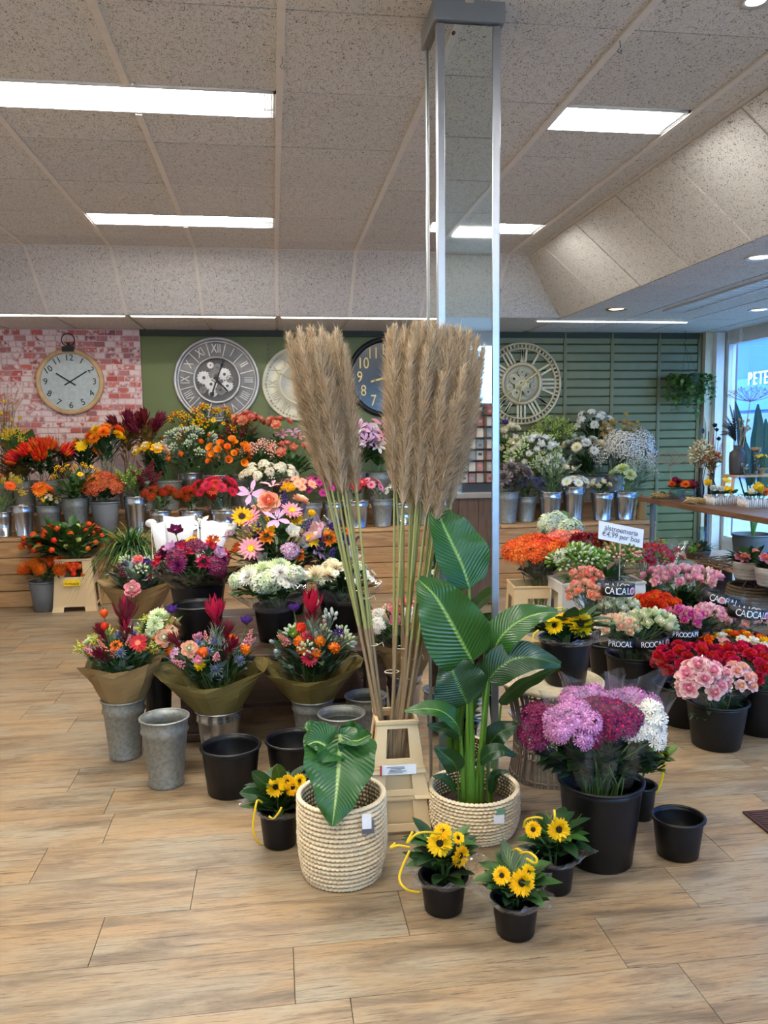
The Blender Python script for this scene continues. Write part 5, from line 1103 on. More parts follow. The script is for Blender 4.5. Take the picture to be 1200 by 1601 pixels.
for q, base, rr in (((733, 920, 0), (738, 1240), .008), ((738, 1034, -.03), (732, 1240), .009), ((730, 1100, -.04), (730, 1240), .007), ((768, 1030, 0), (745, 1240), .008), ((762, 1064, -.04), (742, 1240), .008), ((783, 1102, .02), (766, 1238), .006), ((720, 1150, -.06), (724, 1240), .007), ((718, 1150, 0), (726, 1240), .005), ((715, 1205, -.06), (716, 1240), .003), ((762, 1170, .02), (763, 1238), .006), ((750, 1190, -.05), (752, 1238), .005), ((757, 1020, .06), (752, 1238), .006), ((712, 1238, -.03), (720, 1242), .003), ((768, 1240, -.02), (766, 1245), .003)):
    b0 = PS(base[0], base[1], 0); b0.z = h*.55-.005; e = PS(*q); m = MB()
    m.tube([b0, b0.lerp(e, .35)+Vector((0, -.004, .0)), b0.lerp(e, .72)+Vector((0, 0, .01)), e], [rr*1.5, rr*1.2, rr*.85, rr*.6], 7); part(m, 'petiole', SH1, st)
m = MB(); b0 = PS(735, 1245); b0.z = h*.55-.01; m.tube([b0, PS(733, 1190, -.01), PS(738, 1140, -.01)], [.022, .02, .009], 10); part(m, 'shoot', SH1, st)

# ================================================================== pampas in a stack of auction crates
CR = Vector((.405, 2.72, 0))
us = [0, .22, .26, .74, .78, 1]
def crate(c, z0, z1, w0, d0, w1, d1, label, hv=((.3, .85),), rot=-.03, panel=True, flare=.012, mat=None, name='flower_crate', group='cream plastic flower crates', feet=True, open_=False):
    mat = mat or PLAST; t = thing(name, label, 'crate', (c[0], c[1], z0), group)
    vs = [0, .1]
    for a, b in hv: vs += [a, b]
    vs += [.97, 1]; vs = sorted(set(vs)); hs = [vs.index(a) for a, _ in hv]
    def hole(i, j, sd): return (i == 2 and j in hs) or (feet and j == 0 and i in (2,))
    o = part(crate_shell(c, w0, d0, w1, d1, z0, z1, us, vs, hole, rot, flare), 'shell', mat, t, False); solid(o, .005, -1); bev(o, .002, 2)
    zz = z0+(z1-z0)
    m = MB(); q = RZ(rot)
    for a, b_, cc, dd in ((w1, .012, 0, -d1/2), (w1, .012, 0, d1/2)): m.box((c[0]+(q @ Vector((cc, dd, 0))).x, c[1]+(q @ Vector((cc, dd, 0))).y, zz-.006), (w1+.012, .012, .014), 0, rot)
    for dd in (-w1/2, w1/2): v = q @ Vector((dd, 0, 0)); m.box((c[0]+v.x, c[1]+v.y, zz-.006), (.012, d1, .014), 0, rot)
    bev(part(m, 'top_rim', mat, t, False), .002)
    if panel:
        for a, b in hv:
            f = (a+b)/2; za = z0+(z1-z0)*a; zb = z0+(z1-z0)*b; w = w0+(w1-w0)*f; d = d0+(d1-d0)*f
            for sx, sy in ((0, -1), (0, 1), (-1, 0), (1, 0)):
                v = q @ Vector((sx*(w/2-.014), sy*(d/2-.014), 0)); m = MB(); m.box((c[0]+v.x, c[1]+v.y, (za+zb)/2), (.004 if sx else w*.56, .004 if sy else d*.56, zb-za+.012), 0, rot); part(m, 'recessed_panel', mat, t, False)
    return t
crate(CR, 0, .135, .225, .215, .192, .185, 'bottom cream crate of the stack under the pampas grass', ((.3, .86),))
crate(CR, .128, .235, .215, .205, .172, .168, 'middle cream crate of the stack under the pampas grass', ((.3, .8),))
ct = crate(CR, .215, .395, .185, .178, .138, .135, 'top open cream crate that holds the pampas stems', ((.28, .84),), panel=False, feet=False)
lp = Vector((CR.x-.005, CR.y-.097, .232)); m = MB(); m.box(lp, (.125, .002, .034), 0, -.03); m.box(lp+Vector((-.06, -.001, 0)), (.006, .002, .036), 1, -.03)
for k in range(5): m.box(lp+Vector((-.01+.008*(k % 2), -.0015, .010-k*.005)), (.06-.01*(k % 3), .001, .0016), 2, -.03)
part(m, 'paper_label', [TAGW, C((196, 52, 60)), C((70, 70, 84))], ct, False, label='white stock label with red edge')
PAMP = [M('pampas_beige', (212, 192, 160), .8, var=.08, nscale=22, namt=.3, rgb2=(160, 138, 110), transl=.25), M('pampas_pale', (228, 212, 184), .8, var=.06, nscale=22, namt=.2, transl=.25), M('pampas_tan', (180, 154, 118), .8, var=.08, nscale=22, namt=.3, transl=.2)]  # third material: darker tan strands mixed in at random
def plume_mesh(sd):
    rr = random.Random(sd); m = MB()
    for _ in range(3000):
        t = rr.random()**.9; a = rr.random()*2*PI; env = .07*math.sin(PI*min(1, .08+.9*t))**.6*(1.05-.2*t)
        p = Vector((0, 0, t*.5)); o = Vector((math.cos(a), math.sin(a), 0)); L = rr.uniform(.045, .1)*(1-.25*t); rad = env*rr.uniform(.35, 1.0)
        q1 = p+o*rad*.55+Vector((0, 0, L*.6)); q2 = p+o*rad+Vector((rr.uniform(-.012, .012), rr.uniform(-.012, .012), L*rr.uniform(.75, 1.05))); s = o.cross(Vector((0, 0, 1)))*rr.uniform(.0008, .0017)
        m.add([p-s*.6, p+s*.6, q1+s, q1-s, q2], [(0, 1, 2, 3), (3, 2, 4)], 0 if rr.random() < .55 else (1 if rr.random() < .6 else 2))
    m.tube([(0, 0, -.02), (0, 0, .5)], [.003, .001], 4, 2)
    return m.mesh('plume', PAMP, smooth=False)
PLM = [plume_mesh(i) for i in (1, 2, 3)]
CANE = [M('cane_green', (150, 152, 92), .45, nscale=3, namt=.3, rgb2=(120, 130, 76)), M('cane_brown', (150, 128, 96), .5, nscale=3, namt=.35, rgb2=(108, 88, 72))]
def pampas(label, specs, ties):
    t = thing('pampas_bundle', label, 'dried grass', (CR.x, CR.y, .14), 'pampas grass bundles')
    for (bx, tx, ty, dy, L, wid) in specs:           # foot px x at crate mouth, plume tip px, depth offset, plume length m, width factor
        dy = min(dy, -.04-.02*abs(dy)) if tx > 665 else dy; tip = AT(tx, ty, CR.y+dy); foot = AT(bx, 1128, CR.y+dy*.25); d = (tip-foot).normalized(); low = foot+d*((.145-foot.z)/d.z)
        st = tip-d*L; s = L/.5; zq = d.to_track_quat('Z', 'Y').to_matrix().to_4x4()
        pl = put(R.choice(PLM), 'plume', t, T(st) @ zq @ RZ(R.random()*6) @ S(wid, wid, s))
        m = MB(); mid = low.lerp(st, .55); m.tube([low, mid], [.0068, .006], 7, 1); m.tube([mid, st], [.006, .0035], 7, 0)
        part(m, 'stem', CANE, t)
    for (x, y, w) in ties:
        p = AT(x, y, CR.y); k = PXM(p)*w/2; m = MB(); m.lathe([(k+.0018*math.cos(q), .0018*math.sin(q)) for q in (0, 1.05, 2.1, 3.14, 4.2, 5.2, 6.28)], 16, p, sy=.8); m.tube([p+Vector((k, -.005, 0)), p+Vector((k+.015, -.01, .01)), p+Vector((k+.02, -.012, -.006))], .0012, 4); part(m, 'string_tie', C((214, 204, 180)), t)
pampas('smaller pampas grass bundle leaning away from the pillar', [(588+R.uniform(-3, 10), x, y, dy, L, w) for x, y, dy, L, w in ((455, 540, .02, .48, .95), (472, 535, -.03, .5, 1.0), (488, 533, .03, .5, 1.05), (505, 534, -.03, .5, 1.0), (528, 536, .0, .5, 1.0), (517, 545, .06, .5, 1), (540, 560, -.02, .46, .8), (464, 552, .06, .48, .9), (497, 550, -.06, .48, 1.))], ((582, 1008, 17), (570, 935, 15)))
pampas('larger pampas grass bundle right in front of the pillar', [(612+R.uniform(0, 26), x, y, dy, L, w) for x, y, dy, L, w in ((608, 538, .0, .5, .9), (616, 530, -.05, .52, 1.05), (632, 532, .04, .5, 1.05), (648, 526, -.04, .52, 1.1), (660, 522, .03, .52, 1.1), (676, 524, -.05, .5, 1.1), (690, 528, .04, .5, 1.15), (704, 530, -.05, .5, 1.1), (716, 533, .03, .5, 1.1), (730, 536, -.03, .48, 1.1), (742, 545, .02, .46, 1.0), (752, 560, .0, .46, .9), (722, 590, -.08, .45, 1.1), (690, 600, -.09, .45, 1.1), (665, 560, -.09, .5, 1.05), (640, 560, -.08, .5, 1.), (700, 575, .08, .5, 1.1), (655, 600, .08, .5, 1.), (706, 640, -.09, .4, 1.1), (745, 600, -.03, .44, .9))], ((612, 1050, 22), (630, 1012, 26), (640, 1028, 26)))

# ================================================================== sunflower pots
dm_ = MB(); dm_.lathe([(.27, .08), (.22, .15), (.12, .165), (.01, .12)], 16)
for d_ in fib(40, .3): dm_.ball((d_.x*.22, d_.y*.22, .14+d_.z*.02), .022, 4)
DISC = dm_.mesh('seed_disc', [pet(CO['dk'])])
def sunpot(kind, px, ytop, ybot, w, label, plabel, heads, Y=None, z=0, rib=None, grass=True, fl=1., big=()):
    b = bucket(kind, px, ytop, ybot, w, plabel, Y=Y, z=z, cat='pot', name='plant_pot', group='black pots with sunflowers')
    t = thing('sunflower_bouquet', label, 'bouquet', b.base+Vector((0, 0, .02)), 'small sunflower bouquets'); Yb = b.base.y; top = b.top
    for (x, y, r, ax) in heads:
        p = AT(x, y, Yb-.05-(y-ytop+60)*.0006); k = PXM(p); hd = put(head('sun', 'dyellow', 'dk', 'g'), 'sunflower_head', t, T(p) @ aim(ax, roll=R.random()) @ S(r*k))
        dm = bpy.data.objects.new('seed_disc', DISC); COL.objects.link(dm); dm.parent = hd
        m = MB(); m.tube([b.base+Vector((0, 0, .03)), top.lerp(p, .3), p], .004, 5); part(m, 'stem', STEM['g'], t)
    m = MB(); R_ = b.r; hz = max(.04, sum(AT(h_[0], h_[1], Yb-.05).z for h_ in heads)/len(heads)-top.z)
    for i in range(46):
        a = i*2.4; e = R.uniform(.25, 1.1); L = R.uniform(.07, .115)*fl*(R_/.06)**.7; p = top+Vector((math.cos(a)*R_*.3, math.sin(a)*R_*.3, R.uniform(-.01, hz*.75)))
        leaf(m, p, Vector((math.cos(a), math.sin(a), e)), L, L*.2, i % 2, droop=R.uniform(.05, .35), n=5)
    part(m, 'leaves', [LG['g'], LG['d']], t)
    for x0, y0, x1, y1, w_ in big:
        p, q = AT(x0, y0, Yb-.03), AT(x1, y1, Yb-.08); bigleaf(t, [p, p.lerp(q, .4)+Vector((0, 0, .01)), p.lerp(q, .75)+Vector((0, 0, .006)), q], w_*PXM(p), (0, -.7, .7), STRD, 'leaf')
    if grass:
        m = MB()
        for _ in range(60):
            a = R.random()*6.28; blade(m, top+Vector((R.uniform(-.5, .5)*R_, .2*R_, .02)), Vector((math.cos(a)*.5, math.sin(a)*.5, 1)), R.uniform(.07, .15), .0012, 0, .3)
        for _ in range(40):
            a = R.random()*6.28; q = top+Vector((math.cos(a)*R_, math.sin(a)*R_*.8, R.uniform(.06, .12))); m.tube([top+Vector((0, 0, .03)), q], .0005, 3)
        part(m, 'grass_sprays', LG['l'], t)
    wrap(t, 'cellophane', CELLO, top+Vector((0, 0, -.012)), R_*1.07, top+Vector((0, 0, .026)), R_*1.6, R_*1.6, 5, .35, R.random(), rip=.1, n=48, flat=True)
    if rib:
        for pts in rib: ribbon(t, [AT(x, y, Yb-R_*1.1-dy) for x, y, dy in pts], .007, YRIB)
    return b
F = (0, -.9, .5)
sunpot('pot', 438, 1263, 1331, 62, 'sunflower bouquet in the black pot beside the leaf plant basket', 'black pot with sunflowers beside the leaf plant basket', [(431, 1231, 15, (-.2, -.8, .6)), (449, 1222, 11, F), (457, 1231, 13, (.3, -.9, .2)), (468, 1221, 11, (.3, -.8, .4))], rib=[[(440, 1262, .02), (436, 1270, .03), (427, 1280, .03), (420, 1276, .02)], [(410, 1255, .0), (402, 1252, .02), (397, 1275, .03), (396, 1300, .03), (404, 1318, .02), (412, 1321, .0)]], big=((430, 1250, 393, 1207, 13), (430, 1256, 374, 1240, 11), (440, 1240, 432, 1195, 12)))
sunpot('pot', 693, 1367, 1438, 72, 'sunflower bouquet in the black pot before the strelitzia basket', 'black pot with sunflowers before the strelitzia basket', [(687, 1318, 20, (-.05, -.9, .35)), (692, 1300, 14, (0, -.5, .9)), (719, 1338, 17, (.6, -.8, .1)), (716, 1310, 10, (.3, -.6, .7))], rib=[[(690, 1304, .0), (665, 1301, .03), (648, 1306, .04), (636, 1318, .04), (645, 1300, .03)], [(640, 1325, .03), (622, 1322, .04), (610, 1326, .04), (618, 1318, .03)], [(640, 1330, .0), (624, 1370, .01), (634, 1390, .02), (656, 1396, .0)]])
sunpot('pot', 805, 1403, 1476, 72, 'sunflower bouquet in the nearest black pot', 'nearest black pot with sunflowers on the floor', [(784, 1369, 14, (-.2, -.8, .6)), (815, 1380, 20, (.05, -.9, .35)), (825, 1364, 13, (.4, -.7, .5))], rib=[[(812, 1335, 0), (826, 1333, .02), (838, 1342, .03), (836, 1350, .03), (822, 1342, .03)], [(800, 1330, 0), (808, 1328, .02), (816, 1332, .02)]])
sunpot('pot', 866, 1338, 1404, 62, 'sunflower bouquet in the black pot touching the tall chrysanthemum bucket', 'black pot with sunflowers touching the tall chrysanthemum bucket', [(833, 1297, 13, (-.3, -.8, .5)), (873, 1297, 18, (.1, -.95, .25))], rib=[[(818, 1294, .0), (822, 1282, .02), (838, 1278, .03), (848, 1280, .02)], [(866, 1266, 0), (867, 1274, .01), (866, 1282, .01)]])

# ================================================================== zinc and black buckets on the floor, front group
FB = 'floor buckets'
bz1 = bucket('zinc', 197, 1090, 1191, 66, 'dull zinc bucket holding the paper bouquet nearest the open floor', group=FB)
bucket('zinc', 261, 1119, 1236, 74, 'empty dull zinc bucket on the open floor beside the black bucket', group=FB, water=.82)
bz2 = bucket('shiny', 344, 1106, 1187, 72, 'shiny zinc bucket holding the middle paper bouquet', group=FB)
bucket('blow', 363, 1164, 1252, 90, 'empty black bucket on the floor beside the empty zinc bucket', group=FB)
bucket('blow', 462, 1154, 1236, 88, 'empty black bucket half behind the sunflower pot', group=FB)
bz3 = bucket('zinc', 490, 1090, 1175, 66, 'dull zinc bucket holding the paper bouquet below the white bouquets', group=FB)
bucket('zinc', 535, 1114, 1205, 72, 'empty dull zinc bucket behind the leaf plant', group=FB, water=.8)
bucket('zinc', 572, 1086, 1165, 64, 'empty wide zinc bucket behind the pampas crate', group=FB, water=.82)
bz4 = bucket('shiny', 632, 1052, 1140, 56, 'shiny zinc bucket holding the pink rose bouquet beside the pillar', group=FB)
bucket('zinc', 690, 1076, 1160, 56, 'dull zinc bucket half behind the mirrored pillar', group=FB, water=.8)
bucket('blow', 1058, 1276, 1353, 78, 'empty black bucket standing alone on the open floor', group=FB, sy=.92)
BQ = 'mixed bouquets in kraft paper'
def bouquet(label, b, px, py, rw, rh, heads, fol, paper, extra, top, rtop, foot=-.03, ph=.5, amp=.22, mat=None, Y=None, corners=4, film_=True, tilt=0.):
    heads = [h[:4]+(h[4]*.84,)+h[5:] for h in heads]; extra = [h if h[0] in ('leuca', 'lantern') else h[:5]+(h[5]*.8,)+h[6:] for h in extra]
    fol = [(f[0], int(f[1]*1.5))+f[2:] for f in fol]
    t, c, a, bb, k = bunch('wrapped_bouquet', label, b, px, py, rw, rh, heads, fol, cat='bouquet', group=BQ, extra=extra, Y=Y, lo=-.05)
    tp = AT(top[0], top[1], b.base.y); r1 = rtop*PXM(tp)
    wrap(t, 'paper_wrap', mat or KRAFT, b.top+Vector((0, 0, foot)), b.r*.8, tp, r1, r1*.85, corners, amp, ph, tilt=tilt, n=15, rip=.05, flat=True)
    return t
U = (0, -.1, 1)
bouquet('mixed bouquet with red protea and orange lanterns in kraft paper, nearest the open floor', bz1, 192, 1015, 56, 26, [('rose', 'peach', 'cream', 2, .035), ('gerbera', 'rose', 'coral', 1, .045), ('spike', 'pink', 'coral', 4, .055), ('gold', 'lime', 'yellow', 6, .05), ('thistle', 'blue', 'steel', 3, .05), ('alst', 'orange', 'dyellow', 3, .045), ('bell', 'pgreen', 'white', 3, .035), ('leuca', 'burg', 'dred', 2, .05, 'r')], (('e', 40, .045, .4), ('g', 70, .06), ('d', 60, .06)), None,
    [('leuca', 'burg', 'rose', 197, 975, .075, -.03, U, 'r'), ('lantern', 'dorange', 'orange', 162, 958, .032, -.04, U), ('lantern', 'dorange', 'orange', 163, 978, .03, -.05, U), ('spike', 'yellow', 'lime', 135, 1018, .05, -.02, (-.5, -.2, .8)), ('spike', 'coral', 'pink', 160, 1012, .06, -.1, (-.2, -.5, .8)), ('spike', 'coral', 'pink', 176, 1018, .05, -.1, (.1, -.5, .8)), ('gerbera', 'rose', 'coral', 216, 1005, .05, -.1, F), ('mum', 'pgreen', 'lime', 242, 975, .045, -.02, F), ('rose', 'peach', 'cream', 257, 998, .05, -.02, F), ('bell', 'purple', 'blue', 268, 958, .04, .05, U)], (192, 1035), 62, ph=.8, amp=.26)
bouquet('mixed bouquet with red protea, orange gerberas and thistles in olive kraft paper', bz2, 330, 1022, 62, 22, [('ball', 'orange', 'dyellow', 4, .03), ('thistle', 'blue', 'steel', 5, .05), ('spike', 'pink', 'coral', 5, .05), ('bell', 'pink', 'white', 3, .035), ('leuca', 'burg', 'dred', 3, .05, 'r'), ('alst', 'lilac', 'peach', 3, .045)], (('e', 50, .045, .4), ('d', 90, .06), ('g', 40, .05)), None,
    [('leuca', 'rose', 'dred', 337, 972, .07, -.03, U, 's'), ('bell', 'purple', 'blue', 385, 975, .045, .0, U), ('spike', 'pink', 'peach', 388, 1000, .07, -.02, (.3, -.3, .9)), ('ball', 'orange', 'dyellow', 317, 1020, .034, -.12), ('ball', 'dyellow', 'orange', 312, 1040, .034, -.13), ('thistle', 'blue', 'steel', 337, 1045, .06, -.13, F), ('rose', 'peach', 'cream', 296, 1015, .045, -.1, F), ('thistle', 'blue', 'steel', 335, 1002, .055, -.05, U)], (330, 1048), 76, ph=.0, amp=.34, mat=KRAFTG, corners=2, tilt=.02)
bouquet('mixed bouquet with red protea and orange ranunculus in kraft paper before the low table', bz3, 486, 1010, 64, 20, [('ball', 'orange', 'dyellow', 3, .032), ('thistle', 'silver', 'steel', 4, .045), ('gerbera', 'rose', 'dred', 1, .045), ('spike', 'coral', 'pink', 4, .05), ('budc', 'silver', 'pgreen', 6, .05, 's')], (('d', 90, .07), ('e', 40, .05, .4), ('s', 30, .07, .15)), None,
    [('leuca', 'rose', 'dred', 488, 962, .075, -.03, U, 's'), ('ball', 'dorange', 'orange', 470, 982, .034, -.1), ('ball', 'orange', 'dyellow', 467, 1003, .036, -.12), ('ball', 'orange', 'dyellow', 471, 1016, .034, -.13), ('bell', 'green', 'lime', 459, 994, .045, -.08), ('gerbera', 'rose', 'dred', 484, 1029, .05, -.15, F), ('bell', 'purple', 'blue', 460, 955, .045, .05, U), ('budc', 'silver', 'silver', 516, 968, .06, -.02, U, 'e'), ('alst', 'purple', 'white', 530, 990, .045, -.05)], (484, 1040), 72, ph=.0, amp=.3, mat=KRAFTG, corners=2, tilt=.02)
bouquet('white and pink rose bouquet in kraft paper beside the pillar', bz4, 630, 975, 52, 28, [('rose', 'pink', 'coral', 5, .05), ('spray', 'white', 'cream', 10, .045), ('bell', 'pink', 'coral', 2, .045), ('berry', 'peach', 'palepink', 3, .04), ('mum', 'pgreen', 'white', 2, .05)], (('g', 60, .08), ('s', 40, .07)), None,
    [('rose', 'pink', 'coral', 652, 982, .055, -.12, F), ('spray', 'white', 'cream', 672, 1000, .05, -.1, F)], (632, 1000), 58, ph=.4, amp=.2)

# ================================================================== low dark table and what stands on it
tb = thing('low_table', 'low dark brown wooden table behind the paper bouquets', 'table', (.03, 4.1, 0))
for k in range(5):
    m = MB(); m.box((.03, 3.66+k*.2, .385), (1.02, .195, .03)); bev(part(m, 'top_board', DARKW, tb, False), .006)
for sx in (-1, 1):
    for sy in (-1, 1): m = MB(); m.box((.03+sx*.42, 4.06+sy*.4, .185), (.1, .1, .37)); m.box((.03+sx*.42, 4.06+sy*.4, .02), (.13, .13, .04)); bev(part(m, 'leg', DARKW, tb, False), .006)
m = MB(); m.box((.03, 3.66, .33), (.8, .03, .08)); m.box((.03, 4.46, .33), (.8, .03, .08)); m.box((.03, 4.06, .1), (.8, .6, .02)); part(m, 'apron', DARKW, tb, False)
TZ = .401
bucket('blow', 311, 944, 1003, 80, 'empty black bucket standing on the low table', z=TZ, group='buckets on the low table')
def cello_bouquet(label, blabel, px, ytop, w, Y, hx, hy, rw, rh, heads, fol, extra=(), mat=None, h=None, wr=1.45, z=TZ, dy=0):
    b = bucket('black', px, ytop, None, w, blabel, Y=Y, z=z, group='buckets on the low table')
    t, c, a, bb, k = bunch('wrapped_bouquet', label, b, hx, hy, rw, rh, heads, fol, cat='bouquet', group='bouquets in clear film', extra=extra, lo=.0)
    wrap(t, 'cellophane', mat or CELLO, b.top+Vector((0, 0, -.03)), b.r*.9, b.top+Vector((0, 0, .06)), max(a*1.12, b.r*wr), max(a, b.r*wr), 5, .25, R.random(), rip=.06, n=60); return b
cello_bouquet('white and green chrysanthemum bouquet in clear film on the low table', 'black bucket with the white and green bouquet on the low table', 430, 945, 66, 3.82, 422, 908, 56, 22, [('mum', 'pgreen', 'lime', 4, .055), ('hydra', 'pgreen', 'white', 3, .05), ('mum', 'white', 'lime', 4, .05), ('daisy', 'white', 'lime', 22, .02)], ('g', 110, .09), [('mum', 'pgreen', 'lime', 412, 893, .06, -.02), ('hydra', 'pgreen', 'white', 423, 910, .065, -.08, F), ('mum', 'white', 'lime', 452, 906, .06, -.08, F)])
cello_bouquet('white and green bouquet in clear film behind the pampas stems on the low table', 'black bucket with the white bouquet behind the pampas stems', 540, 935, 66, 3.95, 535, 903, 54, 16, [('mum', 'cream', 'lime', 3, .055), ('hydra', 'pgreen', 'white', 3, .045), ('daisy', 'white', 'lime', 22, .02)], ('d', 110, .08), [('mum', 'cream', 'lime', 512, 900, .055, -.06)])
cello_bouquet('dark red and pink bouquet in dark film on the low table', 'black bucket with the dark red bouquet on the low table', 309, 908, 86, 4.28, 300, 880, 54, 26, [('alst', 'rose', 'magenta', 9, .055), ('spray', 'plum', 'dred', 6, .06), ('bell', 'lilac', 'plum', 4, .045), ('mum', 'plum', 'rose', 4, .05)], (('d', 80, .08), ('g', 30, .08)), [('alst', 'plum', 'lilac', 262, 868, .05), ('alst', 'orange', 'dyellow', 333, 845, .05, .1), ('mum', 'dyellow', 'yellow', 300, 848, .04), ('lily', 'white', 'cream', 312, 822, .07, .1), ('bell', 'plum', 'lilac', 275, 833, .05, .1)], SMOKE)
b = bucket('black', 440, 900, None, 84, 'black bucket with the tall mixed bouquet on the low table', Y=4.42, z=TZ, group='buckets on the low table')
bunch('mixed_bouquet', 'tall airy mixed bouquet with lilies, gerberas and a peach rose', b, 436, 838, 72, 54, [('gerbera', 'pink', 'dyellow', 3, .06), ('rose', 'peach', 'cream', 2, .05), ('lily', 'lilac', 'white', 4, .06), ('alst', 'dyellow', 'yellow', 4, .05), ('spike', 'purple', 'blue', 7, .06), ('ball', 'dyellow', 'yellow', 3, .028), ('alst', 'orange', 'dyellow', 3, .055), ('bell', 'white', 'cream', 4, .05), ('gold', 'yellow', 'lime', 5, .05), ('spray', 'lilac', 'white', 3, .045)], (('g', 150, .09), ('d', 90, .10), ('s', 60, .08)), cat='bouquet', lo=-.45,
    extra=[('lily', 'lilac', 'white', 392, 772, .065, 0, F), ('lily', 'pink', 'white', 425, 760, .06, 0, U), ('rose', 'peach', 'coral', 420, 786, .06, -.1, F), ('gerbera', 'dyellow', 'dk', 378, 808, .06, -.1, F), ('gerbera', 'pink', 'dyellow', 392, 858, .065, -.2, F), ('ball', 'dyellow', 'yellow', 424, 825, .035, -.15), ('alst', 'dyellow', 'orange', 460, 812, .065, -.1, F), ('alst', 'orange', 'dorange', 466, 868, .05, -.15, F), ('bell', 'yellow', 'purple', 450, 768, .05), ('spike', 'purple', 'blue', 405, 838, .09, -.15), ('fox', 'pgreen', 'silver', 430, 870, .09, -.2)])
b = bucket('black', 528, 905, None, 70, 'black bucket with the violet and white lily bouquet on the low table', Y=4.4, z=TZ, group='buckets on the low table')
bunch('mixed_bouquet', 'violet, orange and white lily bouquet behind the pampas stems', b, 512, 855, 40, 34, [('spike', 'purple', 'blue', 9, .065), ('alst', 'orange', 'dorange', 3, .055), ('bell', 'white', 'lilac', 3, .06), ('bell', 'purple', 'blue', 5, .04)], (('g', 80, .09), ('d', 60, .09), ('s', 30, .09)), cat='bouquet', lo=-.4, extra=[('bell', 'palepink', 'white', 497, 838, .085, -.1, (-.6, -.5, .6)), ('alst', 'orange', 'dorange', 514, 842, .06, -.1, F)])
# olive bouquet behind the table corner
b = bucket('zinc', 218, 962, None, 50, 'dull zinc bucket behind the open floor bouquets near the crates', Y=4.95, z=0, group=FB)
bouquet('plum and sage bouquet with one pink rose in kraft paper by the crates', b, 218, 898, 40, 22, [('rose', 'pink', 'coral', 1, .05), ('spike', 'burg', 'plum', 8, .065), ('bell', 'purple', 'blue', 2, .045), ('budc', 'silver', 'pgreen', 6, .055, 's')], (('s', 60, .09), ('e', 30, .07, .4), ('d', 40, .08)), None, [('rose', 'pink', 'palepink', 207, 921, .06, -.2, F)], (216, 912), 52, ph=.0, amp=.34, corners=2)
b = bucket('black', 245, 1035, None, 46, 'small black bucket behind the first paper bouquets', Y=3.75, z=0, group=FB)
bunch('white_bouquet', 'cream chrysanthemum and rose bouquet in film behind the first paper bouquet', b, 246, 988, 26, 26, [('mum', 'pgreen', 'white', 4, .05), ('rose', 'peach', 'cream', 2, .045), ('gold', 'lime', 'yellow', 3, .04)], (('g', 60, .07), ('l', 30, .08)), cat='bouquet', extra=[('bell', 'purple', 'blue', 268, 958, .04, 0, U)])

# ================================================================== crates and plants at the foot of the shelf
b = bucket('grey', 70, 908, 958, 42, 'grey plastic bucket with orange pincushions on the floor by the shelf', group=FB)
bunch('pincushion_bunch', 'golden orange pincushion flowers in the grey floor bucket', b, 72, 892, 28, 11, [('pin', 'orange', 'dorange', 9, .075)], ('d', 40, .06), group=FG, Y=b.base.y-.03)
cc = FL(122, 955); cc.y += .1; cc.x = AT(122, 950, cc.y).x
t = crate(cc, 0, .42, .33, .28, .27, .23, 'cream crate with a yellow physalis card, full of orange lanterns', ((.14, .5), (.66, .95)), panel=False, rot=.05)
m = MB(); m.box((cc.x, cc.y-.134, .135), (.2, .006, .19), 0, .05); part(m, 'lower_panel', PLAST, t, False)
lp = Vector((cc.x-.004, cc.y-.148, .235)); m = MB(); m.box(lp, (.125, .004, .05), 0, .05); part(m, 'yellow_card', C((244, 208, 20)), t, False)
letters('PHYSALIS', 'lettering', BLACKM, T(lp+Vector((0, -.004, -.008))) @ RX(PI/2), t, .026, .0006)
b = Bk(); b.base = Vector((cc.x, cc.y, .02)); b.r = .1; b.rb = .09; b.h = .38; b.top = Vector((cc.x, cc.y, .4))
bunch('physalis_bunch', 'orange physalis lanterns on leafy branches spilling from the crate', b, 108, 846, 66, 26, [('lantern', 'dorange', 'orange', 40, .044), ('lantern', 'lime', 'dyellow', 6, .04)], (('g', 190, .12, .32), ('l', 50, .1, .3)), group=FG, lo=-.6, folw=.0, depth=.5, extra=[('lantern', 'dorange', 'orange', 106+R.uniform(-14, 26), 890+R.uniform(-12, 10), .044, -.1) for _ in range(18)])
cg = AT(232, 930, 5.75); cg.z = 0
crate(cg, 0, .42, .33, .28, .27, .23, 'cream crate behind the paper bouquets, holding green grass', ((.14, .5), (.66, .95)), rot=.1)
t = tuft('green_grass', 'big fountain of long green grass leaves beside the physalis', (AT(207, 900, 5.8).x, 5.8, .46), 520, .74, .52, [LG['g'], LG['g'], LG['d'], LG['l']], .007, droop=1.25, dmin=.55)
gp = bucket('black', 205, 900, None, 52, 'black bucket under the long green grass', Y=5.8, z=0, h=.44, group=FB)
# white paper sleeves with red print
WP = M('white_paper', (236, 238, 242), .55, nscale=5, namt=.06)
sp = AT(292, 870, 5.3)
t = thing('paper_sleeves', 'white paper flower sleeves standing open beside the grass', 'paper', (sp.x, sp.y, .46))
for dx, w, hh, tl, dy in ((-.14, .10, .36, -.10, .02), (-.05, .20, .40, .03, -.03), (.10, .22, .36, .22, .05)):
    m = MB(); q = T((sp.x+dx, sp.y+dy, .46)) @ RY(tl)
    for s_ in (-1, 1):
        vs = []; fs = []; n = 8
        for i in range(n+1):
            u = i/n*2-1
            for z in (0, hh*.5, hh): vs.append((u*(w*.5*(.45+.55*z/hh)), s_*(.004+.022*(1-u*u)*(z/hh)), z+.012*u*s_*(z/hh)))
        for i in range(n):
            for j in range(2): a = i*3+j; fs.append((a, a+3, a+4, a+1))
        m.add(vs, fs, 0, q)
    o = part(m, 'sleeve', WP, t); solid(o, .001, 0)
m = MB()
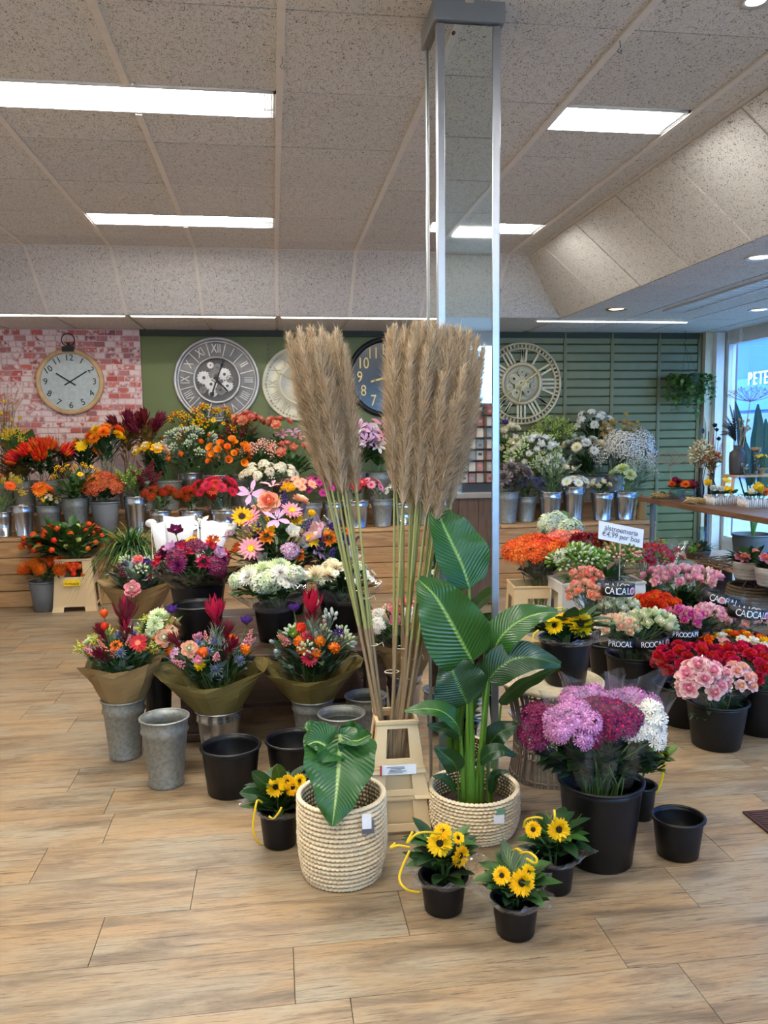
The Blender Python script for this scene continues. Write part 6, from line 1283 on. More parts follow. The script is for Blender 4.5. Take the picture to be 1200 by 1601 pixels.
for k in range(3): m.tube([(sp.x+.13+.02*k, sp.y-.07, .66+.01*k), (sp.x+.14+.02*k, sp.y-.075, .70), (sp.x+.15+.02*k, sp.y-.07, .66)], .003, 4)
part(m, 'red_print', C((196, 40, 60)), t)
m = MB(); m.box((sp.x, sp.y+.03, .23), (.3, .24, .46)); bs = part(m, 'side_box', M('cardboard', (176, 148, 108), .8, nscale=6), label='cardboard box under the white paper sleeves', cat='box', org=(sp.x, sp.y, 0)); bev(bs, .006)
tg = AT(236, 818, 5.55); m = MB(); m.lathe([(.001, 0), (.038, 0), (.038, .002), (.001, .002)], 20, X=T(tg) @ RX(PI/2) @ S(1, .75, 1)); m.tube([tg, tg+Vector((0, .02, -.3))], .003, 4); part(m, 'plant_label', TAGW, label='round white plant label stuck in the green grass', cat='label', org=tg)
# ================================================================== right-hand floor group
RG = 'black rose buckets'
# ---- rattan stool with a sunflower bucket on it
sc_ = AT(862, 1062, 3.02); RT, ZT = .2, sc_.z
RAT = M('rattan_grey', (138, 122, 104), .7, nscale=12, namt=.4, rgb2=(96, 82, 70)); RATT = M('seagrass_top', (206, 192, 160), .75, nscale=30, namt=.4, rgb2=(164, 142, 104), bump=.3, bscale=80)
stl = thing('rattan_stool', 'round rattan stool with a woven top beside the pillar', 'stool', (sc_.x, sc_.y, 0))
m = MB()
for k in range(15): rr = .008+k*.0131; m.lathe([(rr-.006, ZT-.008), (rr, ZT), (rr+.006, ZT-.008)], 48, (sc_.x, sc_.y, 0))
m.lathe([(.001, ZT-.012), (.2, ZT-.012), (.203, ZT-.006)], 48, (sc_.x, sc_.y, 0)); part(m, 'woven_top', RATT, stl)
m = MB(); m.lathe([(.197, ZT-.016), (.206, ZT-.012), (.207, ZT-.002), (.2, ZT+.003), (.195, ZT-.002)], 48, (sc_.x, sc_.y, 0)); part(m, 'top_rim', RATT, stl)
m = MB(); N_ = 84
rad = lambda z: .165+.03*(z/ZT)-.035*math.sin(PI*z/ZT)
for k in range(N_):
    a = 2*PI*k/N_+R.uniform(-.02, .02); tw = R.uniform(-.12, .12); jz = R.uniform(-.004, .004)
    m.tube([(sc_.x+(rad(z)+jz)*math.cos(a+tw*z/ZT), sc_.y+(rad(z)+jz)*math.sin(a+tw*z/ZT), z) for z in (.004, ZT*.25, ZT*.5, ZT*.75, ZT-.014)], .0032, 4)
part(m, 'canes', RAT, stl, kind='stuff')
for z in (.02, .1, .13, ZT*.55, ZT*.62, ZT-.03):
    m = MB()
    m.tube([(sc_.x+(rad(z)+.004*math.sin(42*a))*math.cos(a), sc_.y+(rad(z)+.004*math.sin(42*a))*math.sin(a), z) for a in [2*PI*i/168 for i in range(169)]], .0045, 4); part(m, 'binding_ring', RAT, stl)
b = sunpot('black', 884, 996, None, 80, 'sunflower bouquet in dark film on the rattan stool', 'black bucket with sunflowers on the rattan stool', [(866, 978, 14, (-.4, -.7, .5)), (880, 968, 12, (-.1, -.6, .8)), (906, 974, 22, (.3, -.85, .5)), (896, 962, 12, (.2, -.5, .9))], Y=2.98, z=ZT+.001, rib=[[(880, 955, .0), (878, 950, .02), (868, 952, .03)], [(842, 985, .0), (834, 992, .01), (832, 1005, .02), (836, 1015, .02)]], grass=False, fl=1.1)
# ---- tall bucket of chrysanthemums in sleeves
bt = bucket('black', 936, 1216, 1370, 128, 'tall black bucket of sleeved chrysanthemums beside the rattan stool', group=RG)
def sleeve(label, bk, px, py, rw, rh, heads, fol, foot, top, rt, name='sleeved_bunch', cat='flowers', Y=None, mat=None, corners=2, ph=0., amp=.25, group=None, lo=-.2, fr=.3, r0=.6, jit=.12, stem='g', depth=.8, face=.35):
    t, c, a, bb, k = bunch(name, label, bk, px, py, rw, rh, heads, fol, Y=Y, cat=cat, group=group, lo=lo, stem=stem, depth=depth, face=face, folw=1.5, jit=jit)
    Yb = Y or bk.base.y; f = AT(foot[0], foot[1], Yb); tp = AT(top[0], top[1], Yb); r1 = rt*PXM(tp)
    wrap(t, 'clear_sleeve', mat or CELLO2, f, r1*fr, tp, r1, r1*depth*.9, corners, amp, ph, n=32, rip=.04); return t
CH = 'sleeved chrysanthemum bunches'
sleeve('pink chrysanthemum bunch in a clear sleeve, in the tall black bucket', bt, 895, 1135, 30, 26, [('spray', 'mauve', 'lilac', 18, .043)], ('d', 130, .06), (915, 1228), (890, 1090), 42, group=CH, jit=.32, Y=bt.base.y-.06)
sleeve('crimson chrysanthemum bunch in a clear sleeve, in the tall black bucket', bt, 950, 1130, 32, 26, [('spray', 'plum', 'rose', 18, .043)], ('d', 130, .06), (945, 1228), (950, 1085), 42, group=CH, jit=.32, Y=bt.base.y-.05)
sleeve('white chrysanthemum bunch in a clear sleeve, in the tall black bucket', bt, 1003, 1140, 28, 28, [('spray', 'white', 'cream', 19, .04)], ('d', 120, .06), (975, 1228), (1012, 1095), 40, group=CH, jit=.32, Y=bt.base.y-.03)
sleeve('dark plum chrysanthemum bunch leaning out of the tall black bucket', bt, 848, 1140, 22, 24, [('spray', 'plum', 'dred', 12, .045)], ('d', 60, .06), (898, 1226), (838, 1120), 40, group=CH, jit=.32, Y=bt.base.y+.03)
sleeve('lilac chrysanthemum bunch at the back of the tall black bucket', bt, 925, 1104, 40, 14, [('spray', 'mauve', 'lilac', 15, .045)], ('d', 50, .06), (935, 1222), (925, 1062), 46, group=CH, jit=.32, Y=bt.base.y+.1)
sleeve('pale mauve chrysanthemum bunch at the back edge of the tall bucket', bt, 985, 1104, 30, 12, [('spray', 'mauve', 'magenta', 9, .045)], ('d', 40, .06), (955, 1222), (995, 1062), 44, group=CH, jit=.32, Y=bt.base.y+.11)
b = bucket('pot', 1000, 1226, 1287, 46, 'small black pot behind the tall chrysanthemum bucket', cat='pot', group=RG)
t, *_ = bunch('leafy_bouquet', 'small leafy bouquet with a yellow ribbon behind the tall bucket', b, 1020, 1185, 16, 14, [('sun', 'dyellow', 'dk', 2, .035)], (('g', 50, .06), ('l', 20, .08)), cat='bouquet')
ribbon(t, [AT(x, y, b.base.y-.02) for x, y in ((1028, 1175), (1037, 1185), (1036, 1210), (1028, 1235), (1012, 1248))], .01, YRIB)
# ---- rose buckets
def RB(px, ytop, ybot, w, lab, **k): return bucket('black', px, ytop, ybot, w, lab, group=RG, **k)
b1 = RB(1118, 1094, 1179, 92, 'nearest black bucket with pale pink roses'); b1r = .03
sleeve('open pale pink roses in the nearest rose bucket', b1, 1098, 1068, 34, 30, [('rose', 'palepink', 'pink', 20, .038)], ('d', 24, .045), (1108, 1105), (1095, 1072), 44, Y=b1.base.y-.04, lo=-.4, amp=.15, face=1.2)
sleeve('pale pink spray roses beside the open pink roses', b1, 1152, 1066, 24, 24, [('rose', 'palepink', 'peach', 15, .028)], ('d', 60, .045), (1135, 1105), (1150, 1072), 34, Y=b1.base.y, lo=-.3, amp=.15, face=1.)
b = RB(1068, 1068, 1142, 96, 'black bucket with red roses behind the pale pink roses'); sleeve('bunch of red roses in a clear sleeve nearest the tall bucket', b, 1082, 1034, 56, 26, [('rose', 'rose', 'red', 36, .03)], ('d', 80, .06), (1075, 1085), (1080, 1025), 66, lo=-.3, corners=4, face=.8)
b = RB(1186, 1066, 1156, 92, 'black bucket with red roses at the frame edge'); sleeve('bunch of red roses in a clear sleeve at the frame edge', b, 1172, 1040, 52, 26, [('rose', 'rose', 'red', 34, .03)], ('d', 80, .06), (1180, 1085), (1172, 1028), 60, lo=-.3, corners=4, face=.8)
b = RB(1150, 1040, None, 66, 'black bucket with many-coloured roses behind the red roses', Y=3.85, z=0)
sleeve('many-coloured rose bunch in yellow, orange, pink and red', b, 1152, 1008, 58, 12, [('rose', 'yellow', 'dyellow', 9, .03), ('rose', 'orange', 'dorange', 8, .03), ('rose', 'dred', 'rose', 9, .028), ('rose', 'pink', 'palepink', 5, .028), ('rose', 'cream', 'white', 6, .028)], ('d', 60, .06), (1150, 1050), (1152, 1012), 62, lo=.0, corners=4)
b = RB(990, 1020, None, 84, 'black bucket with cream white roses in printed sleeves', Y=3.72, z=0)
BAND = M('black_band_print', (24, 24, 26), .4, nscale=8, namt=.1); PRW = M('band_white_print', (240, 240, 240), .5, nscale=9, namt=.05); PRP = M('band_pink_print', (238, 176, 184), .5, nscale=40, namt=.4, rgb2=(196, 90, 110))
def band(parent, c, rx, ry, h, words, size=None, tilt=0., slab=None):
    """printed black band around a flower sleeve, with lettering and rose emblems"""
    c = Vector(c); m = MB(); m.lathe([(1, -h/2), (1, h/2)], 40, c, X=T(c) @ RY(tilt) @ T(-c) @ T(c) @ S(rx, ry, 1) @ T(-c)); o = part(m, 'printed_band', BAND, parent); solid(o, .001, 0)
    sz = size or h*.85
    for ang, w in words:
        n = len(w); step = sz*.52/max(rx, ry)
        for i, ch in enumerate(w):
            a = math.radians(ang)+(i-(n-1)/2)*step; inner = math.sin(a) > .15
            if inner: a = math.radians(ang)-(i-(n-1)/2)*step
            p = c+Vector((math.cos(a)*rx, math.sin(a)*ry, 0)); nr = Vector((math.cos(a)/rx, math.sin(a)/ry, 0)).normalized()
            nr = -nr if inner else nr; p += nr*.0022; xax = Vector((0, 0, 1)).cross(nr)
            X = T(c) @ RY(tilt) @ T(-c) @ Matrix(((xax.x, 0, nr.x, p.x), (xax.y, 0, nr.y, p.y), (0, 1, 0, p.z), (0, 0, 0, 1)))
            if ch == '@':
                mm = MB(); mm.lathe([(.001, 0), (h*.33, 0), (h*.33, .0006), (.001, .0006)], 18); o2 = put(mm.mesh('rose_emblem', PRW), 'rose_emblem', parent, X)
                mm = MB(); mm.lathe([(.001, .0008), (h*.27, .0008)], 16); mm.tube([(h*.22*(1-q/24)*math.cos(q*.7), h*.22*(1-q/24)*math.sin(q*.7), .0014) for q in range(22)], h*.02, 4, 1)
                put(mm.mesh('emblem_rose', [PRP, C((190, 84, 108))]), 'emblem_rose', parent, X)
            elif ch != ' ': letters(ch, 'printed_letter', PRW, X @ S(.8, 1, 1), parent, sz, .0003)
WR = 'rose bunches in printed sleeves'
t = sleeve('cream roses in a black printed sleeve nearest the sunflower bucket', b, 962, 984, 30, 13, [('bud', 'cream', 'peach', 18, .035)], ('d', 20, .05), (975, 1025), (962, 992), 36, group=WR, Y=3.68, lo=-.1, corners=3, amp=.1)
cq = AT(967, 1002, 3.68); band(t, cq, .092, .075, .045, ((235, 'PRO'), (275, 'CAL')), .04, .06)
t = sleeve('greenish white roses in a black printed sleeve', b, 1014, 980, 31, 18, [('bud', 'pgreen', 'cream', 18, .037)], ('d', 20, .05), (1010, 1025), (1014, 992), 38, group=WR, Y=3.66, lo=-.1, corners=3, amp=.1)
cq = AT(1014, 1001, 3.66); band(t, cq, .1, .08, .046, ((262, 'ROOCAL'), (308, '@')), .04, -.08)
RB(948, 1005, None, 54, 'black bucket behind the cream roses, its rim hidden by sunflower leaves', Y=4.0, z=0)
b = RB(960, 985, None, 80, 'black bucket with white roses in a tall printed sleeve', Y=4.2, z=0)
t = sleeve('white roses in a tall clear sleeve with a black band', b, 965, 950, 25, 12, [('bud', 'pgreen', 'white', 16, .032)], ('s', 20, .04), (965, 980), (965, 905), 27, group=WR, lo=.0, corners=4, amp=.05, fr=.9, depth=.8)
cq = AT(965, 921, 4.2); band(t, cq, .094, .075, .062, ((232, 'CAL'), (272, 'CAL'), (306, '@'), (70, 'JAJOO'), (115, '@')), .055, .03)
b = RB(1028, 975, None, 72, 'black bucket with orange red roses', Y=4.25, z=0)
sleeve('bright orange red roses behind the white sleeves', b, 1024, 946, 32, 15, [('rose', 'redor', 'dorange', 24, .034)], ('d', 40, .06), (1026, 985), (1024, 955), 38, lo=-.1, corners=4, amp=.1)
b = RB(1082, 1000, None, 58, 'black bucket with pink roses in printed sleeves', Y=4.02, z=0)
t = sleeve('deep pink roses in a black printed sleeve', b, 1064, 972, 24, 15, [('bud', 'pink', 'magenta', 15, .036)], ('d', 20, .05), (1070, 1005), (1064, 980), 30, group=WR, Y=3.95, lo=-.1, corners=3, amp=.1)
cq = AT(1066, 988, 3.95); band(t, cq, .085, .07, .045, ((250, 'PROOCA'), (305, 'PR')), .038, .02)
sleeve('pale pink and green roses with long stems beside the deep pink ones', b, 1104, 964, 22, 11, [('bud', 'palepink', 'pink', 14, .036)], ('d', 80, .07), (1100, 1000), (1104, 975), 28, Y=4.02, lo=-.1, corners=4, amp=.1)
b = RB(1068, 950, None, 96, 'black bucket with long pink roses behind the orange red roses', Y=4.55, z=0)
bunch('rose_bunch', 'wide bunch of soft pink roses on long stems', b, 1066, 906, 52, 12, [('bud', 'palepink', 'pink', 20, .042), ('bud', 'pink', 'palepink', 12, .04)], ('d', 150, .10), folw=2.4, lo=.1)
b = RB(1140, 990, None, 90, 'black bucket with banded pale rose sleeves', Y=4.2, z=0)
t = sleeve('pale pink roses in a clear sleeve with a slanting black band, behind the many-coloured roses', b, 1135, 970, 26, 16, [('bud', 'palepink', 'peach', 12, .036)], ('d', 60, .07), (1140, 1000), (1130, 925), 34, group=WR, Y=4.25, lo=.0, corners=3, amp=.1, fr=.7)
cq = AT(1130, 938, 4.25); band(t, cq, .115, .09, .06, ((225, 'CAL'), (262, '@PAL'), (72, 'JAJOOR'), (118, '@')), .055, .26)
t = sleeve('pale peach roses in a clear sleeve with a black band at the frame edge', b, 1170, 978, 26, 14, [('bud', 'palepink', 'peach', 12, .036)], ('d', 60, .07), (1160, 1005), (1172, 938), 34, group=WR, Y=4.08, lo=.0, corners=3, amp=.1, fr=.7)
cq = AT(1168, 957, 4.08); band(t, cq, .11, .085, .062, ((232, 'CAL'), (272, 'OCAL'), (308, '@'), (60, 'JAJOO'), (110, '@')), .055, .14)
b = RB(925, 965, None, 50, 'black bucket with peach rose sleeves behind the sunflower bucket', Y=4.45, z=0)
sleeve('peach roses in a tall clear sleeve leaning over the crates', b, 917, 906, 20, 13, [('bud', 'peach', 'coral', 12, .034)], ('g', 50, .06), (925, 960), (914, 900), 26, Y=4.4, lo=-.1, corners=3, amp=.12)
sleeve('peach roses in a clear sleeve below the crate window', b, 911, 932, 20, 18, [('bud', 'peach', 'coral', 12, .034)], ('g', 30, .06), (920, 970), (912, 922), 25, Y=4.25, lo=-.3, corners=3, amp=.12)
# ---- cream crates with alstroemerias and orange chrysanthemums
c1 = AT(838, 960, 5.0); c1.z = 0
crate(c1, 0, .40, .38, .3, .34, .26, 'cream crate with orange chrysanthemums beside the pillar', ((.45, .8),), rot=-.12, panel=False)
b = Bk(); b.base = Vector((c1.x, c1.y, .02)); b.r = .13; b.rb = .1; b.h = .38; b.top = Vector((c1.x, c1.y, .39))
sleeve('orange chrysanthemum bunch in a clear sleeve in the cream crate', b, 838, 862, 42, 14, [('spray', 'dorange', 'orange', 14, .075)], ('d', 110, .08), (845, 912), (836, 852), 52, lo=-.3, corners=3, amp=.12, r0=.5)
sleeve('salmon chrysanthemum bunch in a clear sleeve behind the orange ones', b, 885, 848, 28, 10, [('spray', 'coral', 'peach', 9, .065)], ('d', 60, .08), (870, 905), (888, 840), 34, Y=5.1, lo=-.1, corners=3, amp=.12)
hp = bunch('hydrangea_bunch', 'pale green hydrangea heads above the orange chrysanthemums', b, 872, 826, 24, 12, [('hydra', 'pgreen', 'silver', 3, .08)], ('g', 14, .16, .35), Y=5.3, extra=[('hydra', 'silver', 'pgreen', 861, 820, .085, -.05, U), ('hydra', 'pgreen', 'silver', 884, 828, .085, -.1, U)])
c2 = AT(930, 950, 4.75); c2.z = 0
crate(c2, 0, .46, .56, .34, .52, .30, 'wide white crate with alstroemerias under the price sign', ((.5, .85),), rot=-.05, panel=False, mat=PLASTW, name='flower_crate')
b = Bk(); b.base = Vector((c2.x, c2.y, .02)); b.r = .2; b.rb = .18; b.h = .42; b.top = Vector((c2.x, c2.y, .44))
AL = 'alstroemeria bunches'
sleeve('white green budded alstroemerias in a clear sleeve', b, 902, 876, 36, 16, [('budc', 'pgreen', 'green', 16, .06, 'l'), ('alst', 'white', 'lime', 4, .045)], ('l', 110, .09, .15), (905, 905), (902, 868), 48, Y=4.7, group=AL, lo=-.2, corners=3, amp=.15)
sleeve('dark red alstroemerias in a clear sleeve behind the white ones', b, 925, 848, 30, 8, [('alst', 'dred', 'red', 12, .06)], ('g', 60, .08), (925, 890), (925, 842), 36, Y=4.9, group=AL, lo=.0, corners=3, amp=.12)
sleeve('budded pinkish alstroemerias under the price sign', b, 970, 872, 22, 16, [('budc', 'peach', 'green', 9, .055, 'l')], ('g', 90, .09, .15), (968, 905), (970, 862), 30, Y=4.68, group=AL, lo=-.2, corners=3, amp=.15)
b3 = RB(1020, 930, None, 80, 'black bucket with pink budded stems behind the pink roses', Y=4.95, z=0)
sleeve('dark pink budded stems in a clear sleeve beside the price sign', b3, 1015, 872, 30, 20, [('alst', 'rose', 'dred', 12, .05), ('budc', 'rose', 'green', 6, .05)], ('l', 80, .08, .15), (1015, 925), (1018, 845), 42, group=AL, lo=-.3, corners=3, amp=.2)
sleeve('crimson budded stems in a wide clear sleeve near the plant bench', b3, 1052, 875, 14, 18, [('alst', 'rose', 'dred', 5, .04)], ('s', 30, .07, .15), (1030, 925), (1050, 850), 30, Y=5.1, group=AL, lo=-.3, corners=3, amp=.25)
# price sign
q = [AT(936, 814, 4.62), AT(1006, 828, 4.62), AT(1004, 857, 4.62), AT(935, 842, 4.62)]
t = thing('price_sign', 'white paper price sign tilted above the alstroemerias', 'sign', q[3]); m = MB(); m.add([p for p in q]+[p+Vector((0, .004, 0)) for p in q], [(3, 2, 1, 0), (4, 5, 6, 7), (0, 1, 5, 4), (1, 2, 6, 5), (2, 3, 7, 6), (3, 0, 4, 7)]); part(m, 'card', WP, t, False)
m = MB(); pc = (q[2]+q[3])/2; m.tube([pc+Vector((0, .006, .05)), (pc.x, pc.y+.01, .44)], .004, 6); part(m, 'stick', C((200, 196, 186)), t)
ax = (q[1]-q[0]).normalized(); ay = (q[0]-q[3]).normalized(); az = ax.cross(ay).normalized(); ay = az.cross(ax)
for s_, f, sz in (('alstroemeria', .70, .046), ('\u20ac4,99 per bos', .36, .046)):
    p = q[3].lerp(q[0], f).lerp(q[2].lerp(q[1], f), .5)+az*.004
    letters(s_, 'lettering', C((90, 92, 98)), Matrix(((ax.x, ay.x, az.x, p.x), (ax.y, ay.y, az.y, p.y), (ax.z, ay.z, az.z, p.z), (0, 0, 0, 1))) @ S(.95, 1, 1), t, sz, .0004)
# door mat at the frame edge
a = FL(1160, 1272); t = thing('door_mat', 'dark reddish brown ribbed door mat at the frame edge', 'mat', (a.x+.45, a.y-.3, 0)); m = MB(); m.box((a.x+.45, a.y-.3, .005), (.9, .6, .008)); part(m, 'mat_base', M('mat_brown', (74, 46, 42), .95, nscale=60, namt=.5), t, False)
m2 = MB()
for k in range(40): m2.box((a.x+.45, a.y-.585+k*.0146, .010), (.88, .008, .004))
part(m2, 'mat_rib', MATS['mat_brown'], t, False)

# ================================================================== display table by the window
TX = 3.02; TZ2 = .835
tb = thing('display_table', 'long walnut display table with metal legs in front of the window', 'table', (TX+.4, 5.3, 0))
for k in range(3): m = MB(); m.box((TX+.1+.2*k, 5.05, TZ2-.02), (.196, 2.6, .04)); bev(part(m, 'top_board', TABLEW, tb, False), .004)
for x in (TX+.06, TX+.54):
    for y in (6.2, 3.9): m = MB(); m.tube([(x, y, 0), (x, y, TZ2-.04)], .02, 10); m.lathe([(.045, 0), (.045, .008), (.02, .02)], 14, (x, y, 0)); part(m, 'leg', M('steel_leg', (110, 118, 122), .4, .7, nscale=9), tb)
# lower bench of rough board on a stump
bn = thing('plant_bench', 'low rough wooden bench standing on a tree stump by the window', 'bench', (3.5, 5.2, 0))
m = MB(); m.box((3.52, 5.1, .365), (.5, 2.2, .035)); bev(part(m, 'board', PALEW, bn, False), .008)
BARK = M('bark', (74, 56, 46), .95, nscale=14, namt=.6, rgb2=(40, 30, 26), bump=.9, bscale=24, stretch=(1, 1, .3))
m = MB(); m.lathe([(.17, 0), (.15, .1), (.14, .25), (.15, .346)], 22, (3.46, 4.72, 0), wob=lambda a, j: 1+.06*math.sin(5*a+j)+.04*math.sin(11*a)); part(m, 'stump', BARK, bn)
m = MB(); m.lathe([(.14, 0), (.13, .346)], 18, (3.5, 5.95, 0), wob=lambda a, j: 1+.06*math.sin(5*a+j)); part(m, 'stump', BARK, bn)
# ---- flower arrangements on the table
def arr(name, label, px, py, Y, w, h, zt, pot, heads, fol=('g', 40, .05), pmat=None, group='table arrangements', folh=.05, cat='arrangement'):
    c = AT(px, py, Y); c.z = zt; t = thing(name, label, cat, c, group)
    pot(t, c)
    for (x, y, ty, c0, c1, r) in heads: p = AT(x, y, Y-.02); put(head(ty, c0, c1), HN[ty], t, T(p) @ aim((R.uniform(-.3, .3), -.6, .8)) @ S(r))
    m = MB()
    for i in range(fol[1]):
        a = R.random()*6.28; leaf(m, c+Vector((R.uniform(-w, w)*.45, R.uniform(-.5, .5)*w*.4, h)), Vector((math.cos(a), math.sin(a)*.6, R.uniform(.2, 1))), fol[2]*R.uniform(.6, 1.2), fol[2]*.25, i % 2, droop=.3)
    part(m, 'foliage', [LG[fol[0]], LG['d']], t); return t
GL = film('jar_glass', (225, 235, 235), 1.3, .03)
def glass_pot(r, h): 
    def f(t, c): m = MB(); m.lathe([(.001, .004), (r*.8, .004), (r, h*.3), (r, h*.8), (r*.8, h), (r*.77, h), (r*.95, h*.8), (r*.95, h*.3), (r*.75, .01), (.001, .01)], 20, c); part(m, 'glass_pot', GL, t)
    return f
WHB = M('birch_sticks', (226, 220, 212), .7, nscale=20, namt=.3)
def fence_pot(w, d, h):
    def f(t, c):
        m = MB(); m.box((c.x, c.y, c.z+h*.35), (w-.02, d-.02, h*.66)); part(m, 'liner', C((90, 70, 54)), t, False)
        n = int(w/.016)
        for s in (-1, 1):
            for k in range(n): m = MB(); hh = h*R.uniform(.8, 1.1); m.tube([(c.x-w/2+w*(k+.5)/n, c.y+s*d/2, c.z), (c.x-w/2+w*(k+.5)/n+R.uniform(-.003, .003), c.y+s*d/2, c.z+hh)], .007, 6, cap=True); part(m, 'stick', WHB, t)
        for s in (-1, 1):
            for k in range(int(d/.016)): m = MB(); hh = h*R.uniform(.8, 1.1); m.tube([(c.x+s*w/2, c.y-d/2+d*(k+.5)/int(d/.016), c.z), (c.x+s*w/2, c.y-d/2+d*(k+.5)/int(d/.016), c.z+hh)], .007, 6, cap=True); part(m, 'stick', WHB, t)
    return f
STRAW = M('straw', (206, 178, 118), .8, nscale=20, namt=.4)
arr('glass_arrangement', 'orange and dark red flowers in a glass pot at the table corner', 1056, 780, 6.05, .1, .09, TZ2, glass_pot(.055, .085), [(1050, 757, 'mum', 'orange', 'dorange', .035), (1060, 755, 'mum', 'dred', 'rust', .045), (1055, 750, 'ball', 'dred', 'rust', .03)], ('g', 40, .06))
arr('glass_arrangement', 'orange and dark red flowers in a glass pot beside the corner pot', 1076, 784, 5.9, .1, .09, TZ2, glass_pot(.055, .085), [(1071, 758, 'mum', 'orange', 'dorange', .04), (1082, 757, 'ball', 'dred', 'rust', .045)], ('g', 40, .06))
def nest(t, c):
    m = MB()
    for _ in range(90):
        a = R.random()*6.28; q = R.uniform(.04, .085); p = c+Vector((math.cos(a)*q, math.sin(a)*q, R.uniform(.004, .04))); d = Vector((-math.sin(a), math.cos(a), R.uniform(-.3, .3))).normalized()*R.uniform(.03, .06); m.tube([p-d, p+Vector((0, 0, .004)), p+d], .0022, 3)
    part(m, 'straw_nest', STRAW, t)
arr('straw_nest', 'flat straw nest with greenery on the table corner', 1035, 772, 6.12, .1, .03, TZ2, nest, [], ('d', 20, .05), cat='nest')
arr('straw_heart', 'small straw bundle lying between glass pot and birch planter', 1088, 786, 5.6, .06, .02, TZ2, nest, [], ('b', 4, .03), cat='straw')
arr('birch_planter', 'planter edged with white birch sticks, with two yellow and two cream blooms', 1130, 786, 5.5, .2, .08, TZ2, fence_pot(.23, .13, .065), [(1106, 754, 'ball', 'dyellow', 'yellow', .035), (1135, 752, 'gerbera', 'yellow', 'dyellow', .04), (1137, 766, 'gerbera', 'dyellow', 'yellow', .045), (1115, 764, 'rose', 'white', 'cream', .03), (1125, 765, 'rose', 'white', 'cream', .03)], ('g', 60, .07))
arr('birch_planter', 'planter edged with white birch sticks, with yellow and orange blooms at the frame edge', 1178, 790, 5.25, .16, .08, TZ2, fence_pot(.18, .12, .065), [(1185, 762, 'ball', 'dyellow', 'yellow', .045), (1174, 768, 'ball', 'cream', 'pgreen', .03), (1198, 770, 'gerbera', 'orange', 'dorange', .05)], ('g', 50, .06))
# dried hogweed umbel
UM = M('dried_umbel', (168, 146, 122), .8, nscale=20, namt=.3)
def umbel(name, label, foot, top, r, n=26, z0=None):
    foot, top = Vector(foot), Vector(top); m = MB(); m.tube([foot, foot.lerp(top, .6), top], [.005, .004, .003], 6)
    for d in fib(n, .15):
        e = top+Vector((d.x*r, d.y*r, d.z*r*.45+.02)); m.tube([top, top.lerp(e, .5)+Vector((0, 0, -.006)), e], .0014, 3)
        for _ in range(7): f = e+Vector((R.uniform(-.03, .03), R.uniform(-.03, .03), R.uniform(.005, .022))); m.tube([e, f], .0007, 3); m.ball(f, .003, 4)
    return part(m, name, UM, label=label, cat='dried flower', org=foot, group='dried umbels')
umbel('dried_umbel', 'dry hogweed umbel rising behind the table corner', (AT(1048, 770, 6.3).x, 6.3, TZ2), AT(1048, 728, 6.3), .2, 30)
# bottle vases with dried bunches
def vase(label, px, py, Y, prof, mat, zt=TZ2, group=None):
    c = AT(px, py, Y); c.z = zt; m = MB(); m.lathe(prof, 24, c); o = part(m, 'vase', mat, org=c, label=label, cat='vase', group=group); return c
DKV = M('dark_vase', (62, 58, 60), .5, nscale=8, namt=.2)
c = vase('slim black bottle vase with cream dried flowers', 1094, 770, 5.95, [(.03, 0), (.032, .1), (.014, .16), (.013, .24), (.016, .25)], BLKC)
t, *_ = bunch('dried_bunch', 'cream dried flower sprigs in the slim black bottle', None, 1096, 712, 12, 18, [('budc', 'straw', 'cream', 12, .05, 't')], ('t', 20, .06, 'blade'), Y=5.95, foot=c+Vector((0, 0, .05)), cat='dried flowers', stem='b', lo=-.6)
c = vase('slim black bottle vase with orange feathers and pods', 1112, 770, 5.9, [(.03, 0), (.032, .1), (.014, .16), (.013, .2), (.016, .21)], BLKC)
t, *_ = bunch('dried_bunch', 'rust orange feathers with black pods in a slim black bottle', None, 1112, 722, 10, 12, [('budc', 'gold', 'rust', 8, .04, 't')], ('b', 14, .07), Y=5.9, foot=c+Vector((0, 0, .05)), cat='dried flowers', stem='b', extra=[('ball', 'black', 'dk', 1117, 665, .022), ('ball', 'black', 'dk', 1123, 686, .02), ('ball', 'black', 'dk', 1120, 672, .018)])
for x0, y0, x1, y1 in ((1113, 728, 1115, 680), (1119, 725, 1128, 692)):
    m = MB(); p, q_ = AT(x0, y0, 5.9), AT(x1, y1, 5.9)
    for k in range(26):
        f = k/26; w_ = .014*math.sin(PI*(.1+.85*f)); b0 = p.lerp(q_, f); m.add([b0, b0+Vector((w_, 0, .012)), b0+Vector((w_*.9, 0, .004)), b0+Vector((-w_, 0, .012)), b0+Vector((-w_*.9, 0, .004))], [(0, 1, 2), (0, 4, 3)])
    m.tube([p-Vector((0, 0, .05)), p, q_], .001, 3); part(m, 'feather', pet(CO['rust']), t)
m = MB(); p, q_ = AT(1108, 728, 5.92), AT(1107, 675, 5.92)
for k in range(26):
    f = k/26; w_ = .008; b0 = p.lerp(q_, f); m.add([b0, b0+Vector((w_, 0, .012)), b0+Vector((-w_, 0, .012))], [(0, 1, 2)])
m.tube([p-Vector((0, 0, .05)), p, q_], .0015, 3); part(m, 'feather', pet(CO['black']), t)
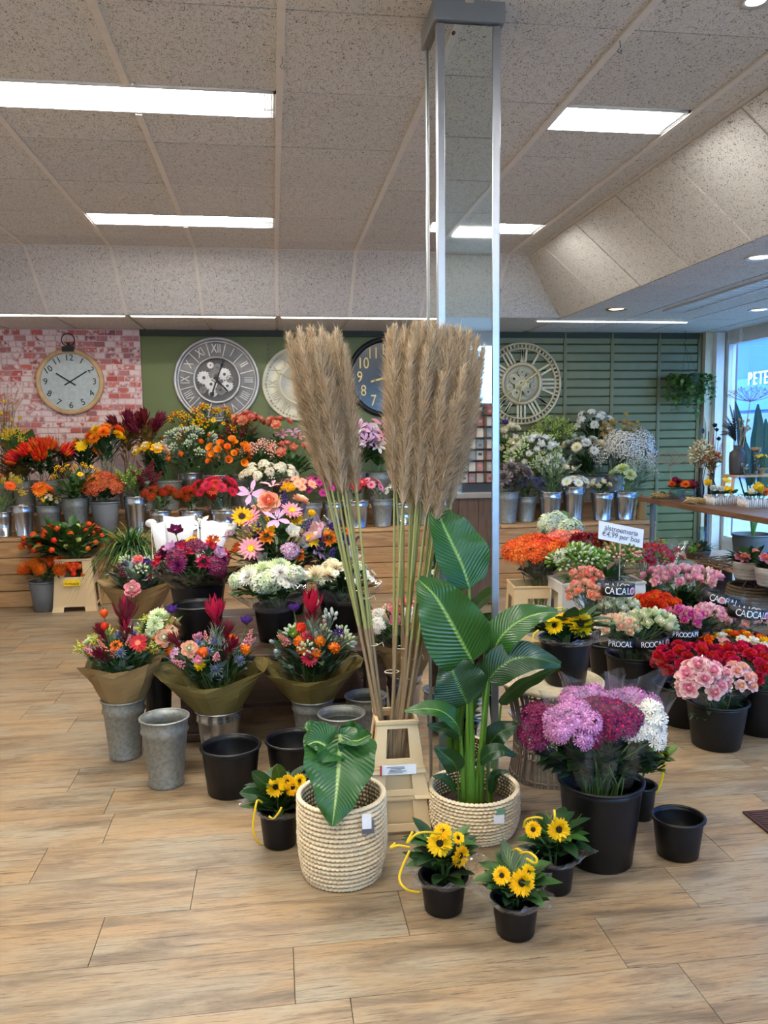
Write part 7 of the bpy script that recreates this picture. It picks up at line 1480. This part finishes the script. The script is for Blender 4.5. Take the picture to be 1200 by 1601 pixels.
# peacock feather standing against the post
m = MB(); p, q_ = AT(1094, 740, 6.9), AT(1099, 655, 6.9); p0 = Vector((p.x, p.y, .0))
for k in range(60):
    f = .35+.65*k/60; w_ = .04*math.sin(PI*min(1, (f-.3)/.75)); b0 = p.lerp(q_, f)
    for s in (-1, 1): m.add([b0, b0+Vector((s*w_, 0, .03)), b0+Vector((s*w_*.9, 0, .022))], [(0, 1, 2)])
e = p.lerp(q_, .78); m.lathe([(.001, 0), (.016, 0), (.016, .001)], 14, mi=1, X=T(e+Vector((0, -.004, 0))) @ RX(PI/2) @ S(1, 1.5, 1)); m.tube([p0, p, q_], .0015, 4)
part(m, 'peacock_feather', [M('feather_green', (86, 92, 56), .5, nscale=30, namt=.4), C((24, 60, 88))], label='peacock feather leaning beside the white window post', cat='feather', org=p0)
# ---- wooden trestle shelf with vase and jars
tz = AT(1160, 742, 5.75).z; tx = AT(1165, 742, 5.75).x
tr = thing('trestle_shelf', 'small pale wooden trestle shelf standing on the table', 'shelf', (tx, 5.75, TZ2))
m = MB(); m.box((tx+.12, 5.75, tz-.008), (.52, .17, .018)); bev(part(m, 'board', PALEW, tr, False), .003)
for sx, lean in ((-.13, -.04), (.34, .03)):
    for sy in (-1, 1): m = MB(); m.tube([(tx+sx+lean, 5.75+sy*.09, TZ2), (tx+sx, 5.75+sy*.05, tz-.016)], .013, 4); part(m, 'leg', PALEW, tr, False)
m = MB(); m.tube([(tx-.02, 5.7, TZ2), (tx-.06, 5.74, tz-.016)], .006, 5); m.tube([(tx+.05, 5.74, TZ2+.1), (tx+.3, 5.74, TZ2+.1)], .004, 5); m.tube([(tx+.1, 5.74, TZ2+.0), (tx+.1, 5.74, tz-.016)], .004, 5); part(m, 'metal_brace', BLACKM, tr)
c = vase('matt dark grey vase holding black feathers', 1152, 742, 5.75, [(.001, .004), (.055, 0), (.06, .02), (.064, .12), (.06, .17), (.035, .19), (.03, .2), (.036, .225), (.03, .225), (.024, .2)], DKV, tz+.001)
t = thing('feather_bunch', 'black curved feathers in the dark grey vase', 'feathers', c+Vector((0, 0, .05)))
for i, (x1, y1) in enumerate(((1128, 665), (1127, 675), (1132, 658), (1140, 632), (1146, 640), (1134, 650), (1130, 662), (1142, 662), (1125, 680), (1137, 672))):
    m = MB(); p = AT(1150, 690, 5.75); q_ = AT(x1, y1, 5.75+R.uniform(-.04, .04)); md = p.lerp(q_, .5)+Vector((.0, 0, .035)); P_ = [p.lerp(md, f*2) if f < .5 else md.lerp(q_, f*2-1) for f in [k/16 for k in range(17)]]
    for k in range(1, 16):
        d = (P_[k]-P_[k-1]).normalized(); s_ = Vector((d.z, 0, -d.x)); w_ = .017*math.sin(PI*(.1+.85*k/16))
        m.add([P_[k-1], P_[k]+s_*w_+d*.01, P_[k]], [(0, 1, 2)]); m.add([P_[k-1], P_[k], P_[k]-s_*w_+d*.01], [(0, 1, 2)])
    m.tube([c+Vector((0, 0, .06)), P_[0], P_[8], P_[16]], .0012, 3); o = part(m, 'feather', pet(CO['black'], 0), t); solid(o, .0008, 0)
m = MB()
for i in range(12):
    p = AT(1156+R.uniform(-2, 2), 690, 5.76); e = AT(1150+R.uniform(0, 22), 660+R.uniform(-5, 15), 5.76); m.tube([c+Vector((0, 0, .06)), p, e], .0016, 3); m.ball(e, .012, 6)
part(m, 'dried_pods', UM, t)
umbel('dried_umbel', 'pinkish dry umbel in front of the blue window', c+Vector((.02, 0, .06)), AT(1172, 628, 5.77), .17, 34)
def jar(label, px, Y, r, h, cork):
    c = AT(px, 742, Y); c.z = tz+.001; t = thing('glass_jar', label, 'jar', c, 'jars on the trestle'); m = MB(); m.lathe([(.001, .003), (r, .003), (r, h*.9), (r*.85, h), (r*.82, h), (r*.96, h*.88), (r*.96, .008), (.001, .008)], 20, c); part(m, 'glass', GL, t)
    if cork: m = MB(); m.lathe([(.001, h), (r*.8, h-.01), (r*.95, h+.022), (.001, h+.024)], 16, c); part(m, 'cork_lid', M('cork', (176, 132, 92), .85, nscale=40, namt=.4), t)
    m = MB()
    for _ in range(40): a = R.random()*6.28; q_ = c+Vector((math.cos(a)*r*.6*R.random(), math.sin(a)*r*.6*R.random(), R.uniform(.012, h*.75))); m.ball(q_, r*.2, 5, R.randrange(2))
    part(m, 'dried_filling', [C((150, 108, 90)), C((214, 196, 176))], t)
jar('low clear glass jar with dried flowers on the trestle', 1163, 5.7, .045, .1, False); jar('tall glass jar with a cork lid on the trestle', 1180, 5.73, .042, .185, True)
m = MB(); c = AT(1190, 742, 5.69); c.z = tz+.001; m.lathe([(.02, 0), (.02, .03), (.055, .05), (.05, .05), (.015, .035)], 16, c); cd = part(m, 'small_dish', C((150, 120, 84)), org=c, label='small footed dish with yellow flowers on the trestle', cat='dish')
bunch('yellow_flowers', 'yellow flowers in the small footed dish', None, 1189, 715, 9, 5, [('daisy', 'dyellow', 'yellow', 9, .018)], ('g', 10, .03), Y=5.69, foot=c+Vector((0, 0, .045)), lo=.1)
# ---- tall strap-leaved plant behind the window shelf
c = Vector((4.3, 6.7, 0)); bp_ = bucket('grey', 1175, 860, None, 60, 'grey pot of the tall leafy plant by the window', Y=6.3, z=0, h=.5, cat='pot', name='plant_pot')
t = thing('window_plant', 'tall plant with upright paddle leaves in front of the blue window', 'plant', bp_.base+Vector((0, 0, .03)))
for (x, y, w_, tipx, tipy, dy) in ((1180, 730, 13, 1184, 632, 0), (1195, 735, 12, 1196, 655, .05), (1165, 735, 9, 1149, 628, .1), (1172, 760, 10, 1165, 690, -.05), (1205, 740, 14, 1212, 640, .1), (1188, 770, 12, 1198, 700, -.1)):
    a_, b_ = AT(x, y, 6.3+dy), AT(tipx, tipy, 6.3+dy); bigleaf(t, [a_, a_.lerp(b_, .35), a_.lerp(b_, .7)+Vector((0, -.01, 0)), b_], w_*PXM(a_), (.2, -1, .1), STRD, prof=pad); m = MB(); m.tube([bp_.top-Vector((0, 0, .05)), bp_.top.lerp(a_, .5), a_], .007, 5); part(m, 'petiole', SH1, t)
# ---- things on the low bench
BZ = .384
c = AT(1096, 868, 5.72); c.z = BZ
wt = thing('twig_wreath', 'wreath of brown twigs lying on the low bench', 'wreath', (AT(1130, 880, 5.35).x, 5.35, BZ)); w0 = WL[wt.name]; m = MB()
for _ in range(260):
    a = R.random()*6.28; q_ = .15+R.gauss(0, .025); p = w0+Vector((math.cos(a)*q_, math.sin(a)*q_*.8, .035+R.gauss(0, .018))); p.z = max(p.z, BZ+.004); d = Vector((-math.sin(a), math.cos(a), R.uniform(-.35, .35))).normalized()*R.uniform(.03, .07); m.tube([p-d*.9, p+Vector((0, 0, .006)), p+d*.9], .0022, 3, R.randrange(2))
part(m, 'twigs', [M('twig_brown', (92, 72, 50), .8, nscale=9), M('twig_tan', (146, 120, 84), .8, nscale=9)], wt)
def lowpot(label, px, py, Y, r, h, mat, heads, fol, name='planted_bowl'):
    c = AT(px, py, Y); c.z = BZ; t = thing(name, label, 'planter', c, 'planters on the low bench'); m = MB(); m.lathe([(.001, .004), (r*.78, 0), (r*.8, .004), (r*.92, h*.6), (r*.93, h*.62), (r, h), (r*.94, h), (r*.7, .02), (.001, .015)], 26, c); part(m, 'bowl', mat, t)
    for k in range(5): m = MB(); rr = r*(.8+.2*(k+.5)/5.2); m.lathe([(rr*.985, h*(k+.3)/5.2), (rr*1.01, h*(k+.5)/5.2), (rr*.995, h*(k+.7)/5.2)], 26, c); part(m, 'rib', mat, t)
    m = MB(); m.lathe([(.001, h*.9), (r*.9, h*.88)], 18, c); part(m, 'moss', SOIL, t)
    for (x, y, ty, c0, c1, rr) in heads: p = AT(x, y, Y-r*.6); put(head(ty, c0, c1), HN[ty], t, T(p) @ aim((0, -.6, .8)) @ S(rr))
    m = MB()
    for i in range(fol[1]): a = R.random()*6.28; q_ = R.random()*r*.7; leaf(m, c+Vector((math.cos(a)*q_, math.sin(a)*q_, h*.9)), Vector((math.cos(a), math.sin(a), R.uniform(.4, 1.6))), fol[2]*R.uniform(.6, 1.3), fol[2]*.12, i % 2, droop=.3)
    part(m, 'foliage', [LG[fol[0]], LG['g']], t)
GPOT = M('greywash_pot', (168, 158, 150), .7, nscale=14, namt=.35, rgb2=(130, 118, 110))
lowpot('grey ribbed bowl with pink roses and dark foliage on the low bench', 1170, 890, 4.95, .11, .12, GPOT, [(1156, 872, 'rose', 'pink', 'coral', .04), (1164, 872, 'rose', 'pink', 'coral', .036), (1177, 866, 'calla', 'coral', 'pink', .05)], ('d', 90, .16))
lowpot('grey ribbed bowl with one pink rose at the frame edge of the low bench', 1207, 895, 4.7, .11, .12, GPOT, [(1195, 874, 'rose', 'pink', 'coral', .04)], ('d', 60, .12))
lowpot('dark bowl with green apples and foliage at the bench corner', 1090, 866, 5.8, .1, .07, C((70, 56, 44)), [(1083, 858, 'ball', 'green', 'lime', .045), (1092, 857, 'ball', 'tan', 'gold', .04)], ('d', 40, .12))
c = AT(1096, 848, 5.86); c.z = BZ; m = MB(); m.lathe([(.001, .003), (.04, .003), (.04, .18), (.028, .2), (.028, .23), (.025, .23), (.036, .17), (.036, .01)], 18, c+Vector((.06, .1, 0))); part(m, 'glass_bottle', GL, org=c, label='clear glass bottle behind the dark bowl on the bench', cat='bottle')
# wicker basket under the bench
c = Vector((3.42, 5.3, 0)); t = thing('wicker_basket', 'round brown wicker basket with two handles under the low bench', 'basket', c); WK = M('wicker_brown', (132, 108, 80), .8, nscale=30, namt=.5, rgb2=(84, 66, 48), bump=.5, bscale=60)
for k in range(12):
    rr = .15+.03*math.sin(PI*k/14); put(COIL, 'wicker_row', t, T((c.x, c.y, .012+k*.0225)) @ RZ(R.random()) @ S(rr, rr, .0115))
wm = COIL.copy(); wm.materials.clear(); wm.materials.append(WK)
for o in [o for o in COL.objects if o.parent == t]: o.data = wm
for s in (-1, 1): m = MB(); m.tube([(c.x+s*.03-.05, c.y-.15, .27), (c.x+s*.05-.05, c.y-.15, .32), (c.x+s*.09-.05, c.y-.14, .33), (c.x+s*.12-.05, c.y-.13, .27)], .006, 6); part(m, 'handle', C((70, 50, 36)), t)
# ---- hanging trailing plant
hk = FL(1071, 517, ZL); hb = AT(1078, 590, hk.y)
t = thing('hanging_plant', 'trailing string-of-leaves plant hanging from the ceiling hook', 'plant', (hb.x, hb.y, hb.z)); m = MB()
m.tube([(hk.x, hk.y, ZL), (hk.x, hk.y, ZL-.06), (hk.x+.015, hk.y, ZL-.09), (hk.x-.012, hk.y, ZL-.12), (hk.x+.004, hk.y, ZL-.16)], .003, 5)
for a in (0, 2.1, 4.2): m.tube([(hk.x+.004, hk.y, ZL-.16), (hb.x+.09*math.cos(a), hb.y+.09*math.sin(a), hb.z+.02)], .0015, 4)
part(m, 'hanging_hook', BLACKM, t)
m = MB(); m.lathe([(.001, -.09), (.06, -.09), (.1, .02), (.09, .02), (.055, -.08), (.001, -.08)], 20, hb); part(m, 'hanging_pot', C((64, 70, 56)), t)
for s_ in range(40):
    a = R.random()*6.28; q_ = R.uniform(.03, .17); L = R.uniform(.14, .36)+(.1 if R.random() < .25 else 0); p = hb+Vector((math.cos(a)*q_*1.3, math.sin(a)*q_, .03)); pts = [hb+Vector((math.cos(a)*.03, math.sin(a)*.03, .0)), p, p+Vector((math.cos(a)*.03, math.sin(a)*.03, -.05)), p+Vector((math.cos(a)*.035+R.uniform(-.02, .02), math.sin(a)*.03, -L))]
    m = MB(); m.tube(pts, .0012, 3, 0)
    for k in range(int(8+L*55)):
        f = R.random(); seg = pts[1].lerp(pts[2], f*3) if f < .33 else pts[2].lerp(pts[3], (f-.33)/.67)
        d = Vector((R.gauss(0, 1), R.gauss(0, 1)-.6, R.gauss(0, .6))); leaf(m, seg, d, R.uniform(.034, .05), .02, 1+k % 2, droop=.2, n=3)
    part(m, 'vine', [STEM['g'], LG['l'], M('leaf_fresh', (96, 136, 72), .45, var=.1, nscale=7, namt=.25, transl=.15)], t)
c = AT(1158, 528, 7.7); m = MB(); m.box(c, (.05, .03, .09)); m.box(c+Vector((0, .0, .07)), (.03, .02, .06)); bev(part(m, 'camera_sensor', WHITE, org=c, label='small white sensor box at the top of the shop window', cat='sensor'), .004)

# ================================================================== counter and card rack behind the viewer (seen in the pillar mirror)
ct = thing('shop_counter', 'wood plank shop counter reflected in the pillar mirror', 'counter', (1.9, -.95, 0))
for k in range(11): m = MB(); m.box((1.05+.16*k, -.6, .44), (.156, .02, .86)); part(m, 'front_board', COUNTW, ct, False)
m = MB(); m.box((1.85, -.9, .44), (1.74, .56, .86)); part(m, 'body', C((70, 56, 46)), ct, False)
m = MB(); m.box((1.85, -.9, .885), (1.84, .68, .035)); part(m, 'counter_top', M('counter_grey_top', (170, 164, 156), .5, nscale=8, namt=.15), ct, False)
cz = .9035; rk = thing('card_rack', 'wooden rack of small greeting cards on the counter, seen in the mirror', 'rack', (1.72, -.8, cz))
m = MB(); m.box((1.72, -.84, cz+.36), (.42, .03, .72)); part(m, 'back_board', COUNTW, rk, False)
m = MB(); m.box((1.72, -.78, cz+.03), (.44, .16, .06)); part(m, 'tray', C((60, 66, 74)), rk, False)
m = MB(); m.box((1.72, -.81, cz+.4), (.022, .05, .64)); part(m, 'divider', COUNTW, rk, False)
CCOL = [(226, 218, 208), (222, 170, 158), (236, 226, 214), (204, 150, 146), (58, 62, 72), (150, 186, 196), (214, 204, 190), (178, 96, 92)]
for j in range(7):
    for i in range(6):
        x = 1.545+.066*i+(.02 if i > 2 else 0); z = cz+.11+j*.092
        m = MB(); m.box((x, -.80, z), (.056, .003, .074)); cd = part(m, 'card', C(CCOL[(i*3+j*5) % 8]), rk, False)
        m = MB(); m.box((x, -.7975, z+R.uniform(-.01, .01)), (.03, .0015, R.uniform(.01, .03))); part(m, 'card_print', C(CCOL[(i+j*3+4) % 8]), cd, False)
    m = MB(); m.box((1.72, -.795, cz+.068+j*.092), (.42, .02, .008)); part(m, 'ledge', BLACKM, rk, False)
t = tuft('striped_plant', 'pale striped grassy plant on top of the card rack, seen in the mirror', (1.66, -.84, cz+.722), 70, .2, 1.3, [LG['y'], LG['l'], M('grass_cream', (230, 226, 180), .6, nscale=8)], .006, cat='plant', droop=1.)

m = MB(); m.lathe([(.001, 0), (.1, 0), (.102, .004), (.1, .008), (.001, .008)], 40, X=T((.763, 3.032, 1.365)) @ RX(PI/2)); pd = part(m, 'round_plate', WHITE, label='white round plate fixed to the back of the pillar, only its edge showing', cat='plate', org=(.763, 3.02, 1.365))
m = MB(); m.tube([(.763, 3.024, 1.365), (.763, 2.999, 1.365)], .006, 8); part(m, 'bracket', ALU, pd)
